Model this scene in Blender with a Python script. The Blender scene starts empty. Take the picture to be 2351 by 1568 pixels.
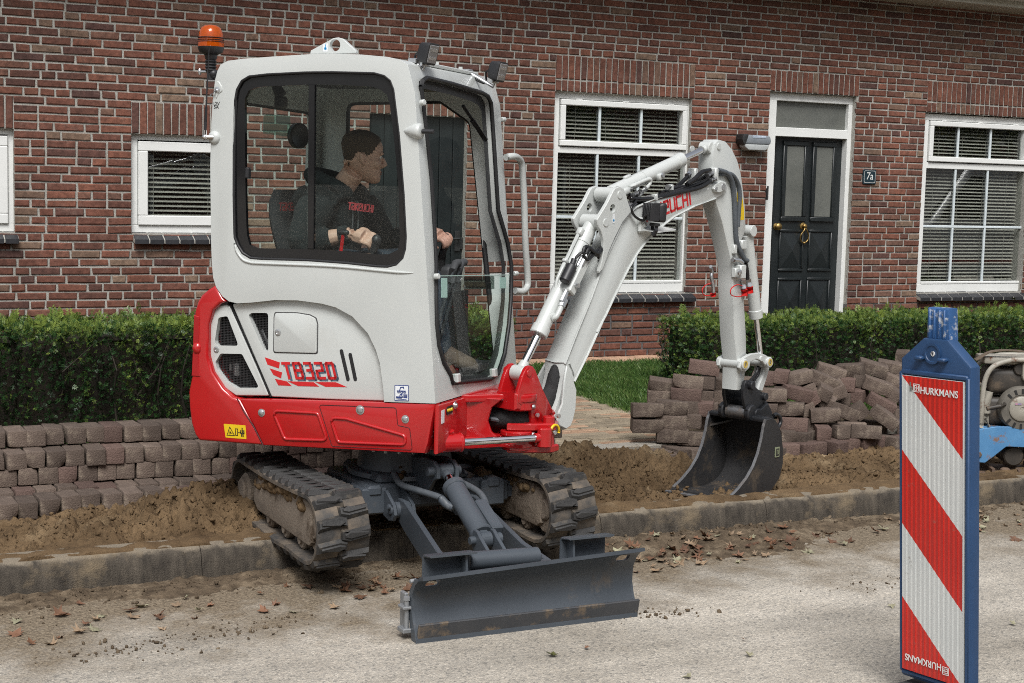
import bpy, bmesh, math, random
import numpy as np
from mathutils import Vector, Matrix, noise
random.seed(7); np.random.seed(7)
SC = bpy.context.scene
COL = SC.collection

# ---------------------------------------------------------------- camera, world, sun, exposure
EYE = np.array([0.0, 0.0, 1.75])
PITCH, ROLL, YAW = 0.102993, 0.0251655, 0.469145
_f = np.array([math.sin(YAW)*math.cos(PITCH), math.cos(YAW)*math.cos(PITCH), -math.sin(PITCH)])
_r = np.array([math.cos(YAW), -math.sin(YAW), 0.0]); _u = np.cross(_r, _f)
_R = math.cos(ROLL)*_r+math.sin(ROLL)*_u; _U = -math.sin(ROLL)*_r+math.cos(ROLL)*_u
cam_d = bpy.data.cameras.new('camera'); cam = bpy.data.objects.new('camera', cam_d); COL.objects.link(cam)
cam.matrix_world = Matrix(((_R[0], _U[0], -_f[0], EYE[0]), (_R[1], _U[1], -_f[1], EYE[1]), (_R[2], _U[2], -_f[2], EYE[2]), (0, 0, 0, 1)))
cam_d.sensor_width = 36.0; cam_d.lens = 53.25; cam_d.clip_end = 3000; cam_d.clip_start = 0.05
SC.camera = cam

SUN_EL, SUN_AZ = math.radians(52), math.radians(205)
world = bpy.data.worlds.new('World'); SC.world = world; world.use_nodes = True
wn = world.node_tree.nodes; wl = world.node_tree.links
sky = wn.new('ShaderNodeTexSky'); sky.sky_type = 'NISHITA'; sky.sun_disc = False
sky.sun_elevation = SUN_EL; sky.sun_rotation = SUN_AZ; sky.dust_density = 4.0; sky.air_density = 1.0
hsv = wn.new('ShaderNodeHueSaturation'); hsv.inputs['Saturation'].default_value = 0.34
wl.new(sky.outputs[0], hsv.inputs['Color']); wl.new(hsv.outputs[0], wn['Background'].inputs['Color'])
wn['Background'].inputs['Strength'].default_value = 0.085
sun_d = bpy.data.lights.new('sun', 'SUN'); sun_d.energy = 2.0; sun_d.angle = math.radians(26); sun_d.color = (1.0, 0.995, 0.985)
sun = bpy.data.objects.new('sun', sun_d); COL.objects.link(sun)
_sd = Vector((math.sin(SUN_AZ)*math.cos(SUN_EL), math.cos(SUN_AZ)*math.cos(SUN_EL), math.sin(SUN_EL)))
sun.rotation_euler = _sd.to_track_quat('Z', 'Y').to_euler(); sun.location = (0, -5, 12)
SC.view_settings.view_transform = 'Standard'; SC.view_settings.look = 'None'; SC.view_settings.gamma = 1.0
SC.view_settings.use_curve_mapping = False; SC.view_settings.exposure = 0.70
SC.render.engine = 'CYCLES'; SC.cycles.max_bounces = 8; SC.cycles.transparent_max_bounces = 16
SC.cycles.filter_width = 1.0; SC.cycles.use_denoising = False; SC.cycles.diffuse_bounces = 3; SC.cycles.glossy_bounces = 3; SC.cycles.caustics_reflective = False; SC.cycles.caustics_refractive = False

# ---------------------------------------------------------------- measuring: a sight line of the survey photo meets a real plane
FOC = 4544.1/1.30668
def ray(px, py):
    cx, cy = (px-1175.5)/FOC, -(py-784.1)/FOC
    return _R*cx+_U*cy+_f
def hit(px, py, P, n):
    v = ray(px, py); P = np.asarray(P, float); n = np.asarray(n, float)
    return EYE+v*(((P-EYE)@n)/(v@n))
def at_z(px, py, z): return hit(px, py, (0, 0, z), (0, 0, 1))
def at_y(px, py, y): return hit(px, py, (0, y, 0), (0, 1, 0))

# ---------------------------------------------------------------- materials
MATS = {}
def _nt(name):
    m = bpy.data.materials.new(name); m.use_nodes = True
    return m, m.node_tree.nodes, m.node_tree.links, m.node_tree.nodes['Principled BSDF']
def lin(c):
    return tuple(c)+(1.0,) if len(c) == 3 else c
def N(nodes, t, **kw):
    n = nodes.new(t)
    for k, v in kw.items():
        if k in n.inputs: n.inputs[k].default_value = v
        else: setattr(n, k, v)
    return n
def pm(name, c1, c2=None, rough=0.5, metal=0.0, scale=8.0, bump=0.0, bscale=60.0, spec=0.5, coat=0.0, contrast=0.5,
       dirt=None, dirt_scale=5.0, dirt_lo=0.5, dirt_hi=0.6, dirt_rough=0.9, rnd=0.0, wave=None, detail=5.0, rough_var=0.0, trans=0.0):
    """procedural surface: two colours mixed by noise, optional dirt patches, per-piece variation and fine relief"""
    if name in MATS: return MATS[name]
    m, n, l, b = _nt(name)
    tc = n.new('ShaderNodeTexCoord'); co = tc.outputs['Object']
    c2 = c2 or tuple(min(1, x*1.12) for x in c1)
    no = N(n, 'ShaderNodeTexNoise', Scale=scale, Detail=detail, Roughness=0.62); l.new(co, no.inputs['Vector'])
    rp = n.new('ShaderNodeValToRGB'); rp.color_ramp.elements[0].position = 0.5-contrast*0.4; rp.color_ramp.elements[1].position = 0.5+contrast*0.4
    rp.color_ramp.elements[0].color = lin(c1); rp.color_ramp.elements[1].color = lin(c2)
    l.new(no.outputs['Fac'], rp.inputs['Fac']); col = rp.outputs['Color']
    if rnd:
        oi = n.new('ShaderNodeObjectInfo'); at = n.new('ShaderNodeAttribute'); at.attribute_name = 'rnd'
        ad = N(n, 'ShaderNodeMath', operation='ADD'); l.new(oi.outputs['Random'], ad.inputs[0]); l.new(at.outputs['Fac'], ad.inputs[1])
        fr = N(n, 'ShaderNodeMath', operation='FRACT'); l.new(ad.outputs[0], fr.inputs[0])
        mr = N(n, 'ShaderNodeMapRange'); mr.inputs['To Min'].default_value = 1-rnd; mr.inputs['To Max'].default_value = 1+rnd
        l.new(fr.outputs[0], mr.inputs['Value'])
        hs = n.new('ShaderNodeHueSaturation'); l.new(col, hs.inputs['Color']); l.new(mr.outputs[0], hs.inputs['Value']); col = hs.outputs[0]
    rsock = None
    if dirt:
        dn = N(n, 'ShaderNodeTexNoise', Scale=dirt_scale, Detail=8.0, Roughness=0.7); l.new(co, dn.inputs['Vector'])
        dr = N(n, 'ShaderNodeMapRange'); dr.inputs['From Min'].default_value = dirt_lo; dr.inputs['From Max'].default_value = dirt_hi
        l.new(dn.outputs['Fac'], dr.inputs['Value'])
        mx = N(n, 'ShaderNodeMix', data_type='RGBA'); l.new(dr.outputs[0], mx.inputs['Factor']); l.new(col, mx.inputs['A']); mx.inputs['B'].default_value = lin(dirt)
        col = mx.outputs['Result']
        mf = N(n, 'ShaderNodeMix', data_type='FLOAT'); l.new(dr.outputs[0], mf.inputs['Factor']); mf.inputs['A'].default_value = rough; mf.inputs['B'].default_value = dirt_rough
        rsock = mf.outputs['Result']
    l.new(col, b.inputs['Base Color'])
    if rsock: l.new(rsock, b.inputs['Roughness'])
    elif rough_var:
        mr2 = N(n, 'ShaderNodeMapRange'); mr2.inputs['To Min'].default_value = max(0, rough-rough_var); mr2.inputs['To Max'].default_value = rough+rough_var
        l.new(no.outputs['Fac'], mr2.inputs['Value']); l.new(mr2.outputs[0], b.inputs['Roughness'])
    else: b.inputs['Roughness'].default_value = rough
    b.inputs['Metallic'].default_value = metal; b.inputs['Specular IOR Level'].default_value = spec
    b.inputs['Coat Weight'].default_value = coat; b.inputs['Coat Roughness'].default_value = 0.06
    if bump:
        bn = N(n, 'ShaderNodeTexNoise', Scale=bscale, Detail=6.0, Roughness=0.65); l.new(co, bn.inputs['Vector'])
        bp = N(n, 'ShaderNodeBump', Strength=bump, Distance=0.01); l.new(bn.outputs['Fac'], bp.inputs['Height']); l.new(bp.outputs[0], b.inputs['Normal'])
    MATS[name] = m
    return m
def glass_mat(name, tint=(0.9, 0.95, 0.93), refl=0.04, rough=0.01, power=1.0):
    """one thin sheet of glass: tinted see-through plus its mirror reflection"""
    if name in MATS: return MATS[name]
    m = bpy.data.materials.new(name); m.use_nodes = True; n = m.node_tree.nodes; l = m.node_tree.links; n.clear()
    out = n.new('ShaderNodeOutputMaterial'); tr = N(n, 'ShaderNodeBsdfTransparent', Color=lin(tint)); gl = N(n, 'ShaderNodeBsdfGlossy', Roughness=rough)
    # mirror share by viewing angle, the same from both sides of the thin sheet
    ge = n.new('ShaderNodeNewGeometry'); dt = N(n, 'ShaderNodeVectorMath', operation='DOT_PRODUCT'); l.new(ge.outputs['Incoming'], dt.inputs[0]); l.new(ge.outputs['Normal'], dt.inputs[1])
    ab = N(n, 'ShaderNodeMath', operation='ABSOLUTE'); l.new(dt.outputs['Value'], ab.inputs[0]); iv = N(n, 'ShaderNodeMath', operation='SUBTRACT'); iv.inputs[0].default_value = 1; l.new(ab.outputs[0], iv.inputs[1])
    pw = N(n, 'ShaderNodeMath', operation='POWER'); pw.inputs[1].default_value = 5; l.new(iv.outputs[0], pw.inputs[0]); fr = N(n, 'ShaderNodeMath', operation='MULTIPLY_ADD'); fr.inputs[1].default_value = 1-refl; fr.inputs[2].default_value = refl; l.new(pw.outputs[0], fr.inputs[0])
    mu = N(n, 'ShaderNodeMath', operation='MULTIPLY', use_clamp=True); mu.inputs[1].default_value = power
    mx = n.new('ShaderNodeMixShader'); l.new(fr.outputs[0], mu.inputs[0]); l.new(mu.outputs[0], mx.inputs[0]); l.new(tr.outputs[0], mx.inputs[1]); l.new(gl.outputs[0], mx.inputs[2])
    l.new(mx.outputs[0], out.inputs[0]); MATS[name] = m
    return m

# ---------------------------------------------------------------- objects
def tag(o, label=None, cat=None, group=None, kind=None):
    if label: o['label'] = label
    if cat: o['category'] = cat
    if group: o['group'] = group
    if kind: o['kind'] = kind
    return o
def empty(name, loc=(0, 0, 0), rz=0.0, parent=None):
    o = bpy.data.objects.new(name, None); COL.objects.link(o); o.location = loc; o.rotation_euler = (0, 0, rz)
    o.empty_display_size = 0.1
    if parent: o.parent = parent
    return o
def link(name, me, mats=None, parent=None, smooth=None):
    o = bpy.data.objects.new(name, me); COL.objects.link(o)
    if mats is not None:
        for m in (mats if isinstance(mats, (list, tuple)) else [mats]): me.materials.append(m)
    if parent is not None: o.parent = parent
    if smooth is not None: shade(me, smooth)
    return o
def shade(me, ang=35):
    me.polygons.foreach_set('use_smooth', [True]*len(me.polygons))
    me.set_sharp_from_angle(angle=math.radians(ang))
def pyd(name, v, f, mats=None, parent=None, smooth=None):
    me = bpy.data.meshes.new(name); me.from_pydata([tuple(map(float, p)) for p in v], [], [tuple(q) for q in f]); me.update()
    return link(name, me, mats, parent, smooth)
def frame_of(d, up=(0, 0, 1)):
    d = np.asarray(d, float); d = d/np.linalg.norm(d); up = np.asarray(up, float)
    if abs(d@up)/np.linalg.norm(up) > 0.98: up = np.array([0, 1.0, 0]) if abs(d[1]) < 0.9 else np.array([1.0, 0, 0])
    s = np.cross(d, up); s /= np.linalg.norm(s); return d, s, np.cross(s, d)
class MB:
    """collects shapes for one mesh object (world coordinates)"""
    def __init__(s): s.bm = bmesh.new(); s.mi = 0
    def _q(s, vs, fs, smooth=False):
        V = [s.bm.verts.new(tuple(map(float, p))) for p in vs]; out = []
        for f in fs:
            try:
                q = s.bm.faces.new([V[i] for i in f]); q.material_index = s.mi; out.append(q)
            except ValueError: pass
        return V, out
    def box(s, c, size, ax=None, bev=0.0, seg=1):
        """box round centre c, size along the three axes ax"""
        ax = np.eye(3) if ax is None else np.asarray(ax, float); c = np.asarray(c, float); h = np.asarray(size, float)/2
        vs = [c+ax[0]*h[0]*i+ax[1]*h[1]*j+ax[2]*h[2]*k for i in (-1, 1) for j in (-1, 1) for k in (-1, 1)]
        V, F = s._q(vs, [(0, 1, 3, 2), (4, 6, 7, 5), (0, 4, 5, 1), (2, 3, 7, 6), (0, 2, 6, 4), (1, 5, 7, 3)])
        if bev: s._bev(V, bev, seg)
        return s
    def _bev(s, V, w, seg):
        V = [v for v in V if v.is_valid]; vs = set(V)
        E = list({e for v in V for e in v.link_edges if e.other_vert(v) in vs})
        bmesh.ops.recalc_face_normals(s.bm, faces=list({f for v in V for f in v.link_faces}))
        bmesh.ops.bevel(s.bm, geom=E, offset=w, segments=seg, affect='EDGES', profile=0.5, clamp_overlap=True)
    def cyl(s, a, b, r, r2=None, n=20, cap=True, bev=0.0):
        a = np.asarray(a, float); b = np.asarray(b, float); r2 = r if r2 is None else r2; d, u, w = frame_of(b-a)
        rings = [(a, r), (b, r2)]
        if bev: rings = [(a, r-bev), (a+d*bev, r), (b-d*bev, r2), (b, r2-bev)]
        return s.rings([[p+(u*math.cos(t)+w*math.sin(t))*q for t in np.linspace(0, 2*math.pi, n, endpoint=False)] for p, q in rings], cap)
    def rings(s, R, cap=True, close=False):
        n = len(R[0]); vs = [p for r in R for p in r]; fs = []
        m = len(R)
        for i in range(m if close else m-1):
            for j in range(n):
                a, b = i*n+j, i*n+(j+1) % n; c = ((i+1) % m)*n
                fs.append((a, b, c+(j+1) % n, c+j))
        if cap and not close: fs += [tuple(range(n))[::-1], tuple((m-1)*n+j for j in range(n))]
        V, F = s._q(vs, fs); return s
    def tube(s, pts, r, n=10, cap=True, smooth=0):
        P = [np.asarray(p, float) for p in pts]
        if smooth: P = spline(P, smooth)
        R = []; up = None
        for i, p in enumerate(P):
            d = P[min(i+1, len(P)-1)]-P[max(i-1, 0)]; d = d/np.linalg.norm(d)
            if up is None: _, u, w = frame_of(d)
            else:
                u = up-d*(up@d); u /= np.linalg.norm(u); w = np.cross(d, u)
            up = u; rr = r[i] if hasattr(r, '__len__') else r
            R.append([p+(u*math.cos(t)+w*math.sin(t))*rr for t in np.linspace(0, 2*math.pi, n, endpoint=False)])
        return s.rings(R, cap)
    def bar(s, a, b, w, h, up=(0, 0, 1), bev=0.0, seg=1):
        """rectangular bar from a to b: w sideways, h along up"""
        a = np.asarray(a, float); b = np.asarray(b, float); d, u, v = frame_of(b-a, up)
        return s.box((a+b)/2, (np.linalg.norm(b-a), w, h), (d, u, v), bev, seg)
    def prism(s, poly, off, bev=0.0, seg=1, bev_ends=True, cap=True):
        """planar polygon (3-D points) pushed along the vector off"""
        P = [np.asarray(p, float) for p in poly]; off = np.asarray(off, float); n = len(P)
        V, F = s._q(P+[p+off for p in P], [tuple(range(n))[::-1], tuple(range(n, 2*n))]+[(i, (i+1) % n, n+(i+1) % n, n+i) for i in range(n)])
        if bev:
            E = []
            for e in {e for v in V for e in v.link_edges}:
                k = [V.index(x) for x in e.verts]
                if (k[0] < n) == (k[1] < n): E.append(e)
            bmesh.ops.recalc_face_normals(s.bm, faces=F)
            bmesh.ops.bevel(s.bm, geom=E, offset=bev, segments=seg, affect='EDGES', profile=0.5, clamp_overlap=True)
        return s
    def lathe(s, a, axis, prof, n=24):
        """prof = [(distance along axis, radius)]"""
        a = np.asarray(a, float); d, u, w = frame_of(axis)
        return s.rings([[a+d*t+(u*math.cos(q)+w*math.sin(q))*max(r, 1e-5) for q in np.linspace(0, 2*math.pi, n, endpoint=False)] for t, r in prof])
    def ball(s, c, r, n=14, sc=(1, 1, 1), ax=None):
        ax = np.eye(3) if ax is None else ax; m = max(6, n//2+1)
        return s.rings([[np.asarray(c)+r*(ax[0]*sc[0]*math.sin(t)*math.cos(q)+ax[1]*sc[1]*math.sin(t)*math.sin(q)+ax[2]*sc[2]*math.cos(t)) for q in np.linspace(0, 2*math.pi, n, endpoint=False)] for t in np.linspace(0.02, math.pi-0.02, m)])
    def build(s, name, mats, parent=None, smooth=None, origin=None):
        bmesh.ops.recalc_face_normals(s.bm, faces=s.bm.faces[:])
        me = bpy.data.meshes.new(name); s.bm.to_mesh(me); s.bm.free()
        if origin is not None:
            me.transform(Matrix.Translation(-Vector([float(x) for x in origin])))
        o = link(name, me, mats, parent, smooth)
        if origin is not None: o.location = [float(x) for x in origin]
        return o
def spline(P, k=6):
    """Catmull-Rom through the points"""
    P = [np.asarray(p, float) for p in P]; Q = [2*P[0]-P[1]]+P+[2*P[-1]-P[-2]]; out = []
    for i in range(1, len(Q)-2):
        for t in np.linspace(0, 1, k, endpoint=False):
            a, b, c, d = Q[i-1], Q[i], Q[i+1], Q[i+2]
            out.append(0.5*((2*b)+(-a+c)*t+(2*a-5*b+4*c-d)*t*t+(-a+3*b-3*c+d)*t**3))
    return out+[P[-1]]
def rounded(poly, r, k=4):
    """2-D polygon with its corners rounded; r is one radius or one per corner"""
    out = []; n = len(poly)
    for i in range(n):
        p = np.asarray(poly[i], float); a = np.asarray(poly[i-1], float)-p; b = np.asarray(poly[(i+1) % n], float)-p
        la, lb = np.linalg.norm(a), np.linalg.norm(b); rr = r[i] if hasattr(r, '__len__') else r
        ca = max(-0.999, min(0.999, (a@b)/(la*lb))); th = math.acos(ca); t = min(rr/math.tan(th/2), la*0.49, lb*0.49)
        if rr <= 0 or th > 3.0: out.append(p); continue
        A, B = p+a/la*t, p+b/lb*t
        for q in np.linspace(0, 1, k+1): out.append((1-q)**2*A+2*q*(1-q)*p+q*q*B)
    return out
def apply_mods(o):
    dg = bpy.context.evaluated_depsgraph_get(); me = bpy.data.meshes.new_from_object(o.evaluated_get(dg)); old = o.data
    o.modifiers.clear(); o.data = me; me.name = old.name
    bpy.data.meshes.remove(old); return o
def cut(o, tools):
    for t in tools:
        m = o.modifiers.new('cut', 'BOOLEAN'); m.operation = 'DIFFERENCE'; m.object = t; m.solver = 'EXACT'
    bpy.context.view_layer.update(); apply_mods(o)
    for t in tools:
        me = t.data; bpy.data.objects.remove(t); bpy.data.meshes.remove(me)
    return o
def text_mesh(name, body, size, mat, parent, M, depth=0.0008, shear=0.0, sx=1.0, bold=0.0):
    cu = bpy.data.curves.new(name, 'FONT'); cu.body = body; cu.size = size; cu.extrude = depth/2; cu.shear = shear; cu.offset = bold
    cu.align_x = 'CENTER'; cu.align_y = 'CENTER'; cu.resolution_u = 3
    t = bpy.data.objects.new(name, cu); COL.objects.link(t); bpy.context.view_layer.update()
    me = bpy.data.meshes.new_from_object(t.evaluated_get(bpy.context.evaluated_depsgraph_get()))
    bpy.data.objects.remove(t); bpy.data.curves.remove(cu)
    me.transform(Matrix.Diagonal((sx, 1, 1, 1))); me.transform(M); me.name = name; me.materials.clear()
    return link(name, me, mat, parent)
def split_islands(o):
    """every loose piece of a part becomes an object of its own, side by side under the same parent"""
    bm = bmesh.new(); bm.from_mesh(o.data); seen = set(); isl = []
    for v in bm.verts:
        if v.index in seen: continue
        st = [v]; seen.add(v.index); cur = []
        while st:
            q = st.pop(); cur.append(q.index)
            for e in q.link_edges:
                w = e.other_vert(q)
                if w.index not in seen: seen.add(w.index); st.append(w)
        isl.append(set(cur))
    if len(isl) < 2: bm.free(); return [o]
    out = []; bm.verts.ensure_lookup_table(); V = [tuple(v.co) for v in bm.verts]; Fs = [([v.index for v in f.verts], f.smooth) for f in bm.faces]; bm.free(); old = o.data
    for k, s in enumerate(isl):
        idx = {i: j for j, i in enumerate(sorted(s))}; fs = [([idx[i] for i in f], sm) for f, sm in Fs if f[0] in s]
        me = bpy.data.meshes.new(old.name); me.from_pydata([V[i] for i in sorted(s)], [], [f for f, _ in fs]); me.materials.append(old.materials[0]); shade(me, 40)
        if k == 0: o.data = me; out.append(o); continue
        c = bpy.data.objects.new(o.name.split('.')[0], me); COL.objects.link(c); c.parent = o.parent; c.location = o.location; out.append(c)
    bpy.data.meshes.remove(old); return out
def basis(o, x, y, z):
    return Matrix(((x[0], y[0], z[0], o[0]), (x[1], y[1], z[1], o[1]), (x[2], y[2], z[2], o[2]), (0, 0, 0, 1)))

# ================================================================ SETTING: road, kerb, sand bed, garden, house
FY = 11.578                                  # the plane of the brick front
GZ = lambda y: 0.15+max(0.0, (y-8.0))*0.028  # garden ground rises towards the house
road_m = None
def make_road_mat():
    m, n, l, b = _nt('road_surface')
    co = n.new('ShaderNodeTexCoord').outputs['Object']
    big = N(n, 'ShaderNodeTexNoise', Scale=1.1, Detail=6.0, Roughness=0.6); l.new(co, big.inputs['Vector'])
    r1 = n.new('ShaderNodeValToRGB'); e = r1.color_ramp.elements; e[0].position = 0.32; e[1].position = 0.68
    e[0].color = (0.31, 0.285, 0.245, 1); e[1].color = (0.47, 0.44, 0.39, 1); l.new(big.outputs['Fac'], r1.inputs['Fac'])
    # gravel grains: voronoi cells of dark, tan and pale stones
    vo = N(n, 'ShaderNodeTexVoronoi', Scale=115.0); l.new(co, vo.inputs['Vector'])
    sx = n.new('ShaderNodeSeparateColor'); l.new(vo.outputs['Color'], sx.inputs[0])
    r2 = n.new('ShaderNodeValToRGB'); r2.color_ramp.interpolation = 'CONSTANT'; e = r2.color_ramp.elements
    e[0].position = 0; e[0].color = (0.38, 0.38, 0.38, 1); e[1].position = 0.07; e[1].color = (0.70, 0.68, 0.66, 1)
    for p, c in ((0.24, (1.0, 0.97, 0.93)), (0.62, (1.18, 1.12, 1.04)), (0.9, (1.5, 1.45, 1.38))):
        q = e.new(p); q.color = c+(1,)
    l.new(sx.outputs[0], r2.inputs['Fac'])
    mu = N(n, 'ShaderNodeMix', data_type='RGBA', blend_type='MULTIPLY'); mu.inputs['Factor'].default_value = 0.60
    l.new(r1.outputs[0], mu.inputs['A']); l.new(r2.outputs[0], mu.inputs['B'])
    fine = N(n, 'ShaderNodeTexNoise', Scale=260.0, Detail=3.0); l.new(co, fine.inputs['Vector'])
    mr = N(n, 'ShaderNodeMapRange'); mr.inputs['From Min'].default_value = 0.3; mr.inputs['From Max'].default_value = 0.7; mr.inputs['To Min'].default_value = 0.80; mr.inputs['To Max'].default_value = 1.18
    l.new(fine.outputs['Fac'], mr.inputs['Value'])
    m2 = N(n, 'ShaderNodeMix', data_type='RGBA', blend_type='MULTIPLY'); m2.inputs['Factor'].default_value = 1; l.new(mu.outputs['Result'], m2.inputs['A']); l.new(mr.outputs[0], m2.inputs['B'])
    # wheel-worn bands along the street and damp patches
    mp = N(n, 'ShaderNodeMapping'); mp.inputs['Scale'].default_value = (.35, 2.2, 1); l.new(co, mp.inputs['Vector']); wb = N(n, 'ShaderNodeTexNoise', Scale=1.0, Detail=5.0, Roughness=.6); l.new(mp.outputs[0], wb.inputs['Vector'])
    wr = N(n, 'ShaderNodeMapRange'); wr.inputs['From Min'].default_value = .34; wr.inputs['From Max'].default_value = .66; wr.inputs['To Min'].default_value = .74; wr.inputs['To Max'].default_value = 1.10; l.new(wb.outputs['Fac'], wr.inputs['Value'])
    mw = N(n, 'ShaderNodeMix', data_type='RGBA', blend_type='MULTIPLY'); mw.inputs['Factor'].default_value = 1; l.new(m2.outputs['Result'], mw.inputs['A']); l.new(wr.outputs[0], mw.inputs['B']); m2 = mw
    # spilled sand, denser towards the kerb
    se = n.new('ShaderNodeSeparateXYZ'); l.new(co, se.inputs[0])
    near = N(n, 'ShaderNodeMapRange'); near.inputs['From Min'].default_value = 4.9; near.inputs['From Max'].default_value = 6.1; near.inputs['To Min'].default_value = -0.12; near.inputs['To Max'].default_value = 0.34
    l.new(se.outputs['Y'], near.inputs['Value'])
    dn = N(n, 'ShaderNodeTexNoise', Scale=2.6, Detail=9.0, Roughness=0.68); l.new(co, dn.inputs['Vector'])
    ad = N(n, 'ShaderNodeMath', operation='ADD'); l.new(near.outputs[0], ad.inputs[0]); l.new(dn.outputs['Fac'], ad.inputs[1])
    th = N(n, 'ShaderNodeMapRange'); th.inputs['From Min'].default_value = 0.52; th.inputs['From Max'].default_value = 0.78; l.new(ad.outputs[0], th.inputs['Value'])
    m3 = N(n, 'ShaderNodeMix', data_type='RGBA'); l.new(th.outputs[0], m3.inputs['Factor']); l.new(m2.outputs['Result'], m3.inputs['A']); gr = N(n, 'ShaderNodeTexNoise', Scale=70.0, Detail=6.0, Roughness=.75); l.new(co, gr.inputs['Vector']); gp = n.new('ShaderNodeValToRGB'); e = gp.color_ramp.elements; e[0].position = .36; e[1].position = .66; e[0].color = (.075, .056, .038, 1); e[1].color = (.29, .235, .165, 1); l.new(gr.outputs['Fac'], gp.inputs['Fac']); l.new(gp.outputs[0], m3.inputs['B'])
    l.new(m3.outputs['Result'], b.inputs['Base Color']); b.inputs['Roughness'].default_value = 0.9; b.inputs['Specular IOR Level'].default_value = 0.3
    bp = N(n, 'ShaderNodeBump', Strength=0.55, Distance=0.006); l.new(vo.outputs['Distance'], bp.inputs['Height'])
    bp2 = N(n, 'ShaderNodeBump', Strength=0.35, Distance=0.01); l.new(fine.outputs['Fac'], bp2.inputs['Height']); l.new(bp.outputs[0], bp2.inputs['Normal']); l.new(bp2.outputs[0], b.inputs['Normal'])
    return m
road_m = make_road_mat()
o = pyd('road', [(-600, -600, 0), (600, -600, 0), (600, 6.5, 0), (-600, 6.5, 0)], [(0, 1, 2, 3)], road_m); tag(o, kind='structure')
soil_m = pm('sand_soil', (0.048, 0.030, 0.016), (0.205, 0.138, 0.076), rough=0.95, scale=3.0, contrast=0.66, bump=1.0, bscale=85, detail=10, spec=0.15, dirt=(0.29, 0.215, 0.13), dirt_scale=1.6, dirt_lo=0.56, dirt_hi=0.74)
o = pyd('ground', [(-600, 6.4, -0.05), (600, 6.4, -0.05), (600, 600, 0.05), (-600, 600, 0.05)], [(0, 1, 2, 3)], soil_m); tag(o, kind='structure')

# ---- kerb of concrete stones
def make_kerb_mat():
    # dark stained face with run marks, worn pale along the top edge, sandy patches
    m, n, l, b = _nt('kerb_concrete'); co = n.new('ShaderNodeTexCoord').outputs['Object']
    mp = N(n, 'ShaderNodeMapping'); mp.inputs['Scale'].default_value = (26, 26, 3.0); l.new(co, mp.inputs['Vector'])
    dr = N(n, 'ShaderNodeTexNoise', Scale=1.0, Detail=7.0, Roughness=0.7); l.new(mp.outputs[0], dr.inputs['Vector'])
    r1 = n.new('ShaderNodeValToRGB'); e = r1.color_ramp.elements; e[0].position = .30; e[1].position = .74; e[0].color = (.030, .026, .022, 1); e[1].color = (.105, .089, .070, 1); l.new(dr.outputs['Fac'], r1.inputs['Fac'])
    se = n.new('ShaderNodeSeparateXYZ'); l.new(co, se.inputs[0]); nz = N(n, 'ShaderNodeTexNoise', Scale=9.0, Detail=9.0, Roughness=.75); l.new(co, nz.inputs['Vector'])
    hz = N(n, 'ShaderNodeMapRange'); hz.inputs['From Min'].default_value = .095; hz.inputs['From Max'].default_value = .150; hz.inputs['To Min'].default_value = -.30; hz.inputs['To Max'].default_value = .42; l.new(se.outputs['Z'], hz.inputs['Value'])
    ad = N(n, 'ShaderNodeMath', operation='ADD'); l.new(hz.outputs[0], ad.inputs[0]); l.new(nz.outputs['Fac'], ad.inputs[1]); th = N(n, 'ShaderNodeMapRange'); th.inputs['From Min'].default_value = .50; th.inputs['From Max'].default_value = .72; l.new(ad.outputs[0], th.inputs['Value'])
    mx = N(n, 'ShaderNodeMix', data_type='RGBA'); l.new(th.outputs[0], mx.inputs['Factor']); l.new(r1.outputs[0], mx.inputs['A']); mx.inputs['B'].default_value = (.195, .165, .125, 1)
    sn = N(n, 'ShaderNodeTexNoise', Scale=3.1, Detail=9.0, Roughness=.72); l.new(co, sn.inputs['Vector']); s2 = N(n, 'ShaderNodeMapRange'); s2.inputs['From Min'].default_value = .54; s2.inputs['From Max'].default_value = .70; s2.inputs['To Max'].default_value = .8; l.new(sn.outputs['Fac'], s2.inputs['Value'])
    m2 = N(n, 'ShaderNodeMix', data_type='RGBA'); l.new(s2.outputs[0], m2.inputs['Factor']); l.new(mx.outputs['Result'], m2.inputs['A']); m2.inputs['B'].default_value = (.20, .155, .10, 1)
    l.new(m2.outputs['Result'], b.inputs['Base Color']); b.inputs['Roughness'].default_value = .9; b.inputs['Specular IOR Level'].default_value = .25
    fn = N(n, 'ShaderNodeTexNoise', Scale=180.0, Detail=4.0); l.new(co, fn.inputs['Vector']); bp = N(n, 'ShaderNodeBump', Strength=.6, Distance=.01); l.new(fn.outputs['Fac'], bp.inputs['Height']); l.new(bp.outputs[0], b.inputs['Normal'])
    return m
conc_m = make_kerb_mat()
kerb = empty('kerb', (0, 6.4, 0)); tag(kerb, kind='structure')
def kerb_y(x): return 6.40-0.045*max(0.0, min(1.0, (x-2.4)/1.4))-0.03*max(0.0, x-5.0)*0.3
kx = [-2.0]
for st in (0.9, 1.0, 1.02, 1.0, 1.9): kx.append(kx[-1]+st)
kx = [-1.25, -0.25, 0.75, 1.75, 2.75, 3.75, 4.75, 5.75, 6.75, 7.75, 8.75]
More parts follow.
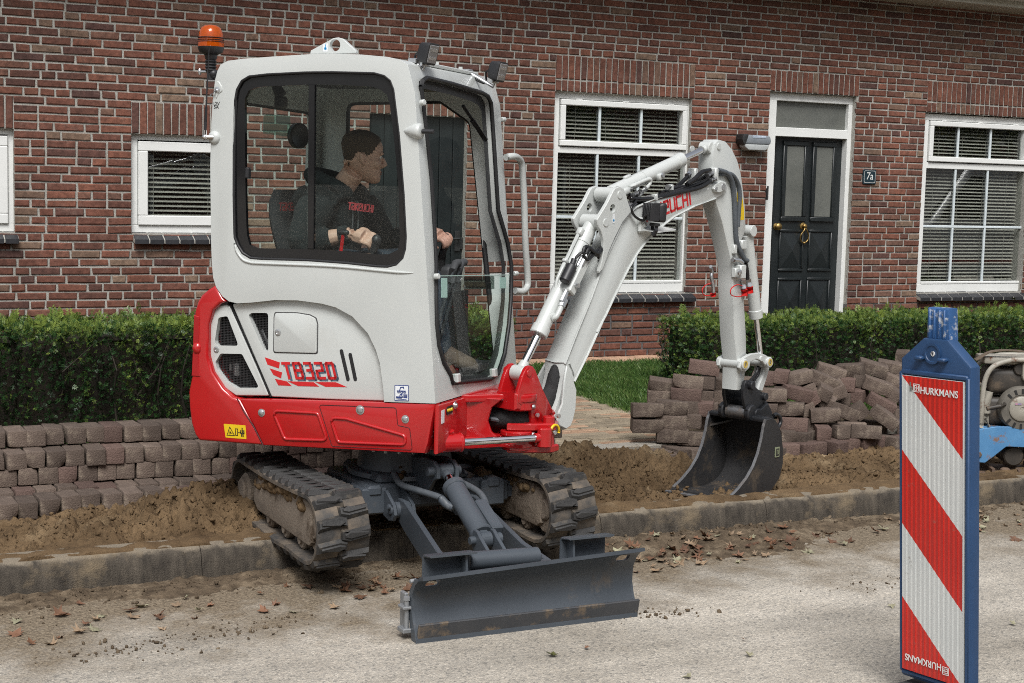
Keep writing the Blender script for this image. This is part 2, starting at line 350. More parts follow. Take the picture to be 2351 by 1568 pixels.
for a, b_ in zip(kx[:-1], kx[1:]):
    mb = MB(); ya, yb = kerb_y(a), kerb_y(b_); g = 0.0018
    R = []
    for x, y in ((a+g, ya), (b_-g, yb)):
        prof = [(0, -0.1), (0.0, 0.03), (0.014, 0.088), (0.024, 0.115), (0.042, 0.133), (0.075, 0.142), (0.17, 0.142), (0.17, -0.1)]
        R.append([(x, y+p[0], p[1]) for p in prof])
    nseg = 9
    RR = [[tuple(np.array(R[0][k])*(1-t)+np.array(R[1][k])*t+np.array([0, random.gauss(0, .0015), random.gauss(0, .0012)])*(0 < t < 1)) for k in range(8)] for t in np.linspace(0, 1, nseg)]
    mb.rings(RR); mb.build('kerb_stone', conc_m, kerb, smooth=50, origin=(a, ya, 0)).location = (a, ya-6.4, 0)

# ---- loose sand: one relief sheet between the kerb and the paving
def fbm(x, y, z=0.0, o=6, lac=2.1, gain=0.5, f=1.0):
    s = 0.0; a = 1.0
    for i in range(o):
        s += a*noise.noise((x*f, y*f, z+i*7.1)); a *= gain; f *= lac
    return s
def gau(x, y, cx, cy, sx, sy, h): return h*math.exp(-((x-cx)/sx)**2-((y-cy)/sy)**2)
def sand_h(x, y):
    yb = 7.50 if x < 3.2 else (7.50+min(0.45, (x-3.2)*0.5))
    h = 0.115
    h += gau(x, y, 1.55, 7.12, 0.40, 0.18, 0.040)+gau(x, y, 2.02, 7.05, 0.28, 0.24, 0.15)+gau(x, y, 1.82, 7.28, 0.16, 0.14, 0.06)-gau(x, y, 0.75, 7.35, 0.5, 0.25, 0.035)
    h += gau(x, y, 1.75, 6.85, 0.35, 0.14, 0.05)+gau(x, y, 1.30, 6.66, 0.20, 0.07, 0.05)
    h += gau(x, y, 0.95, 6.88, 0.30, 0.16, -0.06)-(0.045*max(0, min(1, (y-7.3)/.15)) if x < 3.2 else 0)
    h += gau(x, y, 4.10, 7.46, 0.32, 0.24, 0.15)+gau(x, y, 4.65, 7.72, 0.45, 0.16, 0.06)+gau(x, y, 3.75, 6.95, 0.22, 0.3, 0.07)
    h += gau(x, y, 4.45, 7.0, 0.35, 0.28, -0.04)+gau(x, y, 6.0, 7.15, 0.6, 0.16, 0.05)+gau(x, y, 5.5, 6.9, 0.4, 0.2, 0.02)
    if x > 4.9 and y > 7.4: h -= 0.06*min(1, (x-4.9)/.3)*min(1, (y-7.4)/.2)
    w = max(0.0, min(1.0, (y-6.50)/0.16))                            # thin over the kerb's back
    amp = (0.85+gau(x, y, 1.9, 7.0, 0.5, 0.3, 0.6)+gau(x, y, 4.3, 7.4, 0.8, 0.5, 0.6))*w
    r = fbm(x, y, 3.0, 3, f=2.3)*0.034+abs(fbm(x, y, 9.0, 5, f=6.0))*0.060-0.020
    cl = max(0.0, fbm(x, y, 21.0, 5, f=15.0)-0.05)*0.046+abs(fbm(x, y, 27.0, 3, f=34.0))*0.020
    # clods standing out of a broken cut
    q = fbm(x, y, 33.0, 3, f=2.6)*5; st = (q-math.floor(q))**6*-0.030
    return h*1.0+(r+cl+st)*amp, w
SX0, SX1, SY0, SY1 = -1.8, 9.2, 6.375, 8.12
nx, ny = 1000, 190
V = []; F = []
for j in range(ny):
    for i in range(nx):
        x = SX0+(SX1-SX0)*(i/(nx-1))**1.1; y = SY0+(SY1-SY0)*j/(ny-1)
        h, w = sand_h(x, y); z = h
        if w < 1:                                     # sand spilled over the kerb's back, ragged towards its front edge
            k = (y-kerb_y(x)-0.035)/0.10; sp_ = 0.142+0.020*(fbm(x, y, 50, 5, f=6.5)+0.10+0.55*min(1, k)+(0.14 if x < 2.5 else 0.02))
            z = sp_*(1-w)+max(h, 0.11)*w
            z = min(z, .137+(y-kerb_y(x)-.045)*.30+.016*fbm(x, y, 88, 4, f=9))
            if y < kerb_y(x)+0.045: y = kerb_y(x)+0.045; z = 0.10
        V.append((x, y, z))
for j in range(ny-1):
    for i in range(nx-1):
        a = j*nx+i; F.append((a, a+1, a+nx+1, a+nx))
o = pyd('sand_bed', V, F, soil_m, smooth=60); tag(o, kind='structure')
def sand_z(x, y): return sand_h(x, y)[0]
# clods lying on the sand (nobody could count them)
def clod_cloud(name, spots, mat):
    V = []; F = []
    ico = bmesh.new(); bmesh.ops.create_icosphere(ico, subdivisions=1, radius=1.0); iv = [np.array(v.co) for v in ico.verts]; iff = [[v.index for v in f.verts] for f in ico.faces]; ico.free()
    for x, y, z, r in spots:
        k = len(V); sc = np.random.uniform(0.6, 1.25, 3)
        for v in iv: V.append(np.array([x, y, z])+v*sc*r*random.uniform(0.6, 1.35))
        F += [[i+k for i in f] for f in iff]
    o = pyd(name, V, F, mat, smooth=70); tag(o, kind='stuff'); return o
sp = []
for i in range(9000):
    c = random.choice(((1.8, 7.0, .5, .28), (4.2, 7.2, .55, .4), (4.6, 6.9, .6, .3), (5.9, 6.95, .7, .3), (3.2, 6.7, 1.0, .2)))
    x, y = random.gauss(c[0], c[2]), random.gauss(c[1], c[3])
    if not (6.52 < y < 8.05) or x < 0.5: continue
    r = min(0.015, 0.0028*math.exp(abs(random.gauss(0, 0.75)))); sp.append((x, y, sand_z(x, y)+r*0.3, r))
clod_cloud('soil_clods', sp, soil_m)

# ---- dirt swept along the gutter
def gut(x, y):
    e = 6.36-y
    lim = 0.30+0.16*fbm(x, y, 61, 2, f=1.3)+0.55*math.exp(-((x-4.35)/0.75)**2)*0.6
    w = max(0.0, min(1.0, (lim-e)/0.22))
    if e < 0: w = 1
    hh = 0.010+0.020*max(0, fbm(x, y, 70, 3, f=2.2))+gau(x, y, 4.2, 6.2, .75, .14, .045)+gau(x, y, 2.22, 6.25, .1, .09, .035)
    return -0.008+w*(hh*.75+0.026*abs(fbm(x, y, 75, 5, f=13)))-(1-w)*0.006
nx, ny = 560, 60; V = []; F = []
for j in range(ny):
    for i in range(nx):
        x = -1.8+10.2*i/(nx-1); y = 5.55+(6.43-5.55)*j/(ny-1); V.append((x, min(y, kerb_y(x)+0.01), gut(x, y)))
for j in range(ny-1):
    for i in range(nx-1):
        a = j*nx+i; F.append((a, a+1, a+nx+1, a+nx))
dirt_m = pm('gutter_dirt', (0.040, 0.029, 0.020), (0.175, 0.132, 0.088), rough=0.95, scale=16, contrast=0.6, dirt=(.25, .20, .14), dirt_scale=4, dirt_lo=.52, dirt_hi=.72, bump=0.9, bscale=90, detail=9, spec=0.15)
o = pyd('gutter_dirt', V, F, dirt_m, smooth=60); tag(o, kind='stuff')
sp = []
for i in range(1500):
    x = random.uniform(0.6, 7.6); y = 6.36-abs(random.gauss(0, 0.16)); r = min(.014, 0.0022*math.exp(abs(random.gauss(0, .7)))); sp.append((x, y, max(0, gut(x, y))+r*.4, r))
for cx, cy, k, s in ((1.72, 5.62, 70, .12), (2.0, 4.55, 50, .06), (1.75, 4.52, 40, .05), (4.6, 5.2, 60, .14), (1.35, 5.5, 120, .15), (3.35, 5.16, 70, .07), (2.2, 6.2, 120, .08)):
    for i in range(k):
        x, y = random.gauss(cx, s*1.5), random.gauss(cy, s*.5); r = min(.010, .0022*math.exp(abs(random.gauss(0, .7)))); sp.append((x, y, r*.5, r))
clod_cloud('gutter_crumbs', sp, dirt_m)

# ---- garden: path of bricks, edging, lawn, paving at the wall
garden_m = pm('garden_soil', (0.05, 0.035, 0.02), (0.10, 0.07, 0.04), rough=0.95, scale=6, bump=0.6)
V = []; F = []
ys = [7.9, 8.6, 9.4, 10.2, 11.0, 11.6]
for y in ys: V += [(-3, y, GZ(y)-0.045), (18, y, GZ(y)-0.045)]
for i in range(len(ys)-1): F.append((2*i, 2*i+1, 2*i+3, 2*i+2))
o = pyd('garden_ground', V, F, garden_m); tag(o, kind='structure')
path_m = pm('path_brick', (0.20, 0.165, 0.115), (0.31, 0.25, 0.175), rough=0.85, scale=14, contrast=0.6, bump=0.4, bscale=120, rnd=0.25, dirt=(0.13, 0.14, 0.075), dirt_scale=6, dirt_lo=0.55, dirt_hi=0.75)
path_r = pm('path_brick_red', (0.26, 0.16, 0.10), (0.36, 0.24, 0.16), rough=0.85, scale=14, contrast=0.6, bump=0.4, bscale=120, rnd=0.2)
edge_m = pm('edging_concrete', (0.25, 0.23, 0.195), (0.38, 0.35, 0.30), rough=0.85, scale=9, contrast=0.7, bump=0.4, bscale=150, rnd=0.1, dirt=(0.22, 0.17, 0.11), dirt_scale=5, dirt_lo=0.55, dirt_hi=0.7)
def bevel_box_mesh(name, sx, sy, sz, b, jit=0.0, mats=None):
    """box with chamfered top/front edges, origin at its centre"""
    mb = MB(); mb.box((0, 0, 0), (sx, sy, sz), bev=b)
    if jit:
        for v in mb.bm.verts: v.co += Vector((random.gauss(0, jit), random.gauss(0, jit), random.gauss(0, jit)))
    bmesh.ops.recalc_face_normals(mb.bm, faces=mb.bm.faces[:])
    me = bpy.data.meshes.new(name); mb.bm.to_mesh(me); mb.bm.free()
    if mats: me.materials.append(mats)
    return me
path = empty('garden_path', (5.0, 8.1, GZ(8.1))); tag(path, kind='structure')
pv = [bevel_box_mesh('path_brick', 0.20, 0.064, 0.06, 0.004, 0.0012, m_) for m_ in (path_m, path_m, path_m, path_r)]
pe = bevel_box_mesh('path_edge_brick', 0.064, 0.2, 0.06, 0.004, 0.0012, path_m)
def put(name, me, loc, rot=(0, 0, 0), parent=None, base=None):
    o = bpy.data.objects.new(name, me); COL.objects.link(o)
    if parent is not None:
        o.parent = parent; loc = np.asarray(loc, float)-np.asarray(parent.location)
    o.location = [float(q) for q in loc]; o.rotation_euler = rot; return o
row = 0; y = 8.13
while y < 11.25:
    x = 4.15+(row % 2)*0.103
    while x < 5.40:
        put('path_brick', random.choice(pv), (x+0.1, y, GZ(y)-0.03+random.gauss(0, .0018)), (random.gauss(0, .01), random.gauss(0, .01), random.gauss(0, .008)), path); x += 0.206
    row += 1; y += 0.068
    if row > 44: break
y = 8.15
while y < 11.2:
    put('path_edge_brick', pe, (5.50, y+0.1, GZ(y)-0.028+random.gauss(0, .002)), (0, random.gauss(0, .01), random.gauss(0, .01)), path); y += 0.206
edge = empty('edging_strip', (4.0, 8.0, 0.15)); tag(edge, kind='structure')
x = 3.95
while x < 8.0:
    L = random.choice((0.30, 0.42, 0.5)); put('edging_stone', bevel_box_mesh('edging_stone', L-.006, 0.125, 0.10, 0.006, 0.0015, edge_m), (x+L/2, 8.02-0.02*max(0, x-5.4), 0.103+random.gauss(0, .002)), (0, 0, random.gauss(0, .01)), edge); x += L
# lawn
lawn_m = pm('lawn_soil', (0.03, 0.04, 0.012), (0.055, 0.06, 0.02), rough=0.95, scale=8)
o = pyd('lawn', [(5.56, 8.72, GZ(8.72)-.01), (9.5, 8.72, GZ(8.72)-.01), (9.5, 11.22, GZ(11.22)-.01), (5.56, 11.22, GZ(11.22)-.01)], [(0, 1, 2, 3)], lawn_m); tag(o, kind='structure')
def leafy_mat(name, c1, c2, c3, pos=(0.0, 0.55, 1.0), rough=0.55, trans=0.25):
    """foliage: colour per leaf from the mesh attribute 'rnd'"""
    m, n, l, b = _nt(name)
    at = n.new('ShaderNodeAttribute'); at.attribute_name = 'rnd'
    rp = n.new('ShaderNodeValToRGB'); e = rp.color_ramp.elements; e[0].position = pos[0]; e[0].color = lin(c1); e[1].position = pos[2]; e[1].color = lin(c3); q = e.new(pos[1]); q.color = lin(c2)
    l.new(at.outputs['Fac'], rp.inputs['Fac']); l.new(rp.outputs[0], b.inputs['Base Color']); b.inputs['Roughness'].default_value = rough; b.inputs['Specular IOR Level'].default_value = 0.35
    b.inputs['Subsurface Weight'].default_value = 0.0
    return m
def tri_soup(name, P, rnd, mats, parent=None, kind=None):
    """P: (n, k, 3) polygons of k corners, one 'rnd' value each"""
    n, k, _ = P.shape; me = bpy.data.meshes.new(name)
    me.vertices.add(n*k); me.vertices.foreach_set('co', P.reshape(-1).astype(np.float32))
    me.loops.add(n*k); me.loops.foreach_set('vertex_index', np.arange(n*k, dtype=np.int32))
    me.polygons.add(n); me.polygons.foreach_set('loop_start', np.arange(0, n*k, k, dtype=np.int32))
    me.update(calc_edges=True)
    a = me.attributes.new('rnd', 'FLOAT', 'FACE'); a.data.foreach_set('value', rnd.astype(np.float32))
    o = link(name, me, mats, parent)
    if kind: tag(o, kind=kind)
    return o
rng = np.random.default_rng(5)
n = 60000
gx = rng.uniform(5.50, 8.3, n); gy = 8.70+(11.25-8.70)*rng.uniform(0, 1, n)
clump = np.array([noise.noise((x*3, y*3, 2)) for x, y in zip(gx, gy)])
hh = rng.uniform(0.025, 0.06, n)*(1+0.35*clump); th = rng.uniform(0, 6.283, n); lean = rng.uniform(0, 0.035, n)
bx = np.cos(th)*0.0022; by = np.sin(th)*0.0022; lx, ly = np.cos(th*1.7)*lean, np.sin(th*1.7)*lean
gz = 0.15+np.maximum(0, gy-8)*0.028-0.012
P = np.stack([np.stack([gx-bx, gy-by, gz], 1), np.stack([gx+bx, gy+by, gz], 1), np.stack([gx+lx+bx*.6, gy+ly+by*.6, gz+hh*.75], 1), np.stack([gx+lx*1.6, gy+ly*1.6, gz+hh], 1)], 1)
grass_m = leafy_mat('grass_blades', (0.030, 0.072, 0.014), (0.070, 0.135, 0.030), (0.17, 0.22, 0.07), rough=0.5)
tri_soup('grass', P, np.clip(rng.beta(2, 2.6, n)+clump*.25, 0, 1), grass_m, kind='stuff')
# pavers along the house wall, orange
wp = empty('wall_paving', (6.5, 11.4, GZ(11.4))); tag(wp, kind='structure')
wp_m = pm('wall_paving_brick', (0.33, 0.20, 0.13), (0.46, 0.30, 0.20), rough=0.85, scale=10, contrast=0.6, bump=0.3, rnd=0.2)
wme = bevel_box_mesh('paving_brick', 0.064, 0.2, 0.05, 0.004, 0.001, wp_m)
for r_ in range(2):
    x = 4.6
    while x < 8.3:
        put('paving_brick', wme, (x, 11.30+r_*0.206+0.03, GZ(11.4)-0.02+random.gauss(0, .0015)), (0, 0, random.gauss(0.02, .01)), wp); x += 0.0685

# ================================================================ HOUSE
house = empty('brick_house', (6.5, FY, 0.2)); tag(house, 'long red-brown brick house front with white window frames and dark green-black doors', 'house')
HO = np.array([6.5, FY, 0.2])
def brick_mat(name):
    m, n, l, b = _nt(name)
    co = n.new('ShaderNodeTexCoord').outputs['Object']
    oi = n.new('ShaderNodeObjectInfo'); at = n.new('ShaderNodeAttribute'); at.attribute_name = 'rnd'
    ad = N(n, 'ShaderNodeMath', operation='ADD'); l.new(oi.outputs['Random'], ad.inputs[0]); l.new(at.outputs['Fac'], ad.inputs[1])
    fr = N(n, 'ShaderNodeMath', operation='FRACT'); l.new(ad.outputs[0], fr.inputs[0])
    rp = n.new('ShaderNodeValToRGB'); e = rp.color_ramp.elements
    e[0].position = 0; e[0].color = (0.080, 0.042, 0.036, 1); e[1].position = 1; e[1].color = (0.20, 0.135, 0.095, 1)
    for p, c in ((0.14, (0.112, 0.050, 0.036)), (0.48, (0.142, 0.059, 0.041)), (0.78, (0.170, 0.070, 0.046)), (0.91, (0.135, 0.074, 0.054)), (0.96, (0.16, 0.105, 0.074))):
        q = e.new(p); q.color = c+(1,)
    l.new(fr.outputs[0], rp.inputs['Fac'])
    wn_ = N(n, 'ShaderNodeTexWhiteNoise', noise_dimensions='1D'); l.new(fr.outputs[0], wn_.inputs['W'])
    vm = N(n, 'ShaderNodeVectorMath', operation='ADD'); l.new(co, vm.inputs[0]); l.new(wn_.outputs['Color'], vm.inputs[1])
    n1 = N(n, 'ShaderNodeTexNoise', Scale=26.0, Detail=8.0, Roughness=0.7); l.new(vm.outputs[0], n1.inputs['Vector'])
    mr = N(n, 'ShaderNodeMapRange'); mr.inputs['From Min'].default_value = 0.3; mr.inputs['From Max'].default_value = 0.72; mr.inputs['To Min'].default_value = 0.55; mr.inputs['To Max'].default_value = 1.45
    l.new(n1.outputs['Fac'], mr.inputs['Value'])
    mu = N(n, 'ShaderNodeMix', data_type='RGBA', blend_type='MULTIPLY'); mu.inputs['Factor'].default_value = 1; l.new(rp.outputs[0], mu.inputs['A']); l.new(mr.outputs[0], mu.inputs['B'])
    n2 = N(n, 'ShaderNodeTexNoise', Scale=9.0, Detail=6.0, Roughness=0.75); l.new(vm.outputs[0], n2.inputs['Vector'])
    m2 = N(n, 'ShaderNodeMapRange'); m2.inputs['From Min'].default_value = 0.56; m2.inputs['From Max'].default_value = 0.80; m2.inputs['To Max'].default_value = 0.55; l.new(n2.outputs['Fac'], m2.inputs['Value'])
    mx = N(n, 'ShaderNodeMix', data_type='RGBA'); l.new(m2.outputs[0], mx.inputs['Factor']); l.new(mu.outputs['Result'], mx.inputs['A']); mx.inputs['B'].default_value = (0.24, 0.16, 0.13, 1)
    # broad weathering of the front
    gp = n.new('ShaderNodeNewGeometry'); wm = N(n, 'ShaderNodeMapping'); wm.inputs['Scale'].default_value = (1.1, 1, .7); l.new(gp.outputs['Position'], wm.inputs['Vector']); wz = N(n, 'ShaderNodeTexNoise', Scale=1.3, Detail=7.0, Roughness=.7); l.new(wm.outputs[0], wz.inputs['Vector'])
    wr = N(n, 'ShaderNodeMapRange'); wr.inputs['From Min'].default_value = .32; wr.inputs['From Max'].default_value = .68; wr.inputs['To Min'].default_value = .74; wr.inputs['To Max'].default_value = 1.22; l.new(wz.outputs['Fac'], wr.inputs['Value'])
    wx = N(n, 'ShaderNodeMix', data_type='RGBA', blend_type='MULTIPLY'); wx.inputs['Factor'].default_value = 1; l.new(mx.outputs['Result'], wx.inputs['A']); l.new(wr.outputs[0], wx.inputs['B']); mx = wx
    l.new(mx.outputs['Result'], b.inputs['Base Color']); b.inputs['Roughness'].default_value = 0.88; b.inputs['Specular IOR Level'].default_value = 0.3
    bp = N(n, 'ShaderNodeBump', Strength=0.7, Distance=0.008); l.new(n1.outputs['Fac'], bp.inputs['Height']); l.new(bp.outputs[0], b.inputs['Normal'])
    return m
brick_m = brick_mat('facing_brick')
mortar_m = pm('mortar', (0.30, 0.292, 0.262), (0.42, 0.408, 0.37), rough=0.95, scale=18, contrast=0.7, bump=0.6, bscale=220, dirt=(.20, .185, .155), dirt_scale=2.2, dirt_lo=.50, dirt_hi=.75)
mortar_d = pm('plinth_mortar', (0.075, 0.075, 0.078), (0.13, 0.125, 0.12), rough=0.95, scale=18, contrast=0.7, bump=0.6, bscale=220)
white_m = pm('white_paint', (0.66, 0.67, 0.65), (0.74, 0.75, 0.73), rough=0.35, scale=3, contrast=0.6, dirt=(0.45, 0.46, 0.43), dirt_scale=2.2, dirt_lo=0.62, dirt_hi=0.85, dirt_rough=0.5)
munt_m = pm('muntin_paint', (0.52, 0.58, 0.60), (0.60, 0.66, 0.68), rough=0.4, scale=4)
door_m = pm('door_paint', (0.010, 0.013, 0.014), (0.015, 0.019, 0.020), rough=0.38, scale=6, rough_var=0.08, bump=0.05, bscale=200)
sill_m = pm('sill_tile', (0.018, 0.019, 0.022), (0.035, 0.036, 0.04), rough=0.42, scale=9, rnd=0.15)
slat_m = pm('blind_slat', (0.34, 0.325, 0.285), (0.41, 0.395, 0.35), rough=0.6, scale=3, rnd=0.06)
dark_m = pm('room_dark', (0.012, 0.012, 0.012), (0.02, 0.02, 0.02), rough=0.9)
brass_m = pm('brass', (0.26, 0.175, 0.065), (0.38, 0.26, 0.10), rough=0.42, metal=1.0, scale=30)
pane_m = glass_mat('window_glass', (0.92, 0.94, 0.93), power=2.2)
frost_m = pm('obscured_glass', (0.10, 0.105, 0.095), (0.15, 0.155, 0.14), rough=0.22, scale=3, bump=0.25, bscale=300)
soffit_m = pm('eave_paint', (0.40, 0.39, 0.33), (0.47, 0.46, 0.40), rough=0.6, scale=2)
# openings (x0, x1, z0, z1) in the plane of the bricks
OPEN = {'far_left': (0.85, 1.760, 1.315, 2.066), 'left': (2.610, 3.40, 1.315, 2.064), 'gate': (4.53, 5.405, 0.26, 2.298), 'main': (6.225, 7.628, 0.815, 2.562),
        'door': (8.478, 9.492, 0.24, 2.672), 'right': (10.352, 11.765, 0.785, 2.562)}
LINT = {'far_left': (0.70, 1.760, 2.066, 2.280), 'left': (2.610, 3.40, 2.064, 2.280), 'gate': (4.53, 5.405, 2.298, 2.515), 'main': (6.225, 7.650, 2.562, 2.884),
        'door': (8.478, 9.520, 2.672, 2.884), 'right': (10.365, 11.80, 2.562, 2.875)}
WX0, WX1, WZ0, WZ1 = -0.3, 14.0, 0.245, 3.62
# backing wall: blocks round the openings, mortar colour, 12 mm behind the brick faces
def wall_blocks(z0, z1, mat, name):
    mb = MB(); xs = sorted({WX0, WX1}|{v for o in OPEN.values() for v in o[:2]}); zs = sorted({z0, z1}|{v for o in OPEN.values() for v in o[2:] if z0 < v < z1})
    for a, b in zip(xs[:-1], xs[1:]):
        run = None
        for c, d in zip(zs[:-1], zs[1:]):
            free = not any(o[0] < (a+b)/2 < o[1] and o[2] < (c+d)/2 < o[3] for o in OPEN.values())
            if free: run = (run[0], d) if run else (c, d)
            if (not free or d == zs[-1]) and run:
                mb.box(((a+b)/2, FY+0.113, (run[0]+run[1])/2), (b-a, 0.21, run[1]-run[0])); run = None
    o = mb.build(name, mat, house, origin=HO); o.location = (0, 0, 0); return o
PL = 0.683
_snap = lambda z: WZ0+0.002+round((z-WZ0-0.002)/0.0625)*0.0625
LINT = {k: (v[0], v[1], v[2], _snap(v[3])) for k, v in LINT.items()}
wall_blocks(PL, WZ1, mortar_m, 'wall'); wall_blocks(-0.1, PL, mortar_d, 'plinth_wall')
# bricks
BR_H = 0.0625
def brick_prism(x0, x1, z0, z1, dep=0.03, jit=0.0016, b=0.005):
    """one facing brick: 12 corners, chamfered front edge, slightly uneven; returns verts, faces (front towards -y)"""
    y = FY-random.uniform(0.0, 0.004); t = random.gauss(0, 0.0012)
    J = lambda: random.gauss(0, jit)
    v = []
    for ins, yy in ((0, y+dep), (0, y+b), (b, y)):
        for (sx, sz) in ((0, 0), (1, 0), (1, 1), (0, 1)):
            x = x0+ins+J() if sx == 0 else x1-ins+J(); z = z0+ins+J()+t*(sx-.5) if sz == 0 else z1-ins+J()+t*(sx-.5)
            v.append((x, yy, z))
    f = [(8, 9, 10, 11)]
    for r in (0, 4):
        for i in range(4): f.append((r+i, r+(i+1) % 4, r+4+(i+1) % 4, r+4+i))
    return v, f
bricks = []      # (x0, x1, z0, z1)
zc = WZ0+0.002; row = 0
def free_runs(z0, z1):
    runs = [(WX0, WX1)]
    for o in list(OPEN.values())+list(LINT.values()):
        if o[2] < z1-0.008 and o[3] > z0+0.008:
            nr = []
            for a, b in runs:
                if o[1] <= a or o[0] >= b: nr.append((a, b)); continue
                if o[0]-a > 0.03: nr.append((a, o[0]))
                if b-o[1] > 0.03: nr.append((o[1], b))
            runs = nr
    return runs
J = 0.0135
row = 0
while zc < WZ1-0.02:
    z0, z1 = zc+J/2, zc+BR_H-J/2
    for a, b in free_runs(zc, zc+BR_H):
        x = a+(0 if a > WX0 else -random.uniform(0, .2)); first = True
        while x < b-0.02:
            L = 0.222 if random.random() < 0.72 else 0.1125
            if first and a > WX0: L = random.choice((0.222, 0.1125, 0.17)) if row % 2 else random.choice((0.1125, 0.222, .17))
            first = False
            if b-x-L < 0.06: L = b-x
            if L > 0.26: L = L/2
            g0 = J*.62 if x > a+.001 else 0.001; g1 = J*.62 if x+L < b-.001 else 0.001
            if a == WX0 and x <= a: g0 = J/2
            bricks.append((x+g0, x+L-g1, z0+random.gauss(0, .0008), z1+random.gauss(0, .0008))); x += L
    zc += BR_H; row += 1
# soldier courses over the openings
soldiers = []
for k, (a, b, z0, z1) in LINT.items():
    rows = [(z0+0.003, z1-0.008)] if z1-z0 < 0.25 else [(z0+0.003, z0+0.093), (z0+0.108, z1-0.008)]
    nb = round((b-a)/0.0625); w = (b-a)/nb
    for r0, r1 in rows:
        for i in range(nb): soldiers.append((a+i*w+0.006, a+(i+1)*w-0.006, r0+random.gauss(0, .0015), r1+random.gauss(0, .0015)))
def project(P):
    v = np.asarray(P, float)-EYE; c = v@_f
    return 1175.5+FOC*(v@_R)/c, 784.1-FOC*(v@_U)/c
def in_view(q):
    px, py = project(((q[0]+q[1])/2, FY, (q[2]+q[3])/2))
    if not (-20 < px < 2370 and -20 < py < 960): return False
    if 500 < px < 1180 and py > 140: return False              # behind the machine
    if px < 450 and py > 700: return False
    return True
bricks.sort(key=lambda q: (not in_view(q), q[0])); single, mass = bricks[:300], bricks[300:]
for x0, x1, z0, z1 in single:
    v, f = brick_prism(x0, x1, z0, z1); c = np.array([(x0+x1)/2, FY, (z0+z1)/2])
    o = pyd('brick', [np.array(p)-c for p in v], f, brick_m, house); o.location = c-HO
def brick_field(name, lst):
    V = []; F = []; Rn = []
    for q in lst:
        v, f = brick_prism(*q); k = len(V); V += [np.array(p)-HO for p in v]; F += [tuple(i+k for i in g) for g in f]; Rn += [random.random()]*len(f)
    o = pyd(name, V, F, brick_m, house); a = o.data.attributes.new('rnd', 'FLOAT', 'FACE'); a.data.foreach_set('value', Rn); tag(o, kind='stuff'); return o
brick_field('brick_field', mass)
soldiers.sort(key=lambda q: q[0])
for x0, x1, z0, z1 in soldiers:
    v, f = brick_prism(x0, x1, z0, z1); c = np.array([(x0+x1)/2, FY, (z0+z1)/2])
    o = pyd('lintel_brick', [np.array(p)-c for p in v], f, brick_m, house); o.location = c-HO
# helper: a frame of four mitre-free rails in the wall plane
def rails(mb, x0, x1, z0, z1, w, y0, y1, bev=0.004, wt=None, wb=None):
    wt = wt or w; wb = wb or w; yc, dy = (y0+y1)/2, y1-y0
    mb.box(((x0+x1)/2, yc, z1-wt/2), (x1-x0, dy, wt), bev=bev); mb.box(((x0+x1)/2, yc, z0+wb/2), (x1-x0, dy, wb), bev=bev)
    for xa in (x0, x1-w): mb.box((xa+w/2, yc, (z0+wb+z1-wt)/2), (w, dy, z1-z0-wt-wb), bev=bev)
def S(x, z, d):                                     # move a point seen at the wall plane back to a plane d deeper
    k = (FY+d)/FY; return x*k, 1.75+(z-1.75)*k
def hchild(mb, name, mat, parent=None, smooth=None):
    o = mb.build(name, mat, parent or house, smooth=smooth, origin=HO); o.location = (0, 0, 0); return o
def slats(win, x0, x1, z0, z1, y, tilt=28, pitch=0.034, w=0.036):
    me = bpy.data.meshes.new('slat'); mb = MB(); c, s_ = math.cos(math.radians(tilt)), math.sin(math.radians(tilt))
    pts = [(-w/2*c, w/2*s_*-1), (0, 0.003), (w/2*c, w/2*s_)]
    L = (x1-x0)/2
    mb.prism([(-L, pts[0][0], pts[0][1]), (-L, pts[1][0], pts[1][1]), (-L, pts[2][0], pts[2][1]), (-L, pts[2][0], pts[2][1]+.0012), (-L, pts[1][0], pts[1][1]+.0012), (-L, pts[0][0], pts[0][1]+.0012)], (2*L, 0, 0))
    bmesh.ops.recalc_face_normals(mb.bm, faces=mb.bm.faces[:]); mb.bm.to_mesh(me); mb.bm.free(); me.materials.append(slat_m)
    z = z1-0.02
    while z > z0:
        o = bpy.data.objects.new('slat', me); COL.objects.link(o); o.parent = win; o.location = np.array([(x0+x1)/2, y, z])-HO; o.rotation_euler = (random.gauss(0, .02), random.gauss(0, .0015), 0); z -= pitch
    mb = MB()
    for t in np.linspace(0.12, 0.88, max(2, int((x1-x0)/0.4)+1)):
        xx = x0+(x1-x0)*t; mb.box((xx, y-0.021, (z0+z1)/2), (0.0022, 0.0012, z1-z0))
    hchild(mb, 'blind_cord', slat_m, win)
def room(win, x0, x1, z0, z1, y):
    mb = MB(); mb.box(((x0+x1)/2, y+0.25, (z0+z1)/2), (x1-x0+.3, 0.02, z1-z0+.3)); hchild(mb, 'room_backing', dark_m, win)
def tiles(win, x0, x1, z, n, d=0.10):
    w = (x1-x0)/n; mb = MB(); P = [(0, .03, .03), (0, -.075, -.022), (0, -.075, -.055), (0, .03, -.03)]
    mb.prism([(-w/2+.004, p[1], p[2]) for p in P], (w-.008, 0, 0), bev=0.004); bmesh.ops.recalc_face_normals(mb.bm, faces=mb.bm.faces[:])
    me = bpy.data.meshes.new('sill_tile'); mb.bm.to_mesh(me); mb.bm.free(); me.materials.append(sill_m)
    for i in range(n): put2('sill_tile', me, (x0+(i+.5)*w, FY+.012, z-.032+random.gauss(0, .001)), win)
    mb = MB(); mb.prism([(x0+.003, FY+.012+p[1]+.004*(k in (1, 2)), z-.032+p[2]-(.004 if k < 2 else -.004)) for k, p in enumerate(P)], (x1-x0-.006, 0, 0)); hchild(mb, 'sill_mortar', mortar_m, win)
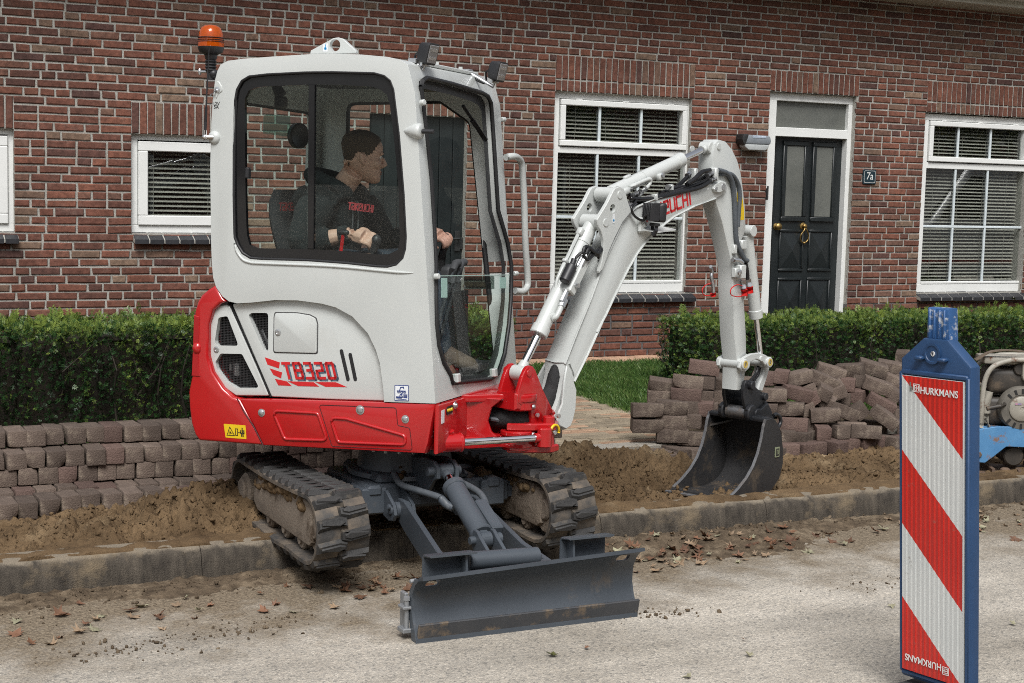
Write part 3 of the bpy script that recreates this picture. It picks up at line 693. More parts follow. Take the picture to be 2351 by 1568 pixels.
def put2(name, me, loc, parent):
    o = bpy.data.objects.new(name, me); COL.objects.link(o); o.parent = parent; o.location = np.asarray(loc)-HO; return o
D = 0.055
def big_window(x0, x1, z0, z1, zt0, zt1, m1, m2, mh, ug, lg, ntile, slat=True):
    """white window: frame, hinged toplight with two bars, lower light with two bars and a cross bar"""
    f = lambda x, z: S(x, z, D)
    (x0, z0), (x1, z1) = f(x0, z0), f(x1, z1); zt0 = f(0, zt0)[1]; zt1 = f(0, zt1)[1]; mh = f(0, mh)[1]; m1 = f(m1, 0)[0]; m2 = f(m2, 0)[0]
    mb = MB(); y0, y1 = FY+D, FY+D+.09
    rails(mb, x0-.015, x1+.015, z0-.004, z1+.015, 0.052, y0, y1, wb=0.09, wt=.065); mb.box(((x0+x1)/2, FY+D+.045, (zt0+zt1)/2), (x1-x0-.075, .086, zt1-zt0), bev=.004)
    mb.box(((x0+x1)/2, FY+D+.02, z0+.10), (x1-x0-.08, .05, .025), bev=.004)
    win = hchild(mb, 'window', white_m, smooth=30)
    mb = MB(); rails(mb, x0+.045, x1-.045, zt1+.008, z1-.055, 0.05, FY+D-.022, FY+D+.05, bev=.006); hchild(mb, 'toplight_sash', white_m, win, 30)
    mb = MB()
    for t in (.16, .5, .84):
        xx = x0+(x1-x0)*t; mb.box((xx, FY+D-.012, z1-.052), (.06, .02, .012), bev=.003)
    hchild(mb, 'hinge', white_m, win)
    gx0, gx1 = x0+.095, x1-.095; gz0, gz1 = zt1+.058, z1-.105
    mb = MB(); mb.box(((gx0+gx1)/2, FY+D+.03, (gz0+gz1)/2), (gx1-gx0+.01, .004, gz1-gz0+.01)); hchild(mb, 'pane', pane_m, win)
    lz0, lz1 = z0+.11, zt0; lx0, lx1 = x0+.042, x1-.042
    mb = MB(); mb.box(((lx0+lx1)/2, FY+D+.03, (lz0+lz1)/2), (lx1-lx0, .004, lz1-lz0+.01)); hchild(mb, 'pane', pane_m, win)
    for m_ in (m1, m2):
        mb = MB(); mb.box((m_, FY+D+.018, (gz0+gz1)/2), (.024, .022, gz1-gz0+.012), bev=.004); hchild(mb, 'muntin', munt_m, win)
        for a, b in ((lz0-.005, mh-.012), (mh+.012, lz1+.004)):
            mb = MB(); mb.box((m_-.012, FY+D+.018, (a+b)/2), (.024, .022, b-a), bev=.004); hchild(mb, 'muntin', munt_m, win)
    mb = MB(); mb.box(((lx0+lx1)/2, FY+D+.0175, mh), (lx1-lx0, .021, .024), bev=.004); hchild(mb, 'muntin', munt_m, win)
    slats(win, gx0-.01, gx1+.01, gz0, gz1, FY+D+.085); slats(win, lx0, lx1-.02, lz0, lz1, FY+D+.095)
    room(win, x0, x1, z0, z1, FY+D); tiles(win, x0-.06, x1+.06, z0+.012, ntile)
    return win
big_window(6.233, 7.615, 0.816, 2.55, 2.035, 2.089, 6.680, 7.105, 1.485, None, None, 11)
big_window(10.362, 11.755, 0.785, 2.535, 2.015, 2.075, 10.800, 11.228, 1.444, None, None, 11)
def small_window(x0, x1, z0, z1, ntile):
    (x0, z0), (x1, z1) = S(x0, z0, D), S(x1, z1, D); mb = MB()
    rails(mb, x0-.012, x1+.012, z0-.004, z1+.012, .052, FY+D, FY+D+.09, wb=.062); win = hchild(mb, 'window', white_m, smooth=30)
    mb = MB(); rails(mb, x0+.042, x1-.042, z0+.056, z1-.05, .074, FY+D-.020, FY+D+.05, bev=.006); hchild(mb, 'sash', white_m, win, 30)
    a, b, c, d = x0+.114, x1-.114, z0+.128, z1-.122
    mb = MB(); mb.box(((a+b)/2, FY+D+.03, (c+d)/2), (b-a+.01, .004, d-c+.01)); hchild(mb, 'pane', pane_m, win)
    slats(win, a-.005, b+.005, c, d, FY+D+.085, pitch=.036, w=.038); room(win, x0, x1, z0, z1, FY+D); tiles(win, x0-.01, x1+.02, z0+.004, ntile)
small_window(2.617, 3.392, 1.32, 2.059, 7); small_window(0.86, 1.755, 1.32, 2.062, 9)
# front door with toplight
DD = 0.06
(dx0, dz0), (dx1, dz1) = S(8.486, .24, DD), S(9.475, 2.655, DD)
mb = MB(); y0, y1 = FY+DD, FY+DD+.11
rails(mb, dx0-.01, dx1+.01, dz0, dz1+.01, .085, y0, y1, wb=.05, wt=.075); zt = S(0, 2.305, DD)[1]
mb.box(((dx0+dx1)/2, FY+DD+.055, zt), (dx1-dx0-.15, .106, .085), bev=.004)
dfr = hchild(mb, 'door_frame', white_m, smooth=30)
mb = MB(); mb.box(((dx0+dx1)/2, FY+DD+.05, (zt+dz1)/2-.02), (dx1-dx0-.14, .006, .30)); hchild(mb, 'toplight_pane', frost_m, dfr)
LX0, LX1, LZ0, LZ1 = S(8.575, .26, .13)[0], S(9.30, 0, .13)[0]+.05, .26, S(0, 2.262, .13)[1]
YL = FY+.135
mb = MB(); mb.box(((LX0+LX1)/2, YL+.02, (LZ0+LZ1)/2), (LX1-LX0, .04, LZ1-LZ0), bev=.003); leaf = hchild(mb, 'door', door_m)
mb = MB()
def mould(mb, x0, x1, z0, z1, w=.026, h=.016): rails(mb, x0, x1, z0, z1, w, YL-h, YL+.002, bev=.006)
panels = []
lw = (LX1-LX0)
cols = ((LX0+.075, LX0+lw*.47), (LX0+lw*.54, LX1-.075))
for a, b in cols:
    mould(mb, a, b, S(0, 1.475, .13)[1], S(0, 2.225, .13)[1], w=.045, h=.022)
    for z0, z1 in ((1.005, 1.40), (.50, .945)): mould(mb, a, b, S(0, z0, .13)[1], S(0, z1, .13)[1])
hchild(mb, 'moulding', door_m, leaf, 40)
for a, b in cols:
    mb = MB(); mb.box(((a+b)/2, YL-.004, S(0, 1.85, .13)[1]), (b-a-.08, .006, .66)); hchild(mb, 'obscured_pane', frost_m, leaf)
    for z0, z1 in ((1.005, 1.40), (.50, .945)):
        z0, z1 = S(0, z0, .13)[1]+.026, S(0, z1, .13)[1]-.026; a2, b2 = a+.026, b-.026; c = np.array([(a2+b2)/2, YL-.026, (z0+z1)/2])
        q = [np.array(p) for p in ((a2, YL, z0), (b2, YL, z0), (b2, YL, z1), (a2, YL, z1))]
        mb = MB(); mb._q(q+[c], [(0, 1, 4), (1, 2, 4), (2, 3, 4), (3, 0, 4)]); hchild(mb, 'door_panel', door_m, leaf)
kx_, kz = S(8.93, 1.40, .12)
mb = MB(); mb.lathe((kx_, YL+.002, kz+.03), (0, -1, 0), [(0, .001), (0, .038), (.008, .036), (.014, .02), (.03, .016), (.045, .022), (.05, .018), (.052, .001)], 18)
mb.tube(spline([(kx_, YL-.04, kz+.02), (kx_+.018, YL-.045, kz-.01), (kx_+.03, YL-.04, kz-.028), (kx_+.048, YL-.035, kz-.06), (kx_+.04, YL-.03, kz-.105), (kx_, YL-.03, kz-.128), (kx_-.04, YL-.03, kz-.105), (kx_-.048, YL-.035, kz-.06), (kx_-.03, YL-.04, kz-.028), (kx_-.018, YL-.045, kz-.01), (kx_, YL-.04, kz+.02)], 4), .0075, 8)
mb.ball((kx_, YL-.03, kz-.128), .014, 10); hchild(mb, 'door_knocker', brass_m, leaf, 50)
mb = MB(); mb.lathe((LX0+.035, YL+.002, S(0, 1.424, .12)[1]), (0, -1, 0), [(0, .001), (0, .034), (.01, .032), (.016, .016), (.03, .016), (.04, .030), (.055, .034), (.066, .024), (.07, .001)], 16); hchild(mb, 'door_knob', brass_m, leaf, 40)
# board gate seen through the cab
(gx0_, gz0_), (gx1_, gz1_) = S(4.54, .27, .06), S(5.40, 2.294, .06)
mb = MB(); mb.box(((gx0_+gx1_)/2, FY+.115, (gz0_+gz1_)/2), (gx1_-gx0_, .03, gz1_-gz0_)); gate = hchild(mb, 'board_door', door_m)
nb = 7; w = (gx1_-gx0_)/nb
for i in range(nb):
    mb = MB(); mb.box((gx0_+(i+.5)*w, FY+.085, (gz0_+gz1_)/2), (w-.004, .03, gz1_-gz0_), bev=.006); hchild(mb, 'board', door_m, gate)
blk_m = pm('black_iron', (0.012, 0.012, 0.013), (0.03, 0.03, 0.03), rough=0.5, scale=20)
mb = MB(); hx, hz = S(5.33, 1.27, .06); mb.box((hx, FY+.06, hz), (.05, .012, .17), bev=.003); mb.tube([(hx, FY+.06, hz+.02), (hx, FY+.02, hz+.02), (hx-.09, FY+.02, hz+.02)], .009, 8); mb.box((hx+.04, FY+.058, hz-.02), (.03, .02, .1), bev=.004); hchild(mb, 'latch', blk_m, gate)
mb = MB(); mb.box((8.487, FY+.02, 1.725), (.03, .05, .11), bev=.004); mb.cyl((8.487, FY-.012, 1.68), (8.487, FY-.012, 1.80), .008); hchild(mb, 'door_hinge', blk_m, dfr)
# eave
mb = MB(); mb.box((7, FY-.185, 3.68), (15, .42, .195), bev=.004); hchild(mb, 'eave', soffit_m)
mb = MB(); mb.box((7, FY-.47, 3.70), (15, .13, .12), bev=.02, seg=3); hchild(mb, 'gutter', white_m, smooth=40)
mb = MB(); mb._q([(-.5, FY-.42, 3.78), (14.5, FY-.42, 3.78), (14.5, FY+4, 6.8), (-.5, FY+4, 6.8), (14.5, FY+4, 6.68), (-.5, FY+4, 6.68), (-.5, FY-.40, 3.70), (14.5, FY-.40, 3.70)], [(0, 1, 2, 3), (3, 2, 4, 5), (5, 4, 7, 6), (6, 7, 1, 0)])
hchild(mb, 'roof', pm('roof_tile', (0.09, 0.045, 0.03), (0.14, 0.07, 0.05), rough=0.8))
# wall lamp and house number: things fixed to the wall
lx, lz = 8.277, 2.195
lamp = empty('wall_lamp', (lx, FY, lz)); tag(lamp, 'oval bulkhead lamp with black hood on the bricks left of the front door', 'wall lamp')
LO = np.array([lx, FY, lz])
def child(mb, name, mat, parent, O, smooth=None):
    o = mb.build(name, mat, parent, smooth=smooth, origin=O); o.location = (0, 0, 0); return o
lens_m = pm('lamp_lens', (0.34, 0.36, 0.36), (0.44, 0.46, 0.46), rough=0.25, scale=4, bump=0.15, bscale=150)
mb = MB(); mb.prism([(lx+p[0], FY-.003, lz+p[1]) for p in rounded([(-.155, .065), (.145, .062), (.155, .015), (.15, -.02), (-.15, -.02), (-.165, .03)], .03)], (0, -.11, 0), bev=.014, seg=2); child(mb, 'hood', pm('lamp_grey', (.16, .18, .20), (.22, .24, .26), rough=.4), lamp, LO, 40)
mb = MB(); mb.prism([(lx+p[0], FY-.002, lz+p[1]) for p in rounded([(-.16, .070), (-.10, .070), (-.125, .0), (-.15, -.035), (-.172, .02)], .012)], (0, -.118, 0), bev=.008, seg=2); child(mb, 'end_cap', blk_m, lamp, LO, 40)
mb = MB(); mb.prism([(lx+p[0], FY-.006, lz+p[1]) for p in rounded([(-.13, -.018), (.14, -.018), (.145, .03), (.12, -.062), (.09, -.072), (-.08, -.072), (-.125, -.055)][:2]+[(.13, -.05), (.10, -.075), (-.09, -.075), (-.13, -.045)], .025)], (0, -.10, 0), bev=.018, seg=3); child(mb, 'lens', lens_m, lamp, LO, 50)
mb = MB(); mb.box((lx+.02, FY-.075, lz+.045), (.16, .082, .03), bev=.008); child(mb, 'lens_band', pm('lamp_band', (.30, .35, .42), (.38, .43, .5), rough=.3), lamp, LO)
nx_, nz_ = 9.679, 1.914
num = empty('house_number', (nx_, FY, nz_)); tag(num, 'dark green house number plate reading 7a on the bricks right of the door', 'house number'); NO = np.array([nx_, FY, nz_])
num_m = pm('number_plate', (0.008, 0.022, 0.032), (0.014, 0.032, 0.042), rough=0.35, scale=8); numw = pm('number_white', (.62, .64, .62), (.7, .71, .69), rough=.5)
nP = lambda r, w, h: [(nx_+p[0], FY-.004, nz_+p[1]) for p in rounded([(-w, -h), (w, -h), (w, h), (-w, h)], r)]
mb = MB(); mb.prism(nP(.012, .08, .071), (0, -.012, 0), bev=.003); child(mb, 'plate', num_m, num, NO)
mb = MB(); a, b = nP(.018, .068, .058), nP(.016, .065, .055); k = len(a); mb._q([np.array(p)+[0, -.0127, 0] for p in a]+[np.array(p)+[0, -.0127, 0] for p in b], [(i, (i+1) % k, k+(i+1) % k, k+i) for i in range(k)]); child(mb, 'border_line', numw, num, NO)
o = text_mesh('number', '7a', .10, numw, num, basis((-.002, -.0175, .004), (1, 0, 0), (0, 0, 1), (0, -1, 0)), depth=.001, shear=.12, sx=.95); 

# ================================================================ HEDGES
def sprig_cloud(base, dirs, size, nl, rnd, wid=0.2):
    """needle sprigs: base (n,3), outward dirs (n,3), nl pairs of narrow leaves in a flat spray along each twig"""
    n = len(base); d = dirs/np.linalg.norm(dirs, axis=1, keepdims=True)
    s = np.cross(d, np.random.normal(0, 1, (n, 3))); s /= np.linalg.norm(s, axis=1, keepdims=True)
    P = []; R = []
    for k in range(nl):
        t = (k+0.6)/nl; c = base+d*(size*t)[:, None]
        L = (size*(0.62-0.30*t))[:, None]
        for sg in (-1, 1):
            a = d*0.55+s*sg*0.85+np.random.normal(0, .16, (n, 3)); w = np.cross(a, np.cross(d, s)); w /= np.linalg.norm(w, axis=1, keepdims=True); w = w*L*wid
            tip = c+a*L; mid = c+a*L*0.5
            P.append(np.stack([c, mid+w, tip, mid-w], 1)); R.append(np.clip(rnd+np.random.normal(0, .06, n)+0.10*t, 0, 1))
    return np.concatenate(P), np.concatenate(R)
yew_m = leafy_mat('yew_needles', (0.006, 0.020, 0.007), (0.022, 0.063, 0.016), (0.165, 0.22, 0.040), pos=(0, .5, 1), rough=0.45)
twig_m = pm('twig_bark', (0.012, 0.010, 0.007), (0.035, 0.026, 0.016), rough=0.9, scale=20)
def hedge(name, x0, x1, y0, y1, zt, label, dens=5200, end_l=False, end_r=False):
    g = empty(name, ((x0+x1)/2, (y0+y1)/2, GZ(y0)-.03)); tag(g, label, 'hedge'); O = np.array(g.location)
    z0 = GZ(y0)-.02; B = []; Dn = []; Rn = []
    def face(n, gen, nrm, up=0.25, bright=0.0):
        for _ in range(n):
            p = np.array(gen()); q = fbm(p[0], p[1]*1.0, p[2], 3, f=4.5)*0.036; dep = -abs(random.gauss(0, .045))
            lump = fbm(p[0], p[1], p[2]+5, 2, f=9)
            p = p+np.array(nrm)*(q+dep); B.append(p); Dn.append(np.array(nrm)+np.array([random.gauss(0, .55), random.gauss(0, .55), up+random.gauss(0, .45)]))
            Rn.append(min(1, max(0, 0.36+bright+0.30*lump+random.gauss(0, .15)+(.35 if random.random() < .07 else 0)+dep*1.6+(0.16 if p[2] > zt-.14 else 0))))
    H = zt-z0
    face(int((x1-x0)*H*dens), lambda: (random.uniform(x0, x1), y0, z0+H*random.random()**.85), (0, -1, 0))
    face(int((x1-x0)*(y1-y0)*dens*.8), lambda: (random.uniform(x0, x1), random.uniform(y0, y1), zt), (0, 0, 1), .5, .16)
    for on, x, s in ((end_l, x0, -1), (end_r, x1, 1)):
        if on: face(int((y1-y0)*H*dens), lambda: (x, random.uniform(y0, y1), random.uniform(z0, zt)), (s, 0, 0), .25, .06)
    B = np.array(B); Dn = np.array(Dn); Rn = np.array(Rn); size = np.random.uniform(0.017, 0.033, len(B))
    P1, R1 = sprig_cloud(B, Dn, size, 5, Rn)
    # new shoots standing out of the top
    n = int((x1-x0)*70); X = np.random.uniform(x0+.03, x1-.03, n); Y = np.random.uniform(y0, y1, n); q = np.array([fbm(a, b, zt, 3, f=4.5)*.055 for a, b in zip(X, Y)])
    B2 = np.stack([X, Y, zt+q-.01], 1); D2 = np.stack([np.random.normal(0, .25, n), np.random.normal(0, .25, n), np.ones(n)], 1)
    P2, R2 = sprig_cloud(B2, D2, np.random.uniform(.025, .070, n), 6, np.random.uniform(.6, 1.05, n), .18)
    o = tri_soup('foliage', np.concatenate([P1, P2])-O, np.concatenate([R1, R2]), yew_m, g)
    # woody inside: rough dark core of crossing twigs
    mb = MB()
    for i in range(int((x1-x0)*70)):
        x = random.uniform(x0+.06, x1-.06); y = random.uniform(y0+.08, y1-.05); a = np.array([x, y, z0]); 
        pts = [a]; 
        for k in range(4): pts.append(pts[-1]+np.array([random.gauss(0, .05), random.gauss(0, .05)-.012, H*.22]))
        mb.tube(pts, [.008, .007, .006, .004, .002], 5)
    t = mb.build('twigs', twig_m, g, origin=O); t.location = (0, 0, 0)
    # added dark sheet: stops see-through, stands in for the shaded inside
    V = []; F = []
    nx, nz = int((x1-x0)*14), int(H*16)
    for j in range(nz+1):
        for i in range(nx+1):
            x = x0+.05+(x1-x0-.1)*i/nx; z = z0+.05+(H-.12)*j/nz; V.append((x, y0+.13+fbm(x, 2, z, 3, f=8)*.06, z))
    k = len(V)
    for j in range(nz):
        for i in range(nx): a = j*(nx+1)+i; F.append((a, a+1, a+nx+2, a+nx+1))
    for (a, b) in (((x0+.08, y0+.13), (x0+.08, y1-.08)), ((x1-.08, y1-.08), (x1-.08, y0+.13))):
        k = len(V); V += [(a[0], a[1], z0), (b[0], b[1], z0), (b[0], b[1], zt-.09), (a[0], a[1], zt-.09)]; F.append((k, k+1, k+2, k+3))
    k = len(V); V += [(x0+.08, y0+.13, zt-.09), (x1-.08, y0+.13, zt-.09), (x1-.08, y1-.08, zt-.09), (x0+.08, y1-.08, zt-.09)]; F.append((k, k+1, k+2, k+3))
    pyd('dark_core', [np.array(v)-O for v in V], F, twig_m, g, smooth=60)
    return g
hedge('yew_hedge', -0.2, 4.48, 8.80, 9.45, .875, 'clipped dark yew hedge behind the long low stack of paving stones', end_r=True)
hedge('yew_hedge', 6.42, 12.6, 9.42, 10.15, .755, 'clipped yew hedge with pale tips behind the tumbled pile of stones', dens=4700, end_l=True)

# ================================================================ PAVING STONES
stone_m = pm('paving_stone', (0.075, 0.055, 0.044), (0.172, 0.132, 0.107), rough=0.85, scale=9, contrast=0.75, bump=0.7, bscale=130, detail=9, rnd=0.30, dirt=(0.27, 0.22, 0.17), dirt_scale=8, dirt_lo=0.54, dirt_hi=0.72, spec=0.3)
stone_r = pm('paving_stone_red', (0.085, 0.054, 0.045), (0.165, 0.112, 0.093), rough=0.8, scale=9, contrast=0.75, bump=0.7, bscale=130, detail=9, rnd=0.25, dirt=(0.22, 0.17, 0.12), dirt_scale=6, dirt_lo=0.6, dirt_hi=0.8, spec=0.3)
def stone_mesh(seed, L=.198, W=.096, H=.086):
    rs = random.Random(seed); bm = bmesh.new(); bmesh.ops.create_cube(bm, size=1)
    for v in bm.verts: v.co = Vector((v.co.x*L, v.co.y*W, v.co.z*H))
    bmesh.ops.bevel(bm, geom=bm.edges[:], offset=rs.uniform(.0035, .0065), segments=2, affect='EDGES', profile=.55)
    bmesh.ops.subdivide_edges(bm, edges=[e for e in bm.edges if e.calc_length() > .04], cuts=2, use_grid_fill=True)
    chips = [Vector((rs.choice((-1, 1))*L/2, rs.choice((-1, 1))*W/2, rs.choice((-1, 1))*H/2)) for _ in range(rs.choice((0, 1, 1, 2)))]
    for v in bm.verts:
        q = noise.noise_vector(v.co*22+Vector((seed*3.1, 0, 0)))*.0022+noise.noise_vector(v.co*70+Vector((seed*1.7, 0, 0)))*.0009
        v.co += q
        for c in chips:
            d = (v.co-c).length
            if d < .035: v.co -= (c.normalized())*(.035-d)*.45
    bmesh.ops.recalc_face_normals(bm, faces=bm.faces[:]); me = bpy.data.meshes.new('paving_stone'); bm.to_mesh(me); bm.free()
    me.materials.append(stone_r if seed % 6 == 1 else stone_m); shade(me, 40); return me
SM = [stone_mesh(i) for i in range(14)]
ORD = ['first', 'second', 'third', 'fourth', 'fifth', 'sixth', 'seventh', 'eighth', 'ninth', 'tenth', 'eleventh', 'twelfth', 'thirteenth', 'fourteenth', 'fifteenth', 'sixteenth', 'seventeenth', 'eighteenth', 'nineteenth', 'twentieth']
ORD += ['twenty-'+w for w in ORD[:9]]+['thirtieth']+['thirty-'+w for w in ORD[:9]]+['fortieth']
def stone(loc, rz, label, group, tx=0.0, ty=0.0, me=None):
    o = bpy.data.objects.new('paving_stone', me or random.choice(SM)); COL.objects.link(o)
    M = Matrix.Rotation(ty, 4, 'Y') if False else None
    o.location = [float(q) for q in loc]; o.rotation_mode = 'XYZ'; o.rotation_euler = (tx, ty, rz); tag(o, label, 'paving stone', group); return o
G1 = 'paving stones stacked in the long neat row'
STK = lambda x: 7.94-0.012*max(0, x-1.5)
for name, z, y, x0, x1 in (('bottom', .195, 0.0, .86, 4.33), ('middle', .282, -.004, .90, 4.33), ('top', .369, .135, .93, 2.45)):
    x = x0; i = 0
    while x < x1:
        yy = STK(x)+y+.099+random.gauss(0, .006)+(0 if name != 'top' else .012*math.sin(x*9))
        zz = z+random.gauss(0, .0015)+(.004 if name == 'top' else 0)
        stone((x, yy, zz), math.pi/2+random.gauss(0, .035)+(math.pi if random.random() < .5 else 0), f'square-ended paving stone, {ORD[i]} from the left in the {name} row of the neat stack', G1, random.gauss(0, .012), random.gauss(0, .012))
        x += .0985+abs(random.gauss(0, .0022)); i += 1
# the paving still in the ground: its broken front edge
pave = empty('pavement', (2, 7.7, .1)); tag(pave, kind='structure')
def laid(x, y, z, rz): o = put('paver', random.choice(SM), (x, y, z), (random.gauss(0, .03), random.gauss(0, .03), rz), pave); return o
x = -1.6
while x < 4.45:
    laid(x, 7.70+.04*math.sin(x*5)+random.gauss(0, .012), .103+random.gauss(0, .004), math.pi/2+random.gauss(0, .04)); laid(x+.02, 7.905+random.gauss(0, .004), .106+random.gauss(0, .003), math.pi/2); x += .104
for x in np.arange(-1.6, .75, .104): laid(x, 7.99, .105, math.pi/2)
for x in np.arange(.8, 4.5, .101):
    laid(x, 8.11, .107, math.pi/2)
x = 5.0
while x < 8.2:
    L = random.random() < .6; yy = 7.80+.05*math.sin(x*4)-.03*(x-5)
    laid(x+(.1 if L else .05), yy+(.05 if L else .0)+random.gauss(0, .015), .098+random.gauss(0, .006), (0 if L else math.pi/2)+random.gauss(0, .12)); x += .206 if L else .104
# the tumbled pile: (x0, y0, x1, y1 in the enlarged survey crop), depth, L long side / H head, extra yaw, roll (degrees)
PILE = '''100,525,245,670,7.98,L,14,0;100,655,240,790,7.98,L,14,0;225,320,400,465,8.25,L,8,-7;408,300,620,418,8.12,L,4,-4;220,435,380,530,8.25,L,6,0;385,408,610,530,8.10,L,3,-1;610,435,730,535,8.08,H,0,0;620,312,745,430,8.10,H,0,0
545,175,755,300,8.12,L,5,-5;260,510,500,640,7.97,L,5,-2;505,535,600,632,8.05,H,0,0;600,535,730,632,8.0,H,0,0;245,640,495,762,7.93,L,4,1;500,640,630,755,7.96,H,0,0;270,752,490,865,7.92,L,9,0;470,785,650,890,7.86,L,0,0;740,310,850,440,8.2,H,0,-10;730,440,800,540,8.15,H,0,0
655,535,760,640,8.1,H,0,0;640,650,790,760,8.1,L,0,0;850,780,1050,885,8.0,L,0,0;850,660,1020,770,8.05,L,0,0;900,540,1050,650,8.1,L,0,0;1040,650,1160,760,8.05,H,0,0;1050,770,1200,880,7.95,L,0,0;1060,540,1160,640,8.1,H,0,0;980,420,1130,530,8.15,L,0,0;900,310,1050,420,8.2,L,0,0;1060,300,1165,400,8.2,H,0,0
1170,280,1245,395,8.15,H,0,0;1245,262,1360,380,8.1,H,0,-4;1360,265,1500,385,8.12,L,30,12;1145,412,1280,525,8.02,L,10,0;1255,398,1350,490,8.08,H,0,0;1345,390,1500,520,8.02,L,25,-12;1480,295,1610,440,8.15,H,15,28;1480,365,1580,505,8.06,H,10,24
1540,280,1760,415,8.08,L,18,-20;1610,218,1820,335,8.22,L,10,-14;1790,205,1945,315,8.20,L,-20,8;1595,372,1715,510,7.99,H,10,-27;1722,362,1820,500,8.02,H,10,26;1505,445,1615,557,8.0,H,0,27;1610,462,1775,557,7.99,H,0,-32;1800,330,1925,437,8.1,H,0,-2;1925,305,2005,412,8.12,H,0,-4
1980,185,2150,300,8.15,L,10,-15;2010,322,2190,458,8.02,L,14,-18;2135,185,2310,295,8.2,L,6,-8;2130,292,2310,405,8.12,L,10,-20;2160,402,2300,530,7.97,H,10,-33;1880,412,2020,537,8.05,H,-10,0;1780,450,1870,548,8.1,H,0,0
1250,530,1475,640,7.97,L,0,0;1170,535,1250,645,8.0,H,0,0;1290,655,1500,777,7.90,L,0,0;1280,772,1415,885,7.84,H,10,0;1420,788,1570,893,7.80,H,-20,0;1470,520,1550,645,8.0,H,10,22;1555,575,1775,700,7.87,L,12,5;1755,540,1890,685,7.92,L,45,-20;1875,540,2035,672,7.92,H,10,38
2020,475,2250,612,7.95,L,10,-26;2040,575,2290,740,7.83,L,8,-34;1505,682,1555,770,7.95,H,0,0;1565,722,1715,862,7.78,H,12,0;1702,712,1830,852,7.80,H,30,0;1765,695,1990,802,7.88,L,14,-1;1895,722,2130,838,7.74,L,4,0;2000,685,2130,790,7.95,L,0,0;2270,105,2360,205,8.7,H,0,0;2255,565,2330,690,7.95,H,0,0
1590,540,1680,620,8.05,H,0,10;1850,600,1960,700,8.02,H,0,-20;2150,640,2290,760,8.0,L,0,-10;2310,300,2440,420,8.1,L,0,-10;2320,420,2450,540,8.0,L,10,20;2330,560,2480,690,7.9,L,0,-8;2330,200,2450,300,8.2,H,0,5;2320,690,2480,800,7.8,L,0,0;2450,330,2580,450,8.1,L,0,15;2470,470,2600,590,8.0,L,0,-12;2480,600,2640,720,7.9,L,0,0'''
items = []
for t in PILE.replace('\n', ';').split(';'):
    q = t.split(','); items.append(([float(v) for v in q[:5]], q[5], float(q[6]), float(q[7])))
lay = {}
for it in items: lay.setdefault(min(5, int((900-it[0][3])//115)), []).append(it)
LN = ['lowest', 'second', 'third', 'fourth', 'fifth', 'topmost']
for k, lst in lay.items():
    lst.sort(key=lambda it: it[0][0])
    for i, ((a, b, c, d, y), ty, yaw, roll) in enumerate(lst):
        px = (1880+(a+c)/2/2.7988)/1.30668; py = (1020+(b+d)/2/2.7988)/1.30668; p = at_y(px, py, y)
        view = math.atan2(p[0], p[1]); rz = -view+math.radians(yaw-3)+(math.pi/2 if ty == 'H' else 0)
        off = .048 if ty == 'L' else .098
        c_ = p+np.array([math.sin(view), math.cos(view), 0])*off
        how = 'level' if abs(roll) < 6 else ('tilting' if abs(roll) < 18 else 'steeply tipped')
        o = bpy.data.objects.new('paving_stone', random.choice(SM)); COL.objects.link(o)
        M = Matrix.Translation([float(v) for v in c_]) @ Matrix.Rotation(-view+math.radians(yaw-3), 4, 'Z') @ Matrix.Rotation(math.radians(-roll), 4, 'Y') @ Matrix.Rotation(random.gauss(0, .05)+(0.12 if abs(roll) > 6 else 0), 4, 'X')
        if ty == 'H': M = M @ Matrix.Rotation(math.pi/2, 4, 'Z')
        o.matrix_world = M
        tag(o, f'{how} paving stone in the tumbled pile, {ORD[i]} from the left in its {LN[k]} layer', 'paving stone', 'paving stones in the tumbled pile')

# ================================================================ FALLEN LEAVES
def leaf_mesh(seed, col):
    rs = random.Random(seed); S_ = 1.0; pts = []
    lob = [(-90, .22), (-60, .42), (-38, .28), (-12, .75), (8, .42), (32, .88), (52, .48), (90, 1.0), (128, .48), (148, .88), (172, .42), (192, .75), (218, .28), (240, .42)]
    for a, r in lob:
        t = math.radians(a+rs.gauss(0, 5)); q = r*rs.uniform(.85, 1.1); pts.append((math.cos(t)*q, math.sin(t)*q))
    cx, cy = rs.uniform(-.9, .9), rs.uniform(-.9, .9); fold = rs.uniform(.3, 1.0)
    def z(x, y): return fold*(abs(x*.8+.1*cx)**1.6)+cy*.35*y*abs(y)+rs.gauss(0, .05)
    v = [(0, .1, z(0, 0))]+[(x, y, z(x, y)) for x, y in pts]; m = [(x*.5, y*.5+.05, z(x*.5, y*.5)) for x, y in pts]; v += m; n = len(pts)
    f = []
    for i in range(n):
        j = (i+1) % n; f += [(1+i, 1+j, 1+n+j, 1+n+i), (1+n+i, 1+n+j, 0)]
    k = len(v); v += [(-.02, -.15, .02), (.02, -.15, .02), (.015+cx*.3, -.75, .1), (-.015+cx*.3, -.75, .1)]; f.append((k, k+1, k+2, k+3))
    me = bpy.data.meshes.new('fallen_leaf'); me.from_pydata([(x*.045, y*.045, zz*.040) for x, y, zz in v], [], f); me.materials.append(col); shade(me, 60); return me
LC = {'brown': pm('leaf_brown', (.075, .035, .018), (.17, .085, .045), rough=.7, scale=40, rnd=.35), 'tan': pm('leaf_tan', (.17, .115, .07), (.29, .205, .13), rough=.7, scale=40, rnd=.25),
      'pale': pm('leaf_pale', (.20, .19, .12), (.31, .285, .19), rough=.65, scale=30, rnd=.2), 'green': pm('leaf_green', (.05, .06, .02), (.13, .12, .035), rough=.6, scale=25, rnd=.2), 'rust': pm('leaf_rust', (.125, .058, .03), (.20, .10, .058), rough=.7, scale=40, rnd=.25)}
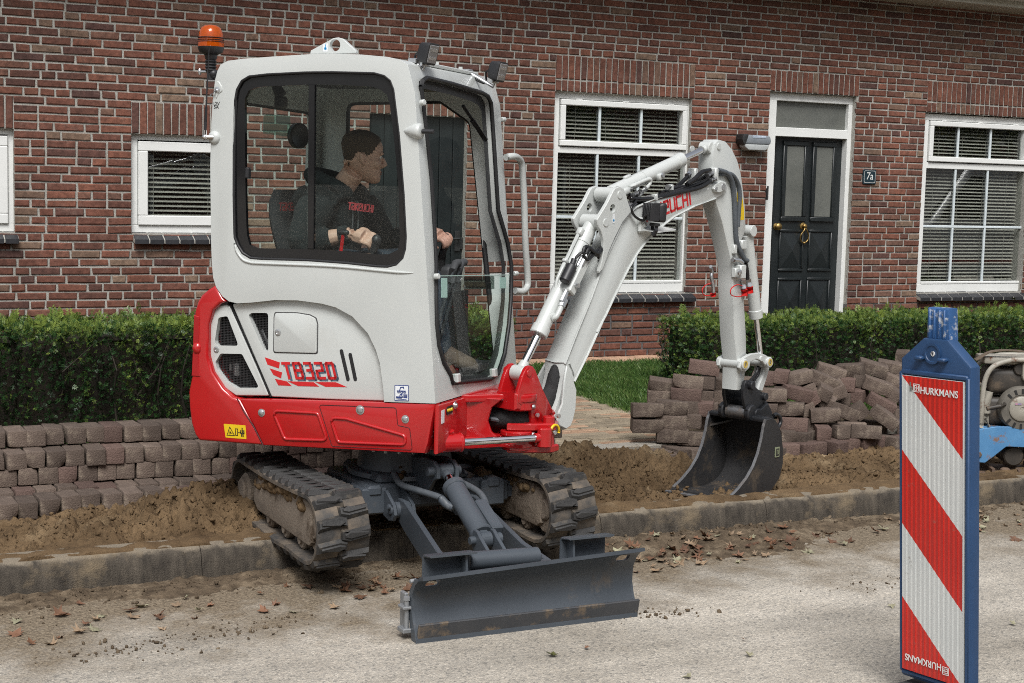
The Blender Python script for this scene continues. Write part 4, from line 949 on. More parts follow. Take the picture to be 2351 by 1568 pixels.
LM = {k: [leaf_mesh(i*7+len(k), m) for i in range(5)] for k, m in LC.items()}
def leaf(x, y, z, kind, label, group, s=1.0, tilt=.35):
    o = bpy.data.objects.new('fallen_leaf', random.choice(LM[kind])); COL.objects.link(o); o.location = (float(x), float(y), float(z)+.003)
    o.rotation_euler = (random.gauss(0, tilt*.6), random.gauss(0, tilt*.6), random.uniform(0, 6.28)); o.scale = (s, s, s*random.uniform(.8, 1.5)); tag(o, label, 'leaf', group); return o
def drift(cx, cy, sx, sy, n, kinds, label, group, s0=.55, s1=1.1):
    for i in range(n):
        x, y = random.gauss(cx, sx), random.gauss(cy, sy)
        if y > kerb_y(x)-.03: y = kerb_y(x)-.03-abs(random.gauss(0, .03))
        leaf(x, y, max(0, gut(x, y))+random.uniform(-.004, .008), random.choice(kinds), label, group, random.uniform(s0, s1))
drift(4.15, 6.02, .38, .10, 84, ['brown', 'tan', 'rust', 'brown', 'brown', 'tan', 'pale'], 'dry leaf in the drift against the kerb between blade and beacon', 'leaves drifted against the kerb by the bucket')
drift(3.95, 5.86, .30, .07, 26, ['tan', 'pale', 'brown', 'tan'], 'curled leaf at the road side edge of the drift before the kerb', 'leaves at the road edge of the drift')
drift(2.52, 5.98, .22, .10, 44, ['brown', 'brown', 'rust', 'tan'], 'wet brown leaf lying under the kerb between track and blade', 'brown leaves behind the blade')
drift(1.30, 5.85, .32, .10, 22, ['brown', 'tan', 'rust', 'pale'], 'brown leaf scattered along the gutter at the left', 'leaves in the gutter at the left')
drift(5.75, 5.98, .24, .12, 60, ['tan', 'pale', 'rust', 'brown', 'pale'], 'dry leaf heaped against the kerb right of the beacon', 'leaves heaped right of the beacon')
for px, py, kind, lab, s in ((1268, 1504, 'green', 'curled dark green leaf alone on the road below the blade', .75), (1500, 1300, 'tan', 'tan leaf lying on the road just right of the blade', .5), (2048, 1390, 'pale', 'yellowish leaf on the road at the left foot of the beacon', .6), (1720, 1504, 'pale', 'pale ragged leaf on the road left of the beacon', .6),
        (1582, 1553, 'pale', 'grey-green leaf at the bottom edge of the road', .6), (1345, 1487, 'rust', 'thin rust leaf on the road right of the dark green leaf', .4), (135, 1412, 'brown', 'large dark brown rolled leaf in the gutter at the left', 1.25), (40, 1425, 'pale', 'cream torn leaf at the far left edge of the road', .8),
        (325, 1392, 'pale', 'pale green leaf with long yellow stalk in the left gutter', 1.0), (300, 1400, 'brown', 'brown leaf under the pale green leaf in the left gutter', 1.0), (405, 1390, 'tan', 'tan leaf right of the pale green leaf in the gutter', .7), (180, 1385, 'rust', 'orange brown leaf behind the rolled brown leaf', .6), (2325, 1432, 'pale', 'small grey leaf on the road right of the beacon', .5), (455, 1400, 'pale', 'whitish leaf scrap at the road side of the gutter', .55), (600, 1362, 'rust', 'rusty leaf by the kerb below the near track', .6), (1710, 1468, 'brown', 'thin brown leaf scrap on the bare road', .4)):
    p = at_z(px, py, .008); leaf(p[0], p[1], .006, kind, lab, None, s, .25)
p = at_z(2052, 1066, .15); leaf(p[0], p[1], .16, 'pale', 'pale green maple leaf on the sand left of the beacon', None, .9, .35)
p = at_z(2095, 722, .87); leaf(9.62, 9.55, .885, 'green', 'yellow leaf caught on top of the right hand hedge', None, .9, .3)

# ================================================================ TRAFFIC BEACON
bc = np.array([3.555, 3.865, 0.0]); th = math.radians(6.5)
BY = np.array([math.sin(th)*1.0, -math.cos(th), 0]); BX = np.array([-math.cos(th), -math.sin(th), 0])   # BY: to the viewer's right along the panel, BX: out of the panel
beacon = empty('traffic_beacon', bc); tag(beacon, 'blue plastic road beacon with red and white diagonal stripes standing at the right', 'traffic beacon')
BO = np.array(bc)
def bp_(u, v, w=0.0): return bc+BY*u+np.array([0, 0, v])+BX*w
blue_m = pm('blue_plastic', (0.013, 0.045, 0.115), (0.022, 0.062, 0.15), rough=0.5, scale=5, contrast=0.6, dirt=(.22, .27, .33), dirt_scale=16, dirt_lo=.66, dirt_hi=.80, bump=.08, bscale=80)
out = [(-.150, .075), (.150, .075), (.150, 1.188), (.052, 1.272), (-.052, 1.272), (-.150, 1.196)]
mb = MB(); mb.prism([bp_(u, v, .0) for u, v in rounded(out, [.010, .010, .010, .008, .008, .010])], BX*-.050, bev=.009, seg=2); child(mb, 'body', blue_m, beacon, BO, 35)
mb = MB(); R_ = [(-.142, .095), (.144, .095), (.144, 1.152), (-.142, 1.152)]
for a, b in ((0, 1), (1, 2), (2, 3), (3, 0)):
    a, b = R_[a], R_[b]; mb.bar(bp_(*a, .004), bp_(*b, .004), .016, .014, up=BX, bev=.004)
child(mb, 'panel_rim', blue_m, beacon, BO, 40)
mb = MB(); nk = [(-.05, 1.265), (.05, 1.265), (.047, 1.375), (-.047, 1.375)]; mb.prism([bp_(u, v, -.012) for u, v in nk], BX*-.052, bev=.012, seg=2)
for u in (-.03, -.01, .012, .032): mb.box(bp_(u, 1.32, -.011), (.009, .012, .10), (BY, BX, np.array([0, 0, 1.0])), bev=.003)
child(mb, 'neck', pm('blue_plastic_worn', (0.02, 0.075, 0.20), (.03, .10, .26), rough=.55, scale=10, dirt=(.40, .42, .44), dirt_scale=34, dirt_lo=.52, dirt_hi=.62), beacon, BO, 40)
mb = MB(); mb.lathe(bp_(-.008, 1.222, .003), BX, [(-.004, .001), (-.004, .034), (.004, .036), (.004, .028), (.001, .026), (.001, .001)], 24)
for u in (-.058, .042): mb.box(bp_(u, 1.205, .010), (.034, .03, .013), (BY, BX, np.array([0, 0, 1.0])), bev=.004)
child(mb, 'lamp_socket', blue_m, beacon, BO, 40)
mb = MB(); mb.lathe(bp_(-.004, 1.222, .004), BX, [(0, .001), (0, .0085), (.003, .0085), (.003, .001)], 14); child(mb, 'rivet', pm('rivet_grey', (.6, .6, .6), (.7, .7, .7), rough=.4), beacon, BO, 40)
text_mesh('number', '9', .020, pm('rivet_dark', (.01, .01, .02)), beacon, basis(np.array(bp_(-.004, 1.222, .0085))-BO, BY, (0, 0, 1), BX), depth=.001)
# sheeting: red and white diagonal stripes, ribs built as a corrugated face
U0, U1, V0, V1 = -.130, .133, .108, 1.140
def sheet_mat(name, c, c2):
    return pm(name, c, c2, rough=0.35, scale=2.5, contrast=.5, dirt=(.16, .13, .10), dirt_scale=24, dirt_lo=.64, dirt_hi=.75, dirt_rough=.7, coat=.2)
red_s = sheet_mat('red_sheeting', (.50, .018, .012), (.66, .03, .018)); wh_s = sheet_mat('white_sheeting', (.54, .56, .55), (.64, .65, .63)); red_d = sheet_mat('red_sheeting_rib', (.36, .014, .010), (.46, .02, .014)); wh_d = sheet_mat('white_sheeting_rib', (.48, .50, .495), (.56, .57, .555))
W_ = U1-U0; sl = .258; ph = .258          # stripe: rise over the width, height of one stripe
def stripe(k, mat, name):
    V = []; F = []; MI = []; nu = 52; us = np.linspace(U0, U1, nu+1)
    rib = lambda u: .0165+.0010*(1 if (int((u-U0)/(W_/26)) % 2) else 0)
    lo = lambda u: V1-((u-U0)/W_)*sl-k*ph
    for i in range(nu):
        a, b = us[i], us[i+1]; qa = [min(V1, max(V0, lo(a)+d)) for d in (-ph, 0)]; qb = [min(V1, max(V0, lo(b)+d)) for d in (-ph, 0)]
        if qa[1]-qa[0] < 1e-4 and qb[1]-qb[0] < 1e-4: continue
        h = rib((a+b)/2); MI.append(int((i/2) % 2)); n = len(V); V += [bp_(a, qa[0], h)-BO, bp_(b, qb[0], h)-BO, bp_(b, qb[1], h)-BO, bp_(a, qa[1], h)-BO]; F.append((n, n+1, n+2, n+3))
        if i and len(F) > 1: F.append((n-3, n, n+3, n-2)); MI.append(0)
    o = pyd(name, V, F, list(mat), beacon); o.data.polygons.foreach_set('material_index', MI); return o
mb = MB(); mb.box(bp_((U0+U1)/2, (V0+V1)/2, .009), (W_, V1-V0, .014), (BY, np.array([0, 0, 1.0]), BX)); child(mb, 'panel_board', pm('board_edge', (.45, .46, .45)), beacon, BO)
for k in range(-1, 4): stripe(k, (red_s, red_d) if k % 2 else (wh_s, wh_d), 'red_stripe' if k % 2 else 'white_stripe')
txt_m = pm('sheet_lettering', (.66, .67, .65), (.72, .73, .71), rough=.4)
text_mesh('lettering', 'HURKMANS', .0335, txt_m, beacon, basis(np.array(bp_(.034, 1.095, .0195))-BO, BY, (0, 0, 1), BX), depth=.0008, sx=.90, bold=.0004)
text_mesh('lettering', 'HURKMANS', .0335, txt_m, beacon, basis(np.array(bp_(-.034, .155, .0195))-BO, -BY, (0, 0, -1), BX), depth=.0008, sx=.90, bold=.0004)
def logo(u, v, sg):
    mb = MB(); f = lambda a, b: bp_(u+a*sg, v+b*sg, .0192)
    P = [(-.013, -.013), (.013, -.013), (.013, .013), (-.013, .013)]
    for i in range(4): mb.bar(f(*P[i]), f(*P[(i+1) % 4]), .0022, .0006, up=BX)
    for a, b in (((-.009, -.008), (-.009, .008)), ((-.009, .008), (-.001, .008)), ((-.009, -.008), (-.001, -.008)), ((-.006, 0), (0, 0)), ((.002, -.009), (.002, .009)), ((.010, -.009), (.010, .009)), ((.002, 0), (.010, 0))): mb.bar(f(*a), f(*b), .0026, .0006, up=BX)
    child(mb, 'emblem', txt_m, beacon, BO)
logo(-.064, 1.102, 1); logo(.064, .147, -1)
mb = MB(); P = bp_(-.090, 1.105, .0193); mb.box(P, (.006, .03, .0006), (BY, np.array([0, 0, 1.0]), BX)); mb.box(P-[0, 0, .006]+BY*.003, (.011, .013, .0007), (BY, np.array([0, 0, 1.0]), BX)); child(mb, 'quality_mark', pm('mark_dark', (.03, .05, .07), (.3, .3, .25), scale=200), beacon, BO)
mb = MB(); mb.box(bp_(.02, .028, -.06), (.34, .26, .055), (BY, BX, np.array([0, 0, 1.0])), bev=.015, seg=2); child(mb, 'foot', pm('black_rubber_foot', (.02, .02, .02), (.04, .04, .04), rough=.8), beacon, BO, 40)
mb = MB(); mb.box(bp_(0, .068, -.035), (.06, .06, .05), (BY, BX, np.array([0, 0, 1.0])), bev=.006); mb.box(bp_(.02, .082, .006), (.035, .03, .014), (BY, BX, np.array([0, 0, 1.0])), bev=.004); child(mb, 'stem', blue_m, beacon, BO)

# the board has been knocked a little askew: tip it about its head, in the plane across the street
_pv = Vector(bp_(0, 1.15)); _ax = Vector((_f[0], _f[1], 0)).normalized(); _Mt = Matrix.Translation(_pv) @ Matrix.Rotation(math.radians(-3.0), 4, _ax) @ Matrix.Translation(-_pv)
beacon.matrix_world = _Mt @ Matrix.Translation(Vector(BO))
# ================================================================ PLATE COMPACTOR
pc = np.array([6.66, 6.63, .125]); cr = math.radians(-30)
CX = np.array([math.cos(cr), math.sin(cr), 0]); CY = np.array([-math.sin(cr), math.cos(cr), 0])
comp = empty('plate_compactor', pc); comp.scale = (.84, .84, .84); tag(comp, 'rusty blue plate compactor with small engine parked on the sand at right', 'plate compactor')
def cp(x, y, z): return pc+CX*x+CY*y+np.array([0, 0, z])
CA = (CX, CY, np.array([0, 0, 1.0]))
rust_m = pm('rusty_steel', (.07, .045, .032), (.17, .115, .08), rough=.8, scale=12, contrast=.8, bump=.3, dirt=(.20, .10, .05), dirt_scale=9, dirt_lo=.58, dirt_hi=.68)
bluec_m = pm('chipped_blue_paint', (.045, .16, .34), (.09, .24, .43), rough=.5, scale=7, contrast=.7, dirt=(.18, .10, .06), dirt_scale=10, dirt_lo=.56, dirt_hi=.63)
grime_m = pm('oily_plastic', (.012, .011, .010), (.06, .05, .04), rough=.55, scale=7, contrast=.8, dirt=(.14, .10, .065), dirt_scale=5, dirt_lo=.54, dirt_hi=.7)
gmet_m = pm('dirty_cream_metal', (.22, .205, .17), (.38, .36, .31), rough=.55, scale=9, contrast=.7, dirt=(.12, .055, .03), dirt_scale=13, dirt_lo=.55, dirt_hi=.65)
sec = [(-.27, .115), (-.245, .045), (-.20, .010), (-.14, .0), (.26, .0), (.32, .012), (.37, .06), (.385, .06), (.335, -.0), (.27, -.012), (-.15, -.012), (-.21, .0), (-.258, .038), (-.282, .115)]
mb = MB(); mb.prism([cp(x, -.22, z+.012) for x, z in sec], CY*.44)
for x in (-.12, .06, .2): mb.prism([cp(x, -.2, .012), cp(x+.02, -.2, .012), cp(x+.02, -.2, .05), cp(x, -.2, .045)], CY*.4)
mb.lathe(cp(-.02, -.16, .012), (0, 0, 1), [(0, .04), (.03, .035), (.04, .02), (.04, .001)], 14); child(mb, 'base_plate', rust_m, comp, pc, 40)
fr_ = [(-.27, .165), (-.255, .09), (-.17, .085), (-.12, .125), (-.03, .205), (.34, .205), (.34, .36), (-.10, .345), (-.27, .315)]
mb = MB()
for y in (-.19, .17): mb.prism([cp(x, y, z) for x, z in rounded(fr_, .02)], CY*.018, bev=.004)
mb.box(cp(-.02, 0, .33), (.66, .34, .02), CA, bev=.004); child(mb, 'side_frame', bluec_m, comp, pc, 40)
mb = MB()
for x, z in ((-.215, .145), (.28, .30)): mb.cyl(cp(x, -.19, z), cp(x, -.205, z), .020, n=6, bev=.003)
child(mb, 'bolt', rust_m, comp, pc, 40)
mb = MB(); mb.cyl(cp(.04, -.14, .13), cp(.04, .14, .13), .07, n=24, bev=.01); mb.cyl(cp(.20, -.14, .13), cp(.20, .14, .13), .06, n=24, bev=.01); child(mb, 'exciter_housing', grime_m, comp, pc, 40)
mb = MB(); mb.box(cp(.02, .02, .44), (.40, .26, .20), CA, bev=.04, seg=3); mb.box(cp(-.18, .02, .45), (.10, .22, .22), CA, bev=.03, seg=2); child(mb, 'engine_block', grime_m, comp, pc, 40)
EC = cp(.06, -.13, .475)
mb = MB(); mb.lathe(EC, -CY, [(0, .001), (0, .155), (.05, .150), (.062, .142), (.066, .10), (.060, .098), (.060, .001)], 36); child(mb, 'starter_housing', pm('housing_grey', (.075, .07, .06), (.17, .155, .13), rough=.6, scale=10, contrast=.7), comp, pc, 35)
mb = MB()
for k in range(16):
    t = k*math.pi/8
    if k in (7, 8, 9): continue
    q = EC-CY*.0665+CX*math.cos(t)*.122+np.array([0, 0, math.sin(t)*.122]); rad = CX*math.cos(t)+np.array([0, 0, math.sin(t)]); mb.box(q, (.036, .002, .016), (rad, CY, np.cross(rad, CY)))
child(mb, 'cooling_slot', dark_m, comp, pc)
mb = MB(); mb.lathe(EC-CY*.06, -CY, [(0, .001), (0, .088), (.010, .086), (.016, .076), (.018, .015), (.014, .012), (.014, .001)], 30); child(mb, 'starter_cap', gmet_m, comp, pc, 35)
mb = MB(); mb.box(EC-CY*.0795+CX*-.03+np.array([0, 0, .035]), (.045, .002, .012), CA); child(mb, 'sticker', pm('sticker_blue', (.05, .16, .35), (.5, .2, .2), scale=60), comp, pc)
mb = MB(); mb.tube([EC-CY*.06+CX*-.12+np.array([0, 0, .03]), EC-CY*.10+CX*-.16+np.array([0, 0, .02]), EC-CY*.105+CX*-.25+np.array([0, 0, 0])], .016, 10); child(mb, 'starter_grip', grime_m, comp, pc, 50)
mb = MB(); mb.box(cp(.06, .02, .655), (.44, .28, .19), CA, bev=.05, seg=4); child(mb, 'fuel_tank', grime_m, comp, pc, 40)
mb = MB(); mb.prism([cp(x, -.155, z) for x, z in rounded([(.06, .66), (.30, .64), (.30, .80), (.06, .80)], [.05, .02, .02, .02])], CY*.30, bev=.012, seg=2); mb.box(cp(.05, 0, .80), (.5, .26, .05), CA, bev=.015, seg=2); child(mb, 'top_cover', gmet_m, comp, pc, 40)
mb = MB(); mb.lathe(cp(.05, -.11, .745), -CY, [(0, .001), (0, .042), (.02, .042), (.026, .036), (.026, .001)], 20); mb.box(cp(.02, -.10, .805), (.12, .08, .03), CA, bev=.01); child(mb, 'filler_cap', grime_m, comp, pc, 40)
tube_p = [(-.20, -.16, .33), (-.205, -.16, .50), (-.195, -.16, .66), (-.15, -.16, .755), (-.06, -.16, .80), (.05, -.16, .815), (.4, -.16, .815)]
mb = MB(); mb.tube(spline([cp(*p) for p in tube_p], 5), .018, 12); mb.tube(spline([cp(p[0], .16, p[2]) for p in tube_p], 5), .018, 12); mb.cyl(cp(-.195, -.16, .62), cp(-.195, .16, .62), .014); child(mb, 'guard_tube', gmet_m, comp, pc, 50)
mb = MB(); mb.tube([cp(-.17, -.12, .36), cp(-.165, -.12, .5), cp(-.15, -.12, .58)], .028, 12); mb.tube([cp(-.18, -.17, .40), cp(-.15, -.175, .34)], .012, 8); mb.cyl(cp(-.17, -.12, .43), cp(-.17, -.12, .46), .036, n=14); child(mb, 'carburettor', gmet_m, comp, pc, 50)
mb = MB()
for y in (-.14, .14): mb.tube(spline([cp(.10, y, .34), cp(.16, y, .70), cp(.5, y, 1.0), cp(.75, y, 1.02)], 5), .016, 10)
mb.cyl(cp(.75, -.14, 1.02), cp(.75, .14, 1.02), .018); child(mb, 'handle', rust_m, comp, pc, 50)
strap = MB(); sp_ = spline([cp(-.26, -.12, .80), cp(-.15, -.13, .865), cp(.02, -.13, .875), (cp(.15, -.12, .86)), cp(.22, -.1, .90), cp(.24, -.1, .97), cp(.29, -.1, .96)], 5)
Rr = []
for i, p in enumerate(sp_):
    d = sp_[min(i+1, len(sp_)-1)]-sp_[max(i-1, 0)]; _, u, w = frame_of(d); Rr.append([p+CY*.03+w*.004, p-CY*.03+w*.004, p-CY*.03-w*.004, p+CY*.03-w*.004])
strap.rings(Rr); child(strap, 'strap', pm('dirty_strap', (.07, .05, .035), (.17, .13, .095), rough=.95, scale=25, contrast=.7), comp, pc, 50)
mb = MB(); mb.tube(spline([cp(.18, -.1, .86), cp(.19, -.1, .95), cp(.24, -.1, 1.0), cp(.30, -.1, .97)], 5), .024, 10); child(mb, 'rope_end', pm('rope', (.14, .10, .08), (.25, .18, .14), rough=.95, scale=40), comp, pc, 50)

# ================================================================ MINI EXCAVATOR
SL = np.array([2.75, 6.5, 0.0])                      # slewing axis on the ground
PHI = math.radians(48); FW = np.array([math.cos(PHI), -math.sin(PHI), 0]); LF = np.array([math.sin(PHI), math.cos(PHI), 0]); UP = np.array([0, 0, 1.0])
AZ = math.radians(22); BD = np.array([math.cos(AZ), math.sin(AZ), 0]); BN = np.array([math.sin(AZ), -math.cos(AZ), 0]); PIV = SL+FW*.56
exc = empty('mini_excavator', SL); tag(exc, 'light grey and red mini excavator with cab, dozer blade and bucket digging at the kerb', 'excavator')
def U(a, l, z): return SL+FW*a+LF*l+UP*z             # upper structure: forward, left, up
def B(s, r, z): return PIV+BD*s+BN*r+UP*z            # boom plane: outwards, right side, up
cA = lambda x, y: (420.92+x/2.9257, 38.26+y/2.9257)
cB = lambda x, y: (420.92+x/2.6713, 535.71+y/2.6713)
cC = lambda x, y: (497.44+x/2.27556, 956.62+y/2.27556)
cD = lambda x, y: (1109.68+x/3.30446, 290.81+y/3.30446)
cE = lambda x, y: (1109.68+x/2.92697, 688.77+y/2.92697)
def on_l(p, l):                                      # survey point -> (a, z) on the upright plane l
    d = hit(p[0], p[1], SL+LF*l, LF)-SL; return float(d@FW), float(d[2])
def on_r(p, r=.06):                                  # survey point -> (s, z) on the boom plane r
    d = hit(p[0], p[1], PIV+BN*r, BN)-PIV; return float(d@BD), float(d[2])
def on_x(p, x): d = hit(p[0], p[1], (x, 0, 0), (1, 0, 0)); return float(d[1]), float(d[2])
def mch(mb, name, mat, parent=None, smooth=35):
    o = mb.build(name, mat, parent or exc, smooth=smooth, origin=SL); o.location = (0, 0, 0); return o
def raw(mb, name):                                   # loose mesh used as a cutter
    return mb.build(name, None)
def sideprism(mb, pts, l0, l1, **k): mb.prism([U(a, l0, z) for a, z in pts], LF*(l1-l0), **k); return mb
def boomprism(mb, pts, r0, r1, **k): mb.prism([B(s, r0, z) for s, z in pts], BN*(r1-r0), **k); return mb
grey_m = pm('machine_grey', (.475, .495, .48), (.515, .535, .52), rough=.32, scale=2.0, coat=.35, spec=.5, dirt=(.405, .40, .37), dirt_scale=3.0, dirt_lo=.60, dirt_hi=.95, dirt_rough=.5)
red_m = pm('machine_red', (.37, .007, .009), (.42, .009, .011), rough=.24, scale=2.0, coat=.6, dirt=(.30, .012, .012), dirt_scale=4, dirt_lo=.6, dirt_hi=.9, dirt_rough=.4)
steel_m = pm('dark_grey_paint', (.050, .060, .072), (.066, .077, .090), rough=.42, scale=3.0, dirt=(.13, .105, .08), dirt_scale=6, dirt_lo=.62, dirt_hi=.85)
mud_m = pm('muddy_steel', (.165, .132, .102), (.25, .205, .16), rough=.9, scale=9, contrast=.7, dirt=(.06, .04, .024), dirt_scale=6, dirt_lo=.5, dirt_hi=.62, bump=.5)
rub_m = pm('track_rubber', (.030, .029, .028), (.060, .056, .052), rough=.75, scale=8, contrast=.7, bump=.25, dirt=(.165, .13, .095), dirt_scale=6, dirt_lo=.42, dirt_hi=.66)
blk_s = pm('black_seal', (.010, .010, .011), (.016, .016, .017), rough=.5, scale=9)
blk_p = pm('black_plastic', (.014, .014, .016), (.022, .022, .024), rough=.45, scale=9)
frit_m = pm('window_edge_print', (.008, .008, .009), (.011, .011, .012), rough=.08, scale=5)
chr_m = pm('chrome', (.78, .78, .79), (.84, .84, .85), rough=.08, metal=1.0, scale=3)
zinc_m = pm('zinc_fitting', (.50, .51, .52), (.64, .65, .66), rough=.32, metal=.9, scale=30)
hose_m = pm('hydraulic_hose', (.006, .006, .007), (.011, .011, .012), rough=.3, scale=40)
ghose_m = pm('grey_hose', (.06, .07, .08), (.085, .095, .105), rough=.55, scale=40)
bkt_m = pm('bucket_steel', (.016, .016, .018), (.034, .033, .033), rough=.5, scale=5, contrast=.7, bump=.15, dirt=(.115, .083, .052), dirt_scale=5.5, dirt_lo=.54, dirt_hi=.74)
edge_s = pm('worn_steel', (.20, .20, .21), (.34, .34, .34), rough=.42, metal=.8, scale=18, contrast=.7, dirt=(.14, .10, .07), dirt_scale=10, dirt_lo=.55, dirt_hi=.7)
cabglass = glass_mat('cab_glass', (.86, .94, .91), power=1.0)
clrglass = glass_mat('clear_glass', (.90, .955, .94), power=.8)
yel_m = pm('warning_yellow', (.62, .42, .008), (.70, .48, .012), rough=.4); decr_m = pm('decal_red', (.47, .012, .015), (.52, .015, .018), rough=.35); decb_m = pm('decal_blue_grey', (.06, .10, .14), (.08, .12, .16), rough=.35)
whd_m = pm('decal_white', (.66, .68, .70), (.72, .74, .75), rough=.4); navy_m = pm('decal_navy', (.02, .04, .16), (.03, .055, .2), rough=.4); blkd_m = pm('decal_black', (.01, .01, .01), (.015, .015, .015), rough=.4)

# ---- undercarriage -------------------------------------------------------------------
XC = 2.745
def belt_path(n=150):
    """centre line of the rubber belt in (y, z), front towards -y"""
    R = .140; pts = []
    fy, fz, ry, rz = 5.975, .283, 6.93, .272
    for t in np.linspace(0, 1, 40, endpoint=False): pts.append((fy+(ry-fy)*t, fz-R+.006*math.sin(t*math.pi*3)-(.010*math.exp(-((t-.12)/.12)**2))))
    for t in np.linspace(-math.pi/2, math.pi/2, 26, endpoint=False): pts.append((ry+math.cos(t)*R*.98, rz+math.sin(t)*R*.98))
    for t in np.linspace(0, 1, 40, endpoint=False): pts.append((ry+(fy-ry)*t, rz+R*.98+(fz-rz+.02*R)*t-.012*math.sin(t*math.pi)))
    for t in np.linspace(math.pi/2, 3*math.pi/2, 26, endpoint=False): pts.append((fy+math.cos(t)*R*1.02, fz+math.sin(t)*R))
    P = np.array(pts); d = np.linalg.norm(np.diff(np.vstack([P, P[:1]]), axis=0), axis=1); s = np.concatenate([[0], np.cumsum(d)]); t = np.linspace(0, s[-1], n, endpoint=False)
    PP = np.vstack([P, P[:1]]); return np.stack([np.interp(t, s, PP[:, 0]), np.interp(t, s, PP[:, 1])], 1), s[-1]
bp, per = belt_path(); TW = .232
def lug_mesh():
    """one tread lug: long tapered block from the belt edge to past the middle, angled"""
    mb = MB(); a = [(-.116, -.034), (-.02, -.018), (.016, -.024), (.016, .026), (-.02, .034), (-.116, .016)]; top = [(-.108, -.017), (-.022, -.004), (.008, -.009), (.008, .013), (-.022, .021), (-.108, .005)]
    mb._q([(x, y, 0) for x, y in a]+[(x, y, .026) for x, y in top], [tuple(range(6))[::-1], tuple(range(6, 12))]+[(i, (i+1) % 6, 6+(i+1) % 6, 6+i) for i in range(6)])
    bmesh.ops.bevel(mb.bm, geom=[e for e in mb.bm.edges if all(v.co.z > .01 for v in e.verts)], offset=.008, segments=2, affect='EDGES')
    bmesh.ops.recalc_face_normals(mb.bm, faces=mb.bm.faces[:]); me = bpy.data.meshes.new('lug'); mb.bm.to_mesh(me); mb.bm.free(); me.materials.append(pm('lug_rubber', (.016, .016, .016), (.040, .038, .036), rough=.62, scale=10, contrast=.7, bump=.25, dirt=(.15, .12, .085), dirt_scale=9, dirt_lo=.50, dirt_hi=.72)); shade(me, 30); return me
LUG = lug_mesh()
def track(x0, near):
    xc = x0+TW/2; n = len(bp); nr = []
    for i in range(n):
        t = bp[(i+1) % n]-bp[i-1]; t /= np.linalg.norm(t); nr.append(np.array([t[1], -t[0]]))   # outward
    mb = MB(); R = []
    for i in range(n):
        y, z = bp[i]; m = nr[i]; o_ = .011; R.append([(x0, y+m[0]*o_*.7, z+m[1]*o_*.7), (x0+.008, y+m[0]*o_, z+m[1]*o_), (x0+TW-.008, y+m[0]*o_, z+m[1]*o_), (x0+TW, y+m[0]*o_*.7, z+m[1]*o_*.7), (x0+TW, y-m[0]*.008, z-m[1]*.008), (x0+TW*.62, y-m[0]*.012, z-m[1]*.012), (x0+TW*.38, y-m[0]*.012, z-m[1]*.012), (x0, y-m[0]*.008, z-m[1]*.008)])
    mb.rings(R, cap=False, close=True); tr = mch(mb, 'track', rub_m, smooth=40)
    nl = 31
    for k in range(nl):
        for side in (0, 1):
            u = ((k+(.5 if side else 0))/nl*n); i = int(u) % n; f = u-int(u); p = bp[i]*(1-f)+bp[(i+1) % n]*f; m = nr[i]*(1-f)+nr[(i+1) % n]*f; m /= np.linalg.norm(m)
            T = np.array([0, -m[1], m[0]]); Nn = np.array([0, m[0], m[1]]); X = np.array([1.0, 0, 0])*(1 if not side else -1); Tt = np.cross(Nn, X)
            pos = np.array([xc, p[0], p[1]])+Nn*.0105
            o = bpy.data.objects.new('lug', LUG); COL.objects.link(o); o.parent = tr; o.matrix_local = basis(pos-SL, X, Tt, Nn)
    # guide horns inside
    mb = MB()
    for k in range(nl):
        i = int(k/nl*n); m = nr[i]; y, z = bp[i]; Nn = np.array([0, m[0], m[1]]); T = np.array([0, -m[1], m[0]])
        for dx in (-.03, .03): mb.box(np.array([xc+dx, y, z])-Nn*.028, (.018, .03, .04), (np.array([1.0, 0, 0]), T, Nn), bev=.006)
    mch(mb, 'guide_horns', rub_m, tr)['kind'] = 'stuff'
    # side frame, idler, sprocket, rollers
    mb = MB(); sf = [(6.02, .385), (6.10, .395), (6.72, .372), (6.80, .34), (6.80, .235), (6.74, .205), (6.02, .198), (5.985, .22), (5.975, .36)]
    mb.prism([(x0+.028, y, z) for y, z in sf], (TW-.056, 0, 0), bev=.012, seg=2); fr = mch(mb, 'side_frame', mud_m, tr)
    mb = MB(); mb.cyl((x0+.05, 5.975, .283), (x0+TW-.05, 5.975, .283), .112, n=28, bev=.01); mb.cyl((x0+.035, 5.975, .283), (x0+TW-.035, 5.975, .283), .05, n=20, bev=.01); mch(mb, 'idler', mud_m, tr)
    mb = MB(); Rr = []
    for k in range(44):
        t = k*2*math.pi/44; q = .123 if k % 4 < 2 else .098; Rr.append((6.93+math.cos(t)*q, .272+math.sin(t)*q))
    mb.prism([(xc-.02, y, z) for y, z in Rr], (.04, 0, 0)); mb.cyl((x0+.02, 6.93, .272), (x0+TW-.02, 6.93, .272), .078, n=24, bev=.012); mb.cyl((x0+.004, 6.93, .272), (x0+.03, 6.93, .272), .055, n=18, bev=.008); mch(mb, 'sprocket', mud_m, tr)
    for y in (6.16, 6.38, 6.60): 
        mb = MB(); mb.cyl((x0+.045, y, .196), (x0+TW-.045, y, .196), .044, n=18, bev=.008); mb.cyl((x0+.035, y, .196), (x0+TW-.035, y, .196), .020, n=12); mch(mb, 'roller', mud_m, tr)
    # caked mud on the frame
    mb = MB()
    for i in range(46):
        y = random.uniform(6.05, 6.78); z = .385-.04*random.random()-(.03 if y > 6.7 else 0); mb.ball((x0+.026+random.random()*.02, y, z), random.uniform(.010, .028), 7, (1, 1.3, .9))
    mch(mb, 'caked_mud', soil_m, tr, 60)['kind'] = 'stuff'
    return tr
track(2.075, True); track(3.17, False)
mb = MB()
mb.box((XC, 6.50, .335), (.60, .50, .115), bev=.012); mb.box((XC, 6.5, .405), (.46, .46, .05), bev=.02)
